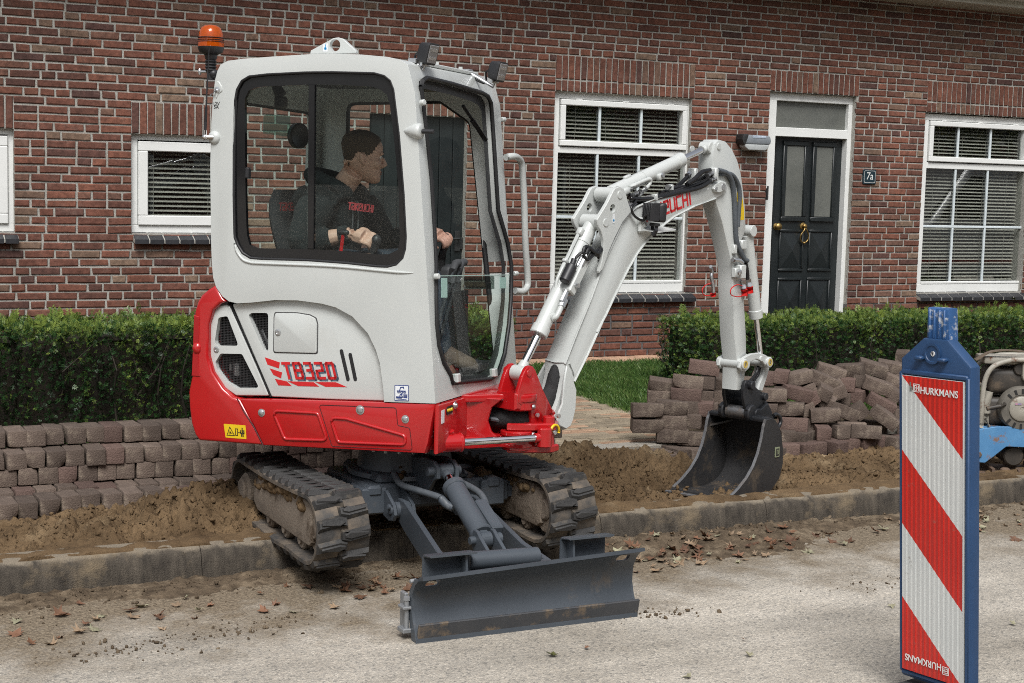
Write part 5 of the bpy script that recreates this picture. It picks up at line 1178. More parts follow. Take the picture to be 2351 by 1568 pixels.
for y in (6.315, 6.66):
    mb.box((XC, y, .322), (.86, .115, .095), bev=.008)
for x in (XC-.23, XC+.36):
    mb.box((x-.03, 6.30, .325), (.12, .165, .12), bev=.008); mb.box((x-.03, 6.285, .372), (.07, .15, .05), bev=.012)
mb.lathe((XC, 6.50, .40), (0, 0, 1), [(0, .27), (.02, .265), (.03, .225), (.10, .215), (.145, .215), (.15, .2)], 40)
uc = mch(mb, 'undercarriage_frame', steel_m)
mb = MB()
for x in (XC-.36, XC+.36): mb.box((x+(.05 if x < XC else -.05), 6.315, .322), (.30, .085, .075), bev=.005)
mch(mb, 'extension_beam', steel_m, uc)
mb = MB(); mb.lathe((2.75, 6.5, .535), (0, 0, 1), [(0, .23), (.004, .255), (.032, .255), (.036, .23)], 48); mch(mb, 'slewing_ring', blk_p)
mb = MB()
for k in range(24):
    t = k*math.pi/12; mb.cyl((2.75+math.cos(t)*.245, 6.5+math.sin(t)*.245, .521), (2.75+math.cos(t)*.245, 6.5+math.sin(t)*.245, .536), .0085, n=6)
mch(mb, 'ring_bolt', zinc_m)['kind'] = 'stuff'
# ---- dozer blade: arms, cylinder, blade
tilt = lambda x, z: z+.030*(x-XC)*max(0, min(1, z/.26))
prof = [(5.170, .0), (5.178, .03), (5.205, .075), (5.222, .13), (5.218, .185), (5.190, .232), (5.155, .262), (5.125, .270)]
mb = MB(); x0b, x1b = 2.248, 3.228; TH = .014
for xa, xb_ in ((x0b, x1b),):
    P = spline([(0, y, z) for y, z in prof], 4); R = []
    for x in np.linspace(xa, xb_, 9):
        f = [(x, p[1], tilt(x, p[2])) for p in P]; b_ = []
        for i, p in enumerate(P):
            d = P[min(i+1, len(P)-1)]-P[max(i-1, 0)]; d /= np.linalg.norm(d); b_.append((x, p[1]+d[2]*TH, tilt(x, p[2]-d[1]*TH)))
        R.append(f+b_[::-1])
    mb.rings(R)
bl = raw(mb, 'blade_blank'); cutters = []
for xc_ in (2.315, 3.160):
    c2 = MB(); q = rounded([(-.030, -.016), (.030, -.016), (.030, .016), (-.030, .016)], .0155, 5); c2.prism([(xc_+a, 5.0, tilt(xc_, .238)+b_) for a, b_ in q], (0, .4, 0)); cutters.append(raw(c2, 'cut'))
cut(bl, cutters); bme = bl.data.copy(); bpy.data.objects.remove(bl)
bme.transform(Matrix.Translation(-Vector(SL))); blade = link('dozer_blade', bme, pm('blade_paint', (.042, .050, .060), (.058, .068, .080), rough=.40, scale=3, dirt=(.11, .085, .06), dirt_scale=4.5, dirt_lo=.60, dirt_hi=.80), exc, 30)
mb = MB()
for x, w in ((x0b+.002, 0), (x1b-.002, 0)):
    e = [(5.172, .0), (5.182, .035), (5.207, .08), (5.224, .13), (5.220, .19), (5.192, .235), (5.16, .262), (5.20, .26), (5.245, .20), (5.255, .12), (5.235, .05), (5.215, 0)]
    mb.prism([(x-.006, y, tilt(x, z)) for y, z in e], (.012, 0, 0))
mch(mb, 'blade_end_plate', steel_m, blade)
mb = MB(); mb.box((XC-.002, 5.1745, .040), (.984, .012, .072), ((1, 0, 0), (0, .97, .22), (0, -.22, .97)), bev=.003); mch(mb, 'cutting_edge', pm('cutting_edge_steel', (.032, .036, .042), (.055, .055, .058), rough=.6, scale=6, dirt=(.22, .155, .09), dirt_scale=7, dirt_lo=.52, dirt_hi=.70), blade)
for xa, xb_ in ((2.300, 2.500), (2.905, 3.115)):
    zz = tilt((xa+xb_)/2, .27); mb = MB(); q = [(5.272, -.03), (5.272, .062), (5.258, .074), (5.190, .082), (5.190, .074), (5.252, .064), (5.262, .056), (5.262, -.03)]
    mb.prism([(xa, y-.01, zz-.008+z) for y, z in q], (xb_-xa, 0, 0), bev=.003); mb.prism([(xb_-.04 if xa < 2.6 else xa+.03, y, zz+z) for y, z in ((5.20, -.02), (5.262, -.02), (5.258, .062), (5.205, .066))], (.010, 0, 0)); mch(mb, 'step_bracket', steel_m, blade)
for sx, bx in ((-1, 2.46), (1, 2.88)):
    tx = XC+sx*.165; mb = MB(); q = [(6.16, .345, 0), (6.185, .31, 0), (6.16, .255, 0), (6.05, .225, 0), (5.60, .135, 1), (5.24, .09, 1), (5.24, .235, 1), (5.55, .255, 1), (6.05, .352, 0)]
    k = lambda y: (6.16-y)/.92; xs = lambda y: tx+(bx-tx)*k(y)
    mb.prism([(xs(y)-.012, y, z) for y, z, _ in q], (.024, 0, 0), bev=.003); mb.cyl((tx-.035, 6.13, .30), (tx+.035, 6.13, .30), .036, n=20, bev=.005); mch(mb, 'blade_arm', steel_m)
    mb = MB()
    for d in (-.045, .045): mb.prism([(tx+d-.008, y, z) for y, z in ((6.30, .37), (6.20, .375), (6.105, .325), (6.09, .285), (6.11, .255), (6.16, .245), (6.30, .275))], (.016, 0, 0), bev=.003)
    mb.cyl((tx-.06, 6.13, .30), (tx+.06, 6.13, .30), .020, n=14, bev=.003); mb.lathe((tx+sx*.06, 6.13, .315), (sx, 0, .3), [(0, .001), (0, .012), (.01, .012), (.012, .004)], 8); mch(mb, 'arm_bracket', steel_m, uc)
mb = MB(); mb.cyl((2.505, 5.275, .275), (2.815, 5.275, .268), .036, n=24, bev=.004); mb.box((XC-.085, 5.285, .15), (.42, .05, .19), bev=.005); mch(mb, 'blade_cross_tube', steel_m, blade)
c0 = np.array([XC, 6.045, .480]); c1 = np.array([XC, 5.625, .262]); cd = (c1-c0)/np.linalg.norm(c1-c0); cn = np.cross(cd, (1, 0, 0)); cn = cn if cn[2] > 0 else -cn; CAX = (np.array([1.0, 0, 0]), cd, cn)
mb = MB()
for d in (-.045, .045): mb.prism([(XC+d-.009, y, z) for y, z in ((6.30, .40), (6.30, .50), (6.16, .525), (6.05, .525), (6.005, .50), (6.005, .455), (6.05, .435), (6.12, .36), (6.22, .35))], (.018, 0, 0), bev=.003)
mb.cyl(c0-[.085, 0, 0], c0+[.075, 0, 0], .022, n=16, bev=.003); mch(mb, 'cylinder_bracket', steel_m, uc)
mb = MB(); mb.cyl(c0+cd*.115, c1-cd*.035, .046, n=28, bev=.004); mb.cyl(c0+cd*.105, c0+cd*.135, .052, n=28, bev=.004); mb.cyl(c1-cd*.050, c1-cd*.028, .051, n=28, bev=.004); mb.box(c1-cd*.005, (.044, .06, .06), CAX, bev=.008); mb.cyl(c1-[.024, 0, 0], c1+[.024, 0, 0], .034, n=18); bc_ = mch(mb, 'blade_cylinder', steel_m)
mb = MB(); mb.cyl(c0+cd*.03, c0+cd*.115, .020, n=20); mch(mb, 'rod', chr_m, bc_)
mb = MB(); mb.cyl(c0-[.034, 0, 0], c0+[.034, 0, 0], .034, n=20, bev=.005); mb.cyl(c0+cd*.02, c0+cd*.05, .026, .022, n=16); mch(mb, 'rod_eye', steel_m, bc_)
mb = MB()
for d in (-.038, .038):
    mb.prism([(XC+d-.008, y, z) for y, z in ((5.66, .285), (5.64, .305), (5.61, .305), (5.58, .285), (5.42, .20), (5.25, .24), (5.25, .16), (5.45, .12), (5.62, .18), (5.655, .24))], (.016, 0, 0), bev=.003)
mb.cyl(c1-[.07, 0, 0], c1+[.07, 0, 0], .018, n=14, bev=.003); mb.cyl(c1+[.055, 0, 0], c1+[.078, 0, 0], .026, n=12, bev=.003); mch(mb, 'clevis', steel_m, blade)
mb = MB(); g0, g1 = c0+cd*.25+cn*.01+np.array([.065, 0, 0]), c1+cd*-.02+np.array([.065, 0, 0])+cn*.02; mb.bar(g0, g1, .055, .05, up=cn, bev=.006); mch(mb, 'hose_guard', steel_m, bc_)
mb = MB(); mb.tube(spline([(2.60, 6.29, .44), (2.60, 6.20, .40), (2.63, 6.05, .395), (2.675, 5.93, .385), (2.695, 5.885, .355), (2.715, 5.875, .355)], 8), .015, 12); mb.tube(spline([(2.80, 6.22, .43), (2.83, 6.05, .42), (2.855, 5.90, .395), (2.84, 5.80, .345), (2.815, 5.77, .33)], 8), .015, 12); mch(mb, 'grey_hose', ghose_m, bc_, 60)
mb = MB(); mb.tube(spline([(2.675, 5.93, .385), (2.69, 5.90, .362), (2.712, 5.872, .35)], 5), .019, 10); mch(mb, 'hose_fitting', steel_m, bc_, 60)
mb = MB(); mb.box((2.240, 5.285, .10), (.016, .05, .15), bev=.003); mb.cyl((2.234, 5.245, .03), (2.234, 5.245, .155), .010, n=12); mb.box((2.230, 5.255, .035), (.036, .06, .018), bev=.003); mb.box((2.230, 5.255, .125), (.036, .06, .012), bev=.003); mb.cyl((2.234, 5.245, .152), (2.234, 5.245, .166), .014, n=6); mb.cyl((2.235, 5.22, .232), (2.26, 5.22, .234), .008, n=10); mch(mb, 'extension_hinge', pm('bare_zinc', (.20, .21, .22), (.34, .35, .36), rough=.5, metal=.5, scale=12), blade)
mb = MB()
for p, r in (((2.62, 6.28, .42), .03), ((3.05, 6.30, .41), .036), ((2.66, 6.30, .425), .02)):
    for i in range(7): mb.ball(np.array(p)+np.random.normal(0, .012, 3), r*random.uniform(.35, .7), 8, (1.2, 1, .8))
mch(mb, 'mud_clump', soil_m, uc, 60)['kind'] = 'stuff'

# ---- upper structure: red base, counterweight, engine cover ------------------------------
L_ = -.49
sb = lambda pts, l=L_: [on_l(cB(*p), l) for p in pts]
sa = lambda pts, l=L_: [on_l(cA(*p), l) for p in pts]
cw = sb([(195, 318), (150, 345), (110, 378), (85, 420), (68, 480), (63, 560), (58, 700), (52, 860), (30, 970), (33, 1060), (45, 1160), (68, 1235), (95, 1272), (488, 1300), (430, 1180), (345, 1018), (300, 1005), (240, 950), (175, 850), (148, 750), (150, 560), (178, 470), (225, 432), (262, 418), (238, 395)])
mb = MB(); sideprism(mb, cw, L_, -L_, bev=.045, seg=4); cwo = mch(mb, 'counterweight', red_m, smooth=50)
c2 = MB(); q = sb([(62, 505), (100, 515), (98, 560), (80, 690), (95, 700), (98, 840), (110, 880), (60, 875)]); sideprism(c2, [(a-.03 if i in (0, 7) else a, z) for i, (a, z) in enumerate(q)], -.52, -.40); 
mb = MB(); q = sb([(66, 500), (100, 512), (98, 600), (92, 690), (96, 840), (108, 880), (52, 875), (60, 700)]); sideprism(mb, q, L_-.004, L_+.02, bev=.003); mch(mb, 'tail_recess_shade', pm('red_painted_shade', (.30, .008, .01), (.36, .01, .012), rough=.35), cwo)  # raised slab; the recess's shade is put in as darker red
cm = c2.bm; cm.free()
mb = MB(); a_, z_ = sb([(82, 705)])[0]; mb.ball(U(a_, L_+.01, z_), .026, 12, (1, 1, 1.2)); mch(mb, 'tail_knob', red_m, cwo, 60)
# lower side cover (skirt) with two pressed panels
sk = sb([(345, 1016), (545, 1018), (1230, 1038), (1545, 1046), (1530, 1120), (1500, 1290), (1478, 1352), (488, 1301), (430, 1180)])
mb = MB(); sideprism(mb, sk, L_, L_+.06, bev=.010, seg=2); skirt = mch(mb, 'side_cover', red_m, smooth=40)
sk_in = sb([(345, 1020), (1545, 1050), (1480, 1345), (488, 1296)]); mb = MB(); sideprism(mb, sk_in, L_+.062, -L_-.002, bev=.01); mch(mb, 'base_frame', red_m)
def press(pts, name, r=.014, l=L_, mat=None, parent=None, w=.0075, depth=.004):
    """raised bead following a closed outline on the side plane"""
    P = [U(a, l-.0005, z) for a, z in rounded(sb(pts, l), r, 4)]; mb = MB(); mb.tube(P+[P[0]], w, 8, cap=False); return mch(mb, name, mat or red_m, parent, 60)
press([(548, 1087), (825, 1103), (885, 1270), (622, 1262)], 'pressed_panel', .02, parent=skirt); press([(902, 1130), (1000, 1137), (1362, 1242), (1362, 1297), (950, 1281)], 'pressed_panel', .02, parent=skirt)
gap_m = pm('panel_gap', (.05, .004, .005), (.06, .005, .006), rough=.6)
press([(832, 1052), (1305, 1070), (1315, 1178), (1388, 1193), (1405, 1330), (912, 1306)], 'panel_joint', .012, mat=gap_m, parent=skirt, w=.0016)
mb = MB(); P = [U(a, L_-.0008, z) for a, z in sb([(330, 1012), (370, 1090), (430, 1180), (492, 1303)])]; mb.tube(P, .003, 6); mch(mb, 'panel_joint', gap_m, skirt)
for x, y, s in ((480, 1100, .012), (1362, 1140, .012), (1085, 1083, .014)):
    a_, z_ = sb([(x, y)])[0]; mb = MB(); mb.lathe(U(a_, L_+.001, z_), -LF, [(0, .001), (0, s*1.5), (.003, s*1.5), (.0035, s), (.008, s), (.010, s*.6), (.010, .001)], 14); mch(mb, 'bolt', zinc_m, skirt)
# yellow warning sticker on the counterweight
def decal(pts, name, mat, l, parent, t=.0012, r=0): mb = MB(); q = sb(pts, l); q = rounded(q, r, 3) if r else q; sideprism(mb, q, l-t, l-.0001); return mch(mb, name, mat, parent)
st = decal([(248, 1168), (382, 1178), (388, 1262), (260, 1252)], 'warning_sticker', yel_m, L_, cwo, .0015, .004)
def strokes(name, lines, mat, w, l, parent, conv=None, t0=.0006):
    mb = MB()
    for k, ln in enumerate(lines):
        P = sb(ln, l) if conv is None else conv(ln)
        for (a, z), (a2, z2) in zip(P[:-1], P[1:]):
            d = np.array([a2-a, z2-z]); dl = np.linalg.norm(d)
            if dl < 1e-5: continue
            d = d/dl*w*.42; mb.bar(U(a-d[0], l-t0-k*2e-5, z-d[1]), U(a2+d[0], l-t0-k*2e-5, z2+d[1]), .0008, w, up=np.cross(LF, U(a2, 0, z2)-U(a, 0, z)))
    return mch(mb, name, mat, parent)
strokes('warning_symbol', [[(268, 1238), (285, 1188), (314, 1240), (268, 1238)], [(280, 1224), (290, 1222), (300, 1228)], [(285, 1212), (290, 1222), (286, 1232)], [(320, 1198), (333, 1200), (333, 1240), (320, 1238), (320, 1198)], [(338, 1222), (352, 1223)]], blkd_m, .003, L_-.0014, cwo)
strokes('warning_figure', [[(361, 1196), (361, 1200)], [(362, 1208), (363, 1224)], [(358, 1226), (358, 1244)], [(366, 1226), (367, 1246)], [(353, 1210), (352, 1226)], [(371, 1211), (372, 1228)]], blkd_m, .0055, L_-.0014, cwo)
# engine cover: rear door with grilles, main panel
EC_L = -.462
def side_panel(pts, name, l, thick, holes=(), r=.01, mat=grey_m, bev=.012, parent=None):
    q = rounded(sb(pts, l), r, 3); mb = MB(); sideprism(mb, q, l, l+thick, bev=bev, seg=3); o = raw(mb, name); cs = []
    for h in holes:
        c = MB(); sideprism(c, rounded(sb(h, l), .014, 3), l-.02, l+thick+.02); cs.append(raw(c, 'cut'))
    if cs: cut(o, cs)
    me = o.data.copy(); bpy.data.objects.remove(o); me.transform(Matrix.Translation(-Vector(SL))); return link(name, me, mat, parent or exc, 38)
h1 = [(215, 517), (270, 507), (340, 692), (207, 690), (193, 660)]; h2 = [(196, 790), (228, 737), (360, 740), (460, 938), (450, 950), (330, 950), (262, 908), (206, 832)]; h3 = [(398, 500), (420, 488), (520, 488), (521, 722), (495, 722)]
edoor = side_panel([(180, 475), (215, 444), (268, 434), (287, 450), (530, 998), (322, 996), (252, 948), (190, 870), (156, 770), (152, 640), (160, 540)], 'rear_engine_door', EC_L, .03, (h1, h2))
ecov = side_panel([(296, 432), (600, 405), (800, 405), (1250, 480), (1260, 1030), (900, 1020), (540, 1003)], 'engine_cover', EC_L, .03, (h3,))
mb = MB(); sideprism(mb, sb([(150, 455), (1240, 420), (1240, 1032), (330, 1008), (180, 880), (140, 740)], EC_L), EC_L+.085, -EC_L, bev=.0); mch(mb, 'engine_bay', pm('engine_bay_dark', (.006, .006, .006), (.012, .012, .012), rough=.9))
sealp = [U(a, EC_L-.004, z) for a, z in sb([(285, 430), (262, 424), (215, 436), (175, 470), (154, 550), (148, 650), (153, 775), (187, 875), (250, 953), (306, 1004)], EC_L)]; mb = MB(); mb.tube(spline(sealp, 4), .010, 8); mch(mb, 'door_seal', blk_s, edoor, 60)
sealp = [U(a, EC_L+.003, z) for a, z in sb([(287, 436), (536, 1003)], EC_L)]; mb = MB(); mb.tube(sealp, .0065, 6); mch(mb, 'panel_joint', blk_s, edoor, 60)
wire_m = pm('grille_wire', (.05, .05, .052), (.08, .08, .085), rough=.4, metal=.6)
def inside(p, poly):
    c = False; n = len(poly)
    for i in range(n):
        (x1, y1), (x2, y2) = poly[i], poly[i-1]
        if (y1 > p[1]) != (y2 > p[1]) and p[0] < (x2-x1)*(p[1]-y1)/(y2-y1)+x1: c = not c
    return c
def grille(h, parent, pitch=.0075):
    q = sb(h, EC_L); a0, a1 = min(p[0] for p in q), max(p[0] for p in q); z0, z1 = min(p[1] for p in q), max(p[1] for p in q); mb = MB(); l = EC_L+.022
    def seg(p, d, n):
        run = None
        for i in range(n+1):
            t = p+d*i
            if inside(t, q) and i < n: run = run if run is not None else t; last = t
            elif run is not None:
                mb.bar(U(run[0], l, run[1]), U(last[0]+d[0], l, last[1]+d[1]), .0016, .0016); run = None
    for a in np.arange(a0, a1, pitch): seg(np.array([a, z0]), np.array([0, .004]), int((z1-z0)/.004)+1)
    for z in np.arange(z0, z1, pitch): seg(np.array([a0, z]), np.array([.004, 0]), int((a1-a0)/.004)+1)
    o = mch(mb, 'grille', wire_m, parent); o['kind'] = 'stuff'
grille(h1, edoor); grille(h2, edoor); grille(h3, ecov)
a_, z_ = sb([(300, 830)], EC_L)[0]; mb = MB(); mb.cyl(U(a_, EC_L+.046, z_-.035), U(a_, EC_L+.046, z_+.01), .018, n=16); mb.cyl(U(a_-.004, EC_L+.05, z_+.01), U(a_-.004, EC_L+.05, z_+.022), .022, n=18, bev=.004); mb.box(U(a_-.03, EC_L+.045, z_), (.01, .03, .035), (FW, LF, UP), bev=.003); mch(mb, 'fuel_filter', zinc_m)
a_, z_ = sb([(470, 640)], EC_L)[0]; mb = MB(); mb.bar(U(a_-.02, EC_L+.045, z_+.03), U(a_+.025, EC_L+.045, z_-.05), .004, .018); mch(mb, 'stay_plate', zinc_m)
for x, y, p in ((203, 713, edoor),):
    a_, z_ = sb([(x, y)], EC_L)[0]; mb = MB(); mb.lathe(U(a_, EC_L+.002, z_), -LF, [(0, .001), (0, .015), (.005, .014), (.006, .008), (.003, .007), (.003, .001)], 16); mch(mb, 'lock', zinc_m, p)
hq = rounded(sb([(565, 488), (700, 490), (775, 503), (812, 522), (822, 560), (820, 735), (557, 728), (560, 520)], EC_L), .012, 3); mb = MB(); sideprism(mb, hq, EC_L-.006, EC_L+.01, bev=.004, seg=2); hatch = mch(mb, 'fuel_hatch', grey_m)
hq2 = rounded(sb([(559, 482), (700, 484), (779, 497), (818, 518), (828, 558), (826, 741), (551, 734), (554, 516)], EC_L), .012, 3); mb = MB(); sideprism(mb, hq2, EC_L-.0008, EC_L+.005); mch(mb, 'hatch_gap', pm('gap_dark', (.05, .05, .05), (.06, .06, .06), rough=.8), hatch)
a_, z_ = sb([(581, 607)], EC_L-.006)[0]; mb = MB(); mb.lathe(U(a_, EC_L-.005, z_), -LF, [(0, .001), (0, .015), (.005, .014), (.006, .008), (.003, .007), (.003, .001)], 16); mch(mb, 'lock', zinc_m, hatch)
for p in ([(970, 722), (1010, 895)], [(1024, 745), (1055, 895)]):
    (a1, z1), (a2, z2) = sb(p, EC_L); d = np.array([a2-a1, z2-z1]); d /= np.linalg.norm(d); n_ = np.array([-d[1], d[0]])*.0085; pts = []
    for t in np.linspace(-math.pi/2, math.pi/2, 7): pts.append(np.array([a2, z2])+d*math.cos(t)*.0085+n_*math.sin(t))
    for t in np.linspace(math.pi/2, 3*math.pi/2, 7): pts.append(np.array([a1, z1])+d*math.cos(t)*.0085+n_*math.sin(t))
    mb = MB(); sideprism(mb, pts, EC_L-.0015, EC_L+.004); mch(mb, 'vent_slot', blk_s, ecov)
# model lettering and stripes
for q in ([(500, 760), (592, 792), (587, 828), (517, 805)], [(530, 828), (606, 853), (600, 889), (553, 868)], [(562, 892), (635, 908), (665, 936), (583, 932)], [(640, 907), (800, 913), (833, 940), (705, 937)], [(810, 912), (935, 913), (1005, 943), (872, 941)]): decal(q, 'red_stripe', decr_m, EC_L, ecov, .0012)
GL = {'T': [[(0, 1), (1, 1)], [(.5, 1), (.5, 0)]], 'B': [[(0, 0), (0, 1), (.85, 1), (.95, .9), (.95, .6), (.8, .52), (0, .52)], [(.8, .52), (1, .42), (1, .1), (.9, 0), (0, 0)]], '3': [[(.05, 1), (.9, 1), (.9, .55), (.3, .52)], [(.9, .5), (.95, .45), (.95, 0), (0, 0)]],
      '2': [[(.05, 1), (.95, 1), (.95, .52), (.05, .48), (.05, 0), (1, 0)]], '0': [[(.05, .05), (.05, .95), (.15, 1), (.9, 1), (1, .9), (1, .1), (.9, 0), (.1, 0), (.05, .1)]], 'A': [[(.0, 1), (.9, 1), (1, .9), (1, 0), (.1, 0), (0, .1), (0, .45), (.1, .5), (1, .5)]],
      'K': [[(0, 0), (0, 1)], [(.9, 1), (.15, .52), (1, 0)]], 'E': [[(1, 0), (.1, 0), (0, .1), (0, .9), (.1, 1), (.9, 1), (1, .9), (1, .5), (0, .5)]], 'U': [[(0, 1), (0, .1), (.1, 0), (.9, 0), (1, .1), (1, 1)]], 'C': [[(1, 1), (.1, 1), (0, .9), (0, .1), (.1, 0), (1, 0)]], 'H': [[(0, 0), (0, 1)], [(1, 0), (1, 1)], [(0, .5), (1, .5)]], 'I': [[(.5, 0), (.5, 1)]]}
def lettering(name, word, O, X, Y, Nn, h, w, gap, stroke, mat, parent, shear=0.0, t=.0008, orig=SL):
    """stroke lettering standing t proud of a face; X, Y in the face, Nn out of it"""
    mb = MB(); x = 0.0; k = 0; O = np.asarray(O, float)
    for ch in word:
        cw_ = w*(.35 if ch == 'I' else 1)
        for ln in GL[ch]:
            P = [O+X*(x+p[0]*cw_+shear*p[1]*h)+Y*(p[1]*h)+Nn*(t*.5+k*1.5e-5) for p in ln]
            for a, b_ in zip(P[:-1], P[1:]):
                d = (b_-a)/np.linalg.norm(b_-a); mb.bar(a-d*stroke*.45, b_+d*stroke*.45, stroke, t, up=Nn); k += 1
        x += cw_+gap
    o = mb.build(name, mat, parent, origin=orig); o.location = (0, 0, 0); return o
(a1, z1), (a2, z2), (a3, z3) = sb([(630, 888), (925, 888), (640, 788)], EC_L); hX = np.array([a2-a1, z2-z1]); Lw = np.linalg.norm(hX); X3 = (FW*hX[0]+UP*hX[1])/Lw; Y3 = np.cross(LF, X3); Y3 = Y3 if Y3[2] > 0 else -Y3; hh_ = (z3-z1)*.90
for dx, dz, m_, tt in ((.010, -.008, decb_m, .0008), (0, 0, decr_m, .0020)):
    lettering('model_lettering', 'TB320', U(a1, EC_L, z1)+X3*dx+Y3*dz, X3, Y3, -LF, hh_, Lw/5*.70, Lw/5*.42, .0118, m_, ecov, shear=-.22, t=tt)

# ---- cab ---------------------------------------------------------------------------------
top = sa([(180, 1000), (187, 720), (197, 560), (212, 430), (228, 365), (250, 322), (300, 296), (400, 284), (600, 268), (850, 252), (1000, 247), (1200, 255), (1370, 270), (1450, 290)])
arch = sb([(1545, 1042), (1230, 1034), (1226, 960), (1205, 800), (1180, 715), (1130, 612), (1035, 510), (935, 455), (850, 432), (700, 412), (560, 410), (420, 425), (330, 430), (280, 418), (240, 388), (200, 330), (182, 270), (174, 180), (170, 60)])
front = [(.212, 2.235), (.240, 2.13), (.364, .80)]
outl = top+[(.165, 2.268), (.203, 2.248)]+front[1:2]+[(.364, .806)]+arch[1:]
mb = MB(); sideprism(mb, outl, L_, -L_, bev=.042, seg=4); cab0 = raw(mb, 'cab_blank')
inn = [(-.715, 1.0), (-.715, 2.20), (-.62, 2.232), (.13, 2.235), (.185, 2.18), (.312, .86), (.05, .86), (-.05, 1.16), (-.30, 1.22), (-.60, 1.22)]
inn = [(-.715, 1.24), (-.715, 2.18), (-.66, 2.225), (.12, 2.238), (.175, 2.21), (.195, 2.12), (.318, .86), (.13, .86), (.06, .95), (-.02, 1.16), (-.10, 1.24)]
c = MB(); sideprism(c, inn, L_+.045, -L_-.045); cav = raw(c, 'cut')
wq = sa([(345, 560), (336, 900), (335, 1200), (340, 1440)])+sb([(312, 25), (330, 72), (360, 122), (410, 152), (480, 158), (765, 166), (1000, 183), (1180, 203), (1250, 206), (1305, 192), (1345, 152), (1362, 95), (1366, 20)])+sa([(1492, 1400), (1482, 1200), (1450, 800), (1412, 490), (1390, 430), (1350, 397), (1280, 378), (1000, 371), (820, 373), (560, 386), (440, 400), (390, 430), (357, 490)])
c = MB(); sideprism(c, wq, -.56, -.40); wcut = raw(c, 'cut')
lq = rounded([(-.575, 1.38), (-.575, 2.14), (-.06, 2.15), (.10, 2.05), (.262, .875), (-.16, .875), (-.20, 1.30)], .05, 4)
c = MB(); sideprism(c, lq, .40, .56); lcut = raw(c, 'cut')
# rear window, met on the rear wall plane
def on_a(p, a): d = hit(p[0], p[1], SL+FW*a, FW)-SL; return float(d@LF), float(d[2])
rl = [on_a(cA(*p), -.735) for p in ((396, 520), (870, 560), (872, 1500), (872, 1560), (410, 1560))]
rw = rounded([(-.40, 1.34), (.385, 1.34), (.385, 2.085), (-.40, 2.10)], .06, 4)
c = MB(); c.prism([U(-.85, l, z) for l, z in rw], FW*.20); rcut = raw(c, 'cut')
# front opening on the sloping front plane
F0 = U(.364, 0, .806); FT = U(.240, 0, 2.13); fd = (FT-F0)/np.linalg.norm(FT-F0); FNn = np.cross(LF, fd); FNn = FNn if FNn@FW > 0 else -FNn
def on_f(p): d = hit(p[0], p[1], F0, FNn)-F0; return float(d@LF), float(d@fd)
def FP(l, v, n=0.0): return F0+LF*l+fd*v+FNn*n
fo = [on_f(cA(*p)) for p in ((1590, 470), (1600, 432), (1630, 412), (1800, 452), (2000, 512), (2040, 535), (2062, 580), (2078, 800), (2110, 1300))]+[on_f(cB(*p)) for p in ((1985, 60), (2008, 200), (2005, 400), (1992, 560), (1965, 740), (1925, 860), (1880, 893), (1645, 918), (1632, 862), (1590, 790), (1562, 690), (1548, 560), (1545, 400), (1545, 180))]+[on_f(cA(*p)) for p in ((1680, 1420), (1660, 1100), (1625, 760))]
c = MB(); c.prism([FP(l, v, .10) for l, v in fo], FNn*-.22); fcut = raw(c, 'cut')
cut(cab0, [cav, wcut, lcut, rcut, fcut]); me = cab0.data.copy(); bpy.data.objects.remove(cab0); me.transform(Matrix.Translation(-Vector(SL))); cab = link('cab', me, grey_m, exc, 38)
# black rubber edge of the front opening
def ring_tube(name, pts, r, mat, parent, n=8): mb = MB(); mb.tube(list(pts)+[pts[0]], r, n, cap=False); return mch(mb, name, mat, parent, 60)
ring_tube('opening_seal', [FP(l, v, .004) for l, v in fo], .0105, blk_s, cab)
fi = rounded([(l*.93-.012*np.sign(l), v+(.02 if v < .5 else -.03)) for l, v in fo], 0)
mb = MB(); k = len(fo); mb._q([FP(l, v, -.028) for l, v in fo]+[FP(l-(.045 if l > 0 else -.020), v+(.03 if v < .3 else (-.04 if v > 1.2 else 0)), -.030) for l, v in fo], [(i, (i+1) % k, k+(i+1) % k, k+i) for i in range(k)]); mch(mb, 'inner_front_frame', blk_p, cab)
# right window: printed edge, sliding panes
GI = sa([(402, 560), (405, 900), (408, 1200), (415, 1440)])+sb([(385, 40), (400, 78), (430, 92), (770, 97), (1000, 112), (1190, 131), (1265, 128), (1312, 100), (1322, 40)])+sa([(1442, 1400), (1436, 1150), (1405, 800), (1375, 560), (1345, 500), (1280, 470), (1000, 455), (820, 455), (560, 466), (480, 473), (432, 490), (408, 520)])
mb = MB(); n1, n2 = len(wq), len(GI)
def resample(P, n):
    P = [np.array(p) for p in P]; Q = P+[P[0]]; d = [0]+list(np.cumsum([np.linalg.norm(b_-a) for a, b_ in zip(Q[:-1], Q[1:])])); t = np.linspace(0, d[-1], n, endpoint=False); return [(np.interp(x, d, [q[0] for q in Q]), np.interp(x, d, [q[1] for q in Q])) for x in t]
cc = np.mean(np.array(GI), axis=0)
def polar(P, n=72):
    out = []; P = resample(P, 900); an = [math.atan2(p[1]-cc[1], p[0]-cc[0]) for p in P]
    for k in range(n):
        t = -math.pi+2*math.pi*k/n; i = min(range(len(P)), key=lambda j: abs((an[j]-t+math.pi) % (2*math.pi)-math.pi)); out.append(P[i])
    return out
o1, o2 = polar(wq), polar(GI); n = len(o1); ra, rb, rc, rd = ([U(a, l, z) for a, z in q] for q, l in ((o1, L_+.012), (o2, L_+.012), (o2, L_+.030), (o1, L_+.030)))
mb.rings([ra, rb, rc, rd], cap=False, close=True); swin = mch(mb, 'side_window', frit_m, smooth=30)
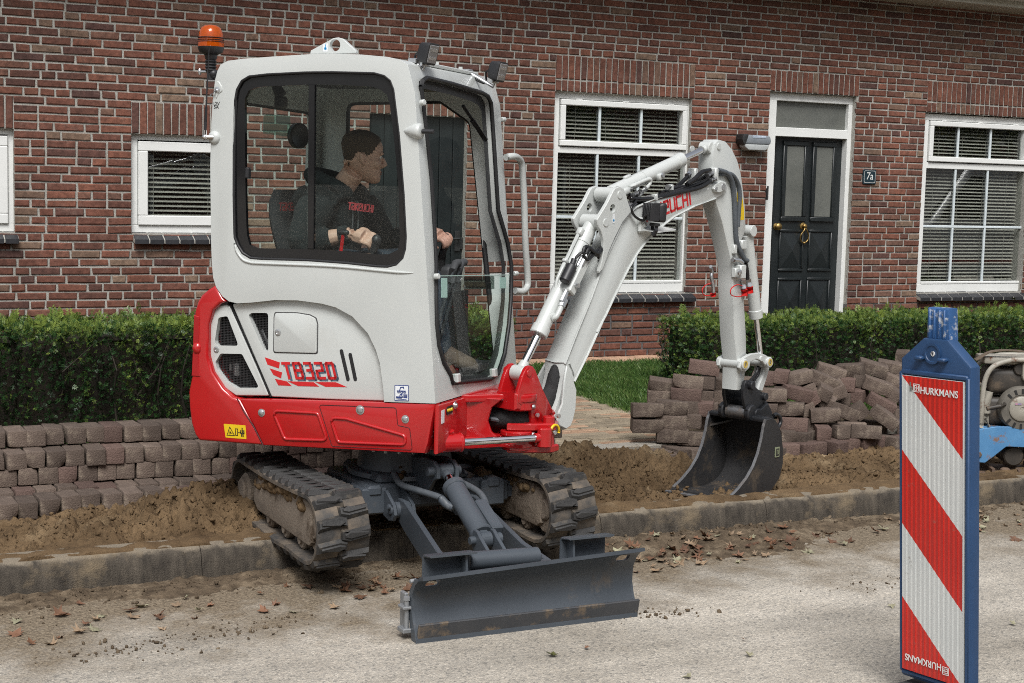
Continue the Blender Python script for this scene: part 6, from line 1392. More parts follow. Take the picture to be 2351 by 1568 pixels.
rg = [U(a, L_-.0005, z) for a, z in sb([(316, 60), (330, 112), (365, 160), (410, 178), (480, 184), (900, 201), (1200, 228), (1330, 240), (1412, 243)])]; mb = MB(); mb.tube(spline(rg, 4), [.0065]*28+[.006, .005, .004, .003, .001], 8); mch(mb, 'sill_ridge', grey_m, cab, 60)
ring_tube('window_seal', [U(a, L_+.006, z) for a, z in wq], .0075, blk_s, swin)
gq = o2; am = sa([(832, 900)])[0][0]
def halfpane(lo, hi, l, name):
    P = [(min(max(a, lo), hi), z) for a, z in resample(GI, 160)]; Q = [P[0]]
    for p in P[1:]:
        if abs(p[0]-Q[-1][0])+abs(p[1]-Q[-1][1]) > 1e-4: Q.append(p)
    mb = MB(); V, F = mb._q([U(a, l, z) for a, z in Q], [tuple(range(len(Q)))]); mch(mb, name, cabglass, swin)
halfpane(-9, am+.012, L_+.026, 'pane'); halfpane(am-.006, 9, L_+.014, 'pane')
z0_, z1_ = sb([(760, 96)])[0][1], sa([(835, 455)])[0][1]
mb = MB(); a0, a1 = sa([(834, 900)])[0][0], sa([(878, 900)])[0][0]; sideprism(mb, [(a0, z0_), (a1, z0_), (a1-.004, z1_), (a0-.004, z1_)], L_+.008, L_+.026, bev=.002); mch(mb, 'sliding_rail', frit_m, swin)
a_, z_ = sa([(425, 1050)])[0]; mb = MB(); mb.box(U(a_, L_+.012, z_), (.018, .03, .05), (FW, LF, UP), bev=.005); mch(mb, 'window_latch', blk_p, swin)
# other panes: rear and left windows, lower front pane
mb = MB(); mb._q([U(-.745, l, z) for l, z in rw], [tuple(range(len(rw)))]); mch(mb, 'rear_pane', clrglass, cab)
mb = MB(); mb._q([U(a, .47, z) for a, z in lq], [tuple(range(len(lq)))]); mch(mb, 'left_pane', clrglass, cab)
ring_tube('rear_window_seal', [U(-.735, l, z) for l, z in rw], .012, blk_s, cab); ring_tube('left_window_seal', [U(a, .465, z) for a, z in lq], .014, blk_s, cab)
fp = [on_f(cB(*p)) for p in ((1553, 262), (1960, 256), (1985, 256), (1990, 400), (1978, 560), (1950, 740), (1918, 840), (1880, 866), (1650, 880), (1620, 835), (1590, 760), (1566, 640), (1556, 480))]
mb = MB(); P = [FP(l, v, .012) for l, v in fp]; mb._q(P, [tuple(range(len(P)))]); lowp = mch(mb, 'front_pane', cabglass, cab)
mb = MB(); mb.bar(FP(*on_f(cB(1553, 262)), .0125), FP(*on_f(cB(1985, 256)), .0125), .004, .006, up=FNn); mch(mb, 'glass_edge', pm('glass_edge', (.35, .48, .44), (.4, .52, .48), rough=.2), lowp)
for p in ((1565, 275, 1600, 395), (1925, 270, 1962, 338)):
    q = [on_f(cB(p[0], p[1])), on_f(cB(p[2], p[1])), on_f(cB(p[2], p[3])), on_f(cB(p[0], p[3]))]; mb = MB(); mb.prism([FP(l, v, .013) for l, v in q], FNn*.002); mch(mb, 'adhesive_tab', pm('tab_green', (.30, .47, .42), (.36, .53, .48), rough=.4), lowp)
q = [on_f(cB(*p)) for p in ((1705, 268), (1890, 264), (1890, 340), (1705, 345))]; mb = MB(); mb.prism([FP(l, v, .0135) for l, v in q], FNn*.0008); dl = mch(mb, 'instruction_sticker', glass_mat('printed_film', (.50, .54, .52), power=1), lowp)
mb = MB()
for x in (1705, 1760, 1800, 1840, 1888): mb.bar(FP(*on_f(cB(x, 268)), .015), FP(*on_f(cB(x, 342)), .015), .0018, .0006, up=FNn)
for y in (267, 305, 342): mb.bar(FP(*on_f(cB(1705, y)), .0151), FP(*on_f(cB(1888, y)), .0151), .0018, .0006, up=FNn)
for x, y in ((1725, 290), (1778, 285), (1778, 325), (1820, 290), (1860, 300), (1732, 325), (1820, 325)): mb.bar(FP(*on_f(cB(x-8, y+6)), .0152), FP(*on_f(cB(x+8, y-6)), .0152), .003, .0006, up=FNn)
mch(mb, 'instruction_print', blkd_m, lowp)
for p in ((1660, 888), (1888, 855)): q = FP(*on_f(cB(*p)), .012); mb = MB(); mb.box(q, (.035, .03, .04), (LF, FNn, fd), bev=.004); mch(mb, 'pane_clip', grey_m, lowp)
# roof eye, front roof rail, lights, beacon, antenna, handle, mirror boss
q = sa([(850, 252), (855, 228), (1005, 145), (1040, 139), (1070, 148), (1155, 225), (1160, 245)], -.30); mb = MB(); sideprism(mb, rounded(q, [.004, .006, .02, .02, .02, .006, .004], 4), -.30, -.275, bev=.002); le = raw(mb, 'lifting_blank')
a_, z_ = sa([(1018, 192)], -.30)[0]; c = MB(); c.cyl(U(a_, -.36, z_), U(a_, -.2, z_), .027, n=24); cut(le, [raw(c, 'cut')]); me = le.data.copy(); bpy.data.objects.remove(le); me.transform(Matrix.Translation(-Vector(SL))); lift = link('lifting_eye', me, grey_m, exc, 30)
a_, z_ = sa([(955, 208)], -.30)[0]; mb = MB(); sideprism(mb, [(a_-.012, z_-.018), (a_+.012, z_-.018), (a_+.012, z_+.018), (a_-.012, z_+.018)], -.3012, -.30); mch(mb, 'hook_sticker', whd_m, lift); mb = MB(); mb.lathe(U(a_, -.3013, z_-.004), -LF, [(0, .0065), (.0006, .0065), (.0006, .0035), (0, .0035)], 12); mb.bar(U(a_, -.3016, z_+.002), U(a_, -.3016, z_+.014), .004, .0006, up=LF); mch(mb, 'hook_symbol', pm('hook_blue', (.03, .25, .5), (.04, .28, .55)), lift)
mb = MB(); mb.box(U(.165, .02, 2.268), (.05, .62, .016), (FW, LF, UP), bev=.004); 
for l in (-.1, .17): mb.cyl(U(.165, l, 2.27), U(.165, l, 2.29), .010, n=6)
mch(mb, 'light_rail', grey_m, cab)
lens_l = pm('lamp_lens_grey', (.16, .16, .165), (.28, .28, .28), rough=.15, scale=90, contrast=.9, coat=.6)
for p, q_, l, nm in ((cA(1640, 245), cA(1585, 330), -.34, 'r'), (cA(2108, 365), cA(2050, 440), .25, 'l')):
    P = hit(p[0], p[1], SL+LF*l, LF); dr = FW*.93-LF*.06-UP*.22; dr /= np.linalg.norm(dr); sx_ = np.cross(UP, dr); sx_ /= np.linalg.norm(sx_); uz = np.cross(dr, sx_); A3 = (dr, sx_, uz)
    mb = MB(); R = []
    for t, s in ((-.032, .030), (-.022, .040), (.018, .047), (.026, .047), (.027, .044)):
        R.append([P+dr*t+sx_*x*s+uz*y*s for x, y in rounded([(-1, -1), (1, -1), (1, 1), (-1, 1)], .35, 3)])
    mb.rings(R); wl_ = mch(mb, 'work_light', blk_p, smooth=45)
    mb = MB(); mb.box(P+dr*.0275, (.004, .078, .078), A3, bev=.002); mch(mb, 'lens', lens_l, wl_)
    mb = MB()
    for i in (-1, 0, 1):
        for j in (-1, 1): mb.lathe(P+dr*.0296+sx_*i*.022+uz*j*.018, dr, [(0, .001), (0, .009), (.001, .008), (.0005, .003), (.0005, .001)], 10)
    mch(mb, 'led', zinc_m, wl_)
    mb = MB(); base = U(.165, l+.0, 2.275); mb.tube([P-uz*.045, P-uz*.075, base], .008, 8); mb.box(base, (.04, .05, .02), (FW, LF, UP), bev=.003); mb.cyl(P-uz*.052-sx_*.035, P-uz*.052+sx_*.035, .006); mch(mb, 'bracket', zinc_m, wl_)
    mb = MB(); mb.tube(spline([P-dr*.03, P-dr*.055-uz*.02, P-dr*.05-uz*.07, base-FW*.03], 5), .005, 8); mch(mb, 'cable', hose_m, wl_, 60)
LB = -.43; ab, zb = on_l(cA(180, 430), LB)
def bz(y): return on_l(cA(185, y), LB)
P0 = U(bz(200)[0], LB, 0); zz = lambda y: bz(y)[1]
flash = MB(); flash.lathe(P0+UP*zz(212), (0, 0, 1), [(0, .001), (0, .058), (zz(170)-zz(212), .058), (zz(150)-zz(212), .057), (zz(148)-zz(212), .055), (zz(110)-zz(212), .053), (zz(75)-zz(212), .044), (zz(60)-zz(212), .028), (zz(53)-zz(212), .001)], 32)
amber = bpy.data.materials.new('amber_lens'); amber.use_nodes = True; b_ = amber.node_tree.nodes['Principled BSDF']; b_.inputs['Base Color'].default_value = (.80, .13, .006, 1); b_.inputs['Roughness'].default_value = .08; b_.inputs['Transmission Weight'].default_value = .6; b_.inputs['IOR'].default_value = 1.3; b_.inputs['Coat Weight'].default_value = .4
bcn = mch(flash, 'rotating_beacon', amber, smooth=50)
mb = MB(); mb.lathe(P0+UP*zz(258), (0, 0, 1), [(0, .001), (-.0, .028), (zz(240)-zz(258), .052), (zz(205)-zz(258), .060), (zz(203)-zz(258), .058), (zz(203)-zz(258), .001)], 32); zt_ = zz(258)
mb.lathe(P0+UP*zz(375), (0, 0, 1), [(0, .001), (0, .021)]+[((zz(258)-zz(375))*t, .021+.006*((i % 2))) for i, t in enumerate(np.linspace(.05, .8, 10))]+[((zz(258)-zz(375))*.92, .027), (zz(258)-zz(375), .030), (zz(258)-zz(375), .001)], 20); mb.cyl(P0+UP*zz(425), P0+UP*zz(372), .018, n=16); mb.ball(P0+UP*zz(385)+FW*.015, .022, 12); mch(mb, 'beacon_base', blk_p, bcn, 50)
mb = MB()
for y in (143, 158, 170): mb.lathe(P0+UP*zz(y), (0, 0, 1), [(-.002, .0575), (0, .0605), (.002, .0575)], 32)
mch(mb, 'lens_rib', blk_p, bcn)
mb = MB(); mb.cyl(P0+UP*zz(170), P0+UP*zz(95), .022, n=16); mb.ball(P0+UP*zz(115), .026, 12); mch(mb, 'reflector', pm('reflector_amber', (.8, .25, .02), (.9, .4, .05), rough=.2, metal=.6), bcn)
mb = MB(); mb.cyl(P0+UP*zz(370), P0+UP*zz(370)-FW*.055, .006); mb.ball(P0+UP*zz(370)-FW*.058, .009, 8, (1, 1, 1.8)); mb.box(P0+UP*zz(432)+FW*.03, (.09, .045, .006), (FW, LF, UP), bev=.002); mch(mb, 'beacon_bracket', zinc_m, bcn)
q = sa([(235, 420), (262, 470), (268, 500), (240, 520), (222, 560), (208, 470)], -.488); mb = MB(); sideprism(mb, rounded(q, .012), -.494, -.47, bev=.004); mch(mb, 'cable_boss', grey_m, cab); a_, z_ = sa([(232, 492)], -.49)[0]; mb = MB(); mb.lathe(U(a_, -.492, z_), -LF, [(0, .014), (.004, .014), (.006, .006), (.006, .001)], 12); mb.tube([U(a_, -.50, z_), U(a_-.03, -.505, z_-.025)], .004, 6); mch(mb, 'cable_plug', zinc_m, cab)
aa, za = sa([(208, 812)], -.49)[0]; mb = MB(); mb.ball(U(aa, -.49, za), .024, 14, (1.3, .8, 1.25), (FW, LF, UP)); mch(mb, 'antenna_boss', grey_m, cab, 60)
ax, az_ = sa([(145, 808)], -.52)[0]; tx, tz = sa([(172, 215)], -.52)[0]; mx_, mz_ = sa([(153, 610)], -.52)[0]
mb = MB(); mb.tube([U(ax, -.52, az_), U(mx_, -.52, mz_)], .0065, 8); mb.tube([U(mx_, -.52, mz_), U(tx, -.52, tz)], [.0042, .0022], 8); ant = mch(mb, 'antenna', blk_p)
mb = MB(); mb.ball(U(ax, -.52, az_), .013, 12); mb.cyl(U(ax, -.52, az_), U(ax+.035, -.505, az_), .010, n=12); mb.cyl(U(ax, -.52, az_), U(ax, -.52, az_+.03), .008, n=10); mch(mb, 'antenna_foot', chr_m, ant)
text_mesh('label_text', '12V', .022, blkd_m, cab, basis(U(*[(lambda q: q[0])(sa([(222, 585)])[0]), -.4915, sa([(222, 585)])[0][1]])-SL, FW, UP, -LF), depth=.0006); text_mesh('label_text', '5A', .022, blkd_m, cab, basis(U(*[(lambda q: q[0])(sa([(222, 607)])[0]), -.4915, sa([(222, 607)])[0][1]])-SL, FW, UP, -LF), depth=.0006)
mb = MB(); P = hit(*cA(1560, 770), SL+LF*-.485, LF); mb.lathe(P-FW*.06+UP*0, FW, [(0, .001), (.02, .014), (.05, .028), (.07, .034), (.085, .034), (.09, .028), (.09, .001)], 20); mch(mb, 'mirror_boss', grey_m, cab, 60)
mb = MB(); mb.cyl(P+FW*.03, P+FW*.085, .010, n=12, bev=.003); mch(mb, 'mirror_stud', blk_p, cab)
mb = MB()
for p, l in ((cA(1580, 580), -.42), (cB(1530, 265), -.45)):
    q = FP(on_f(p)[0], on_f(p)[1], .01); mb.cyl(q, q+FNn*.022-LF*.006, .013, n=14, bev=.003)
for p in (cA(2138, 690), cB(2028, 247)):
    q = FP(on_f(p)[0], on_f(p)[1], .0); mb.cyl(q, q+LF*.024+FNn*.008, .012, n=14, bev=.003)
mch(mb, 'stud', grey_m, cab)
hp = [cA(2165, 945), cA(2215, 938), cA(2255, 955), cA(2275, 1010), cA(2290, 1250), cB(2098, 60), cB(2112, 270), cB(2108, 330), cB(2080, 356), cB(2035, 352)]
hp3 = [hit(p[0], p[1], SL+FW*(.30+.02*(i not in (0, 9))), FW) for i, p in enumerate(hp)]; mb = MB(); mb.tube(spline(hp3, 5), .0165, 14); mch(mb, 'grab_handle', grey_m, cab, 60)
ws = [on_f(cA(1945, 592)), on_f(cA(2000, 690)), on_f(cA(2070, 825))]; mb = MB(); mb.tube([FP(ws[0][0], ws[0][1], -.05), FP(ws[2][0], ws[2][1], -.03)], .008, 8); mb.tube([FP(ws[1][0], ws[1][1], -.045), FP(ws[2][0], ws[2][1], -.03)], .0125, 8); mch(mb, 'gas_strut', blk_p, cab, 60)
# maker's service sticker at the foot of the cab
stk = decal([(1296, 930), (1383, 932), (1383, 1030), (1296, 1028)], 'dealer_sticker', navy_m, L_, cab, .0012, .003); decal([(1300, 935), (1379, 937), (1379, 1025), (1300, 1023)], 'sticker_face', whd_m, L_-.0013, cab, .0006)
strokes('sticker_emblem', [[(1327, 962), (1333, 945), (1350, 943), (1352, 952)], [(1312, 966), (1362, 968)], [(1325, 1008), (1330, 990), (1342, 986)], [(1336, 985), (1345, 1005)], [(1308, 1002), (1338, 1004), (1338, 1010), (1308, 1008), (1308, 1002)], [(1352, 990), (1372, 991)], [(1352, 998), (1372, 999)], [(1352, 1006), (1372, 1007)]], navy_m, .004, L_-.0021, cab)
a_, z_ = sb([(1340, 976)])[0]; text_mesh('sticker_text', 'VERHOEVEN', .0125, navy_m, cab, basis(U(a_, L_-.0024, z_)-SL, FW, UP, -LF), depth=.0005, sx=.62, bold=.0004); a_, z_ = sb([(1340, 1018)])[0]; mb = MB(); mb.box(U(a_, L_-.0022, z_), (.048, .0006, .003), (FW, LF, UP)); mch(mb, 'sticker_line', navy_m, cab)
# ---- inside the cab
mb = MB(); mb.box(U(.02, 0, .87), (.60, .86, .02), (FW, LF, UP)); mch(mb, 'floor_mat', blk_p, cab)
seat_m = pm('seat_fabric', (.012, .012, .014), (.022, .022, .024), rough=.9, scale=60, bump=.4, bscale=300)
def seatloft(rows): 
    mb = MB(); mb.rings([[U(a, l, z) for a, l, z in r] for r in rows]); return mb
bk = []
for t in np.linspace(0, 1, 9):
    a = -.50-.16*t; z = 1.26+.44*t; w = .235*math.sqrt(max(.12, 1-max(0, (t-.45)/.58)**2.6)); th_ = .05*(1-.5*t); ww = [(-w, .0), (-w*.8, -th_), (w*.8, -th_), (w, 0), (w*.9, th_*.9), (0, th_*.55), (-w*.9, th_*.9)]
    bk.append([(a+d, l, z) for l, d in ww])
seat = mch(seatloft(bk), 'seat', seat_m, smooth=60)
mb = MB(); mb.box(U(-.28, 0, 1.215), (.46, .46, .10), (FW, LF, UP), bev=.04, seg=3); mb.box(U(-.30, 0, 1.05), (.34, .36, .28), (FW, LF, UP), bev=.02); mch(mb, 'seat_cushion', seat_m, seat, 50)
a_, z_ = on_l(cA(692, 1300), -.16); lettering('seat_lettering', 'TAKEUCHI', U(a_-.005, -.22, z_), LF*.94+FW*.02, UP, FW*1.0, .032, .026, .010, .0075, pm('seat_red', (.22, .02, .02), (.26, .03, .03), rough=.8), seat, shear=.1)
for s in (-1, 1):
    mb = MB(); mb.box(U(-.12, s*.335, 1.24), (.44, .13, .24), (FW, LF, UP), bev=.03, seg=3); cons = mch(mb, 'console', pm('console_grey', (.03, .032, .035), (.045, .047, .05), rough=.6), smooth=50)
    ja = -.058 if s < 0 else .075; jl = s*.235 if s < 0 else .255
    mb = MB(); mb.tube(spline([U(ja-.05, s*.29, 1.33), U(ja-.03, jl, 1.40), U(ja, jl, 1.455)], 4), [.016]*4+[.019]*4+[.020], 12) if False else mb.tube([U(ja-.05, s*.29, 1.33), U(ja-.02, jl, 1.42), U(ja, jl, 1.475)], [.026, .017, .020], 12); mb.ball(U(ja+.002, jl, 1.485), .023, 12, (1, 1, 1.25)); mch(mb, 'joystick', blk_p, cons, 60)
ja, jz = on_l(cA(1075, 1450), -.33); jb, jw = on_l(cA(1050, 1570), -.33); mb = MB(); mb.tube([U(jb, -.33, jw-.05), U(ja, -.33, jz)], .008, 8); lev = mch(mb, 'safety_lever', decr_m, None, 60); mb = MB(); mb.box(U(ja, -.33, jz), (.055, .022, .022), (FW, LF, UP), bev=.008, seg=2); mch(mb, 'lever_knob', blk_p, lev, 50)
for l, x0, x1 in ((-.03, 1560, 1620), (.04, 1585, 1690)):
    p0 = U(*[.235, l, 1.36]); p1 = U(.10, l, .88); mb = MB(); mb.tube([p1, U(.17, l, 1.12), p0], .010, 8); tl = mch(mb, 'travel_lever', ghose_m, None, 60); mb = MB(); mb.tube([U(.225, l, 1.30), p0, U(.235, l+.025, 1.385), U(.235, l+.06, 1.387)], .018, 10); mch(mb, 'lever_grip', pm('grip_grey', (.035, .037, .04), (.05, .052, .055), rough=.7), tl, 60)
mb = MB(); mb.box(U(.05, 0, 2.20), (.20, .26, .06), (FW, LF, UP), bev=.02, seg=2); mb.box(U(-.30, 0, 2.215), (.70, .84, .02), (FW, LF, UP)); mch(mb, 'roof_lining', blk_p, cab)
mb = MB(); l_, z_ = on_a(cA(655, 575), -.55); mb.box(U(-.55, l_, z_), (.05, .05, .05), (FW, LF, UP), bev=.008); mb.tube([U(-.55, l_, z_+.03), U(-.60, l_, 2.22)], .03, 8); mch(mb, 'cab_lamp', blk_p, cab)
l_, z_ = on_a(cA(772, 800), -.68); mb = MB(); mb.lathe(U(-.68, l_, z_), FW*.9-LF*.3, [(-.01, .001), (-.01, .062), (.012, .062), (.016, .055), (.006, .04), (.006, .001)], 26); mch(mb, 'air_outlet', blk_p, cab)
mb = MB(); q = [on_a(cA(*p), -.70) for p in ((538, 668), (560, 655), (715, 668), (718, 790), (690, 805), (534, 785))]; mb.prism([U(-.70, l, z) for l, z in q], FW*.003); mch(mb, 'rear_pale_panel', glass_mat('pale_sheet', (.62, .76, .70), power=2.2), cab)  # pale see-through panel just inside the rear pane
mb = MB(); l_, z_ = on_a(cA(970, 775), -.69); mb.box(U(-.67, l_, z_), (.02, .02, .055), (FW, LF, UP), bev=.004); mb.box(U(-.66, l_, z_-.02), (.03, .05, .015), (FW, LF, UP), bev=.004); mch(mb, 'coat_hook', blk_p, cab)

# ---- swing bracket and boom ----------------------------------------------------------------
pz = lambda y: float(hit(*cB(2030, y), PIV, FW)[2])
zA0, zA1, zB0, zB1 = .775, .810, .565, .615
mb = MB()
for z0, z1 in ((zA0, zA1), (zB0, zB1)):
    q = [(.36, -.20), (.40, -.19), (.50, -.085)]+[(.56+.085*math.cos(t), .085*math.sin(t)) for t in np.linspace(-2.0, 2.0, 14)]+[(.50, .085), (.40, .24), (.36, .25)]
    mb.prism([U(a, l, z0) for a, l in q], UP*(z1-z0), bev=.006, seg=2)
mb.cyl(PIV+UP*.735, PIV+UP*.78, .078, n=30, bev=.006); mb.cyl(PIV+UP*.55, PIV+UP*.57, .074, n=30, bev=.005); mb.cyl(PIV+UP*zB1, PIV+UP*.640, .080, n=30, bev=.006)
for l0, l1 in ((-.185, -.165), (.20, .22)):
    mb.prism([U(a, l0, z) for a, z in ((.36, .58), (.52, .60), (.46, .64), (.44, .69), (.46, .75), (.52, .79), (.36, .80))], LF*(l1-l0)) if l0 > 0 else mb.prism([U(a, l0+(a-.36)*.55, z) for a, z in ((.36, .58), (.52, .60), (.475, .64), (.46, .69), (.475, .75), (.52, .79), (.36, .80))], LF*(l1-l0), bev=.004)
mch(mb, 'swing_base', red_m, smooth=40)
mb = MB(); mb.prism([U(.355, l, z) for l, z in ((-.485, .585), (.485, .60), (.485, .79), (-.485, .80))], FW*.025, bev=.01, seg=2); fpl = mch(mb, 'front_plate', red_m, smooth=40)
q = [(.386, -.455), (.386, -.36)]; mb = MB(); mb.prism([U(.381, l, z) for l, z in ((-.462, .715), (-.432, .717), (-.432, .775), (-.462, .773))], FW*.0015); mch(mb, 'white_label', whd_m, fpl); mb = MB(); mb.prism([U(.381, l, z) for l, z in rounded([(-.41, .745), (-.34, .75), (-.34, .785), (-.41, .782)], .014)], FW*.002); mch(mb, 'tie_down_slot', blk_s, fpl)
mb = MB(); 
for l in (-.395, -.375, -.355): mb.lathe(U(.383, l, .766), FW, [(0, .001), (0, .008), (.004, .006), (.004, .001)], 10)
mch(mb, 'yellow_plug', yel_m, fpl)
mb = MB(); mb.lathe(U(.381, -.315, .778), FW, [(0, .001), (0, .018), (.004, .017), (.005, .011), (.011, .010), (.011, .001)], 14); mb.lathe(PIV+BN*.0+UP*.755+FW*.078-LF*.02, FW, [(0, .010), (.01, .009), (.01, .001)], 8); mb.lathe(PIV+UP*.628+FW*.08-LF*.02, FW, [(0, .010), (.01, .009), (.01, .001)], 8); mch(mb, 'bolt', zinc_m, fpl)
# swing cylinder
w0 = hit(*cB(1560, 1252), U(.36, -.30, 0), BN); 
s1 = hit(*cB(2215, 1252), B(.10, .13, 0), BN); s0 = U(.37, -.36, .615)
sdv = (s1-s0)/np.linalg.norm(s1-s0)
mb = MB(); mb.cyl(s0-sdv*.06, s0+sdv*.060, .040, n=26, bev=.005); mb.cyl(s0+sdv*.052, s0+sdv*.066, .044, n=26, bev=.004); mb.ball(s0-sdv*.03+UP*.035, .022, 12); mb.cyl(s0+sdv*.02+UP*.036, s0+sdv*.02+UP*.055-LF*.01, .012); swc = mch(mb, 'swing_cylinder', red_m)
mb = MB(); mb.cyl(s0+sdv*.06, s1-sdv*.03, .0165, n=22); mch(mb, 'rod', chr_m, swc)
mb = MB(); mb.cyl(s1-UP*.045, s1+UP*.045, .034, n=22, bev=.006); mb.cyl(s1-sdv*.05, s1-sdv*.02, .022, n=16); mch(mb, 'rod_eye', red_m, swc)
# swing post: casting that carries the boom
post_q = [on_r(cE(*p), .062) for p in ((236, 600), (262, 520), (285, 466), (300, 446), (316, 440), (334, 446), (350, 470), (395, 588), (432, 668), (466, 738), (468, 775), (448, 806), (415, 826), (330, 842), (322, 735), (240, 735), (150, 720), (150, 640))]
post_q = [on_r(cE(*p), .062) for p in ((236, 610), (262, 520), (285, 466), (300, 446), (316, 440), (334, 446), (350, 470), (395, 588), (432, 668), (466, 738), (468, 775), (448, 806), (415, 826), (330, 842), (322, 735), (270, 720), (236, 690))]
mb = MB()
boomprism(mb, post_q, .040, .064, bev=.006, seg=2); boomprism(mb, post_q, -.064, -.040, bev=.006, seg=2)
mb.cyl(PIV+UP*.640, PIV+UP*.735, .001, n=4)
boomprism(mb, [on_r(cE(*p), 0) for p in ((150, 620), (245, 615), (330, 640), (330, 720), (240, 735), (150, 730))], -.06, .06, bev=.008)
mb.box(B(.165, 0, .66), (.07, .128, .12), (BD, BN, UP), bev=.012)
q = [(-.02, .06), (-.075, .0), (-.02, -.06), (.10, -.075), (.16, -.02), (.17, .10), (.10, .14), (.03, .10)]
mb.prism([B(s, r, .640) for s, r in q], UP*.035, bev=.006); mb.prism([B(s, r, .575) for s, r in q[:1]+[(-.07, 0), (-.02, -.06), (.08, -.06), (.14, 0), (.14, .13), (.08, .14)]], UP*-.035, bev=.006)
mb.cyl(B(.10, .10, .545), B(.10, .10, .705), .028, n=18, bev=.005)
post = mch(mb, 'swing_post', red_m, smooth=40)
mb = MB(); p = on_r(cE(310, 492), .066); mb.cyl(B(p[0], -.08, p[1]), B(p[0], .068, p[1]), .018, n=18, bev=.003); mch(mb, 'pin', red_m, post)
mb = MB(); q = [B(.10+.030*math.cos(t), .137, .625+.030*math.sin(t)+.012) for t in np.linspace(-.3, math.pi+.3, 12)]; mb.tube(q, .0065, 8); mch(mb, 'yellow_guard', yel_m, post, 60)
mb = MB(); mb.lathe(B(.10, .135, .632), BN, [(0, .001), (0, .012), (.006, .010), (.006, .001)], 10)
for s, r, z in ((.05, .07, .71), (.13, .13, .705)): mb.lathe(B(s, r, z), BN, [(0, .001), (0, .011), (.008, .010), (.008, .001)], 8)
mch(mb, 'bolt', zinc_m, post)
fab_m = pm('black_sleeve', (.010, .010, .011), (.020, .020, .021), rough=.85, scale=14, bump=1.0, bscale=22)
mb = MB(); mb.tube(spline([U(.36, -.02, .69), U(.45, -.01, .69), PIV+UP*.69-FW*.02, B(.06, 0, .69), B(.14, 0, .71), B(.225, .0, .79), B(.265, .0, .88), B(.32, 0, .95)], 5), [.045]*20+[.042]*5+[.036]*5+[.034]*6, 14); mch(mb, 'hose_sleeve', fab_m, post, 60)
mb = MB()
for i in range(5): mb.tube([U(.37, -.10+.04*i, .70+.02*(i % 2)), U(.45, -.06+.025*i, .69), PIV+UP*(.67+.012*i)], .012, 8)
mch(mb, 'hose', ghose_m, post, 60)
# boom
bq = [on_r(cE(*p)) for p in ((470, 838), (458, 800), (492, 715), (522, 620), (542, 520), (548, 430))]+[on_r(cD(*p)) for p in ((813, 1315), (890, 1100), (930, 1000), (1000, 850), (1058, 725), (1115, 650), (1160, 612), (1300, 548), (1500, 500), (1730, 440), (1795, 405), (1838, 420), (1852, 462), (1830, 505), (1762, 545), (1600, 605), (1450, 682), (1350, 760), (1250, 852), (1170, 960), (1100, 1080), (1040, 1200), (990, 1300), (930, 1430), (860, 1560))]+[on_r(cE(*p)) for p in ((800, 150), (700, 370), (612, 548), (590, 585), (575, 645), (582, 725), (565, 800), (548, 842), (518, 862))]
mb = MB(); boomprism(mb, bq, -.06, .06, bev=.005, seg=2); bo = raw(mb, 'boom_blank')
fp0 = on_r(cE(525, 806)); c = MB(); sl_top = on_r(cE(515, 480)); 
qs = [(fp0[0]-.12, fp0[1]-.15), (fp0[0]+.12, fp0[1]-.15), (fp0[0]+.14, fp0[1]+.1), (sl_top[0]+.02, sl_top[1]-.02), (sl_top[0]-.06, sl_top[1]-.02), (fp0[0]-.16, fp0[1]+.1)]
boomprism(c, qs, -.036, .036); cut(bo, [raw(c, 'cut')]); me = bo.data.copy(); bpy.data.objects.remove(bo); me.transform(Matrix.Translation(-Vector(SL))); boom = link('boom', me, grey_m, exc, 35)
mb = MB()
for r0, r1 in ((.058, .078), (-.078, -.058)): mb.cyl(B(fp0[0], r0, fp0[1]), B(fp0[0], r1, fp0[1]), .046, n=24, bev=.006)
mch(mb, 'foot_boss', grey_m, boom)
ck = [on_r(cE(*p), .06) for p in ((470, 838), (458, 800), (470, 740), (492, 690), (500, 620), (515, 540), (540, 470), (552, 440), (575, 520), (590, 600), (582, 725), (565, 800), (548, 842), (518, 862))]
for s_ in (1, -1):
    mb = MB(); P0_ = [B(a, s_*.058, z) for a, z in ck]; k_ = [max(0, min(1, (ck[7][1]-z)/.10)) for a, z in ck]; mb.prism([p+BN*s_*(.026*k) for p, k in zip(P0_, k_)], BN*s_*.012, bev=.004); mch(mb, 'foot_cheek', grey_m, boom)
mb = MB(); mb.cyl(B(fp0[0], -.085, fp0[1]), B(fp0[0], .084, fp0[1]), .026, n=20, bev=.003); p = on_r(cE(478, 780)); mb.cyl(B(p[0], .06, p[1]), B(p[0], .068, p[1]), .010, n=10); mch(mb, 'pin', grey_m, boom)
# weld beads along the edges of the boom's flank
mb = MB(); e = [on_r(cE(*p), .061) for p in ((548, 430),)]+[on_r(cD(*p), .061) for p in ((813, 1315), (890, 1100), (930, 1000), (1000, 850), (1058, 725), (1115, 650), (1160, 612), (1300, 548), (1500, 500), (1730, 440))]; mb.tube([B(s, .061, z) for s, z in e], .006, 6)
e = [on_r(cD(*p), .061) for p in ((1762, 545), (1600, 605), (1450, 682), (1350, 760), (1250, 852), (1170, 960), (1100, 1080), (1040, 1200), (990, 1300), (930, 1430), (860, 1560))]+[on_r(cE(*p), .061) for p in ((800, 150), (700, 370), (612, 548))]; mb.tube([B(s, .061, z) for s, z in e], .006, 6)
e = [on_r(cE(*p), .061) for p in ((575, 425), (605, 500))]; mb.tube([B(s, .061, z) for s, z in e], .006, 6); p = on_r(cE(495, 425), 0); mb.tube([B(p[0]-.012, -.058, p[1]+.012), B(p[0]-.014, 0, p[1]+.006), B(p[0]-.012, .058, p[1]+.01)], .007, 6); mch(mb, 'weld_bead', grey_m, boom, 60)
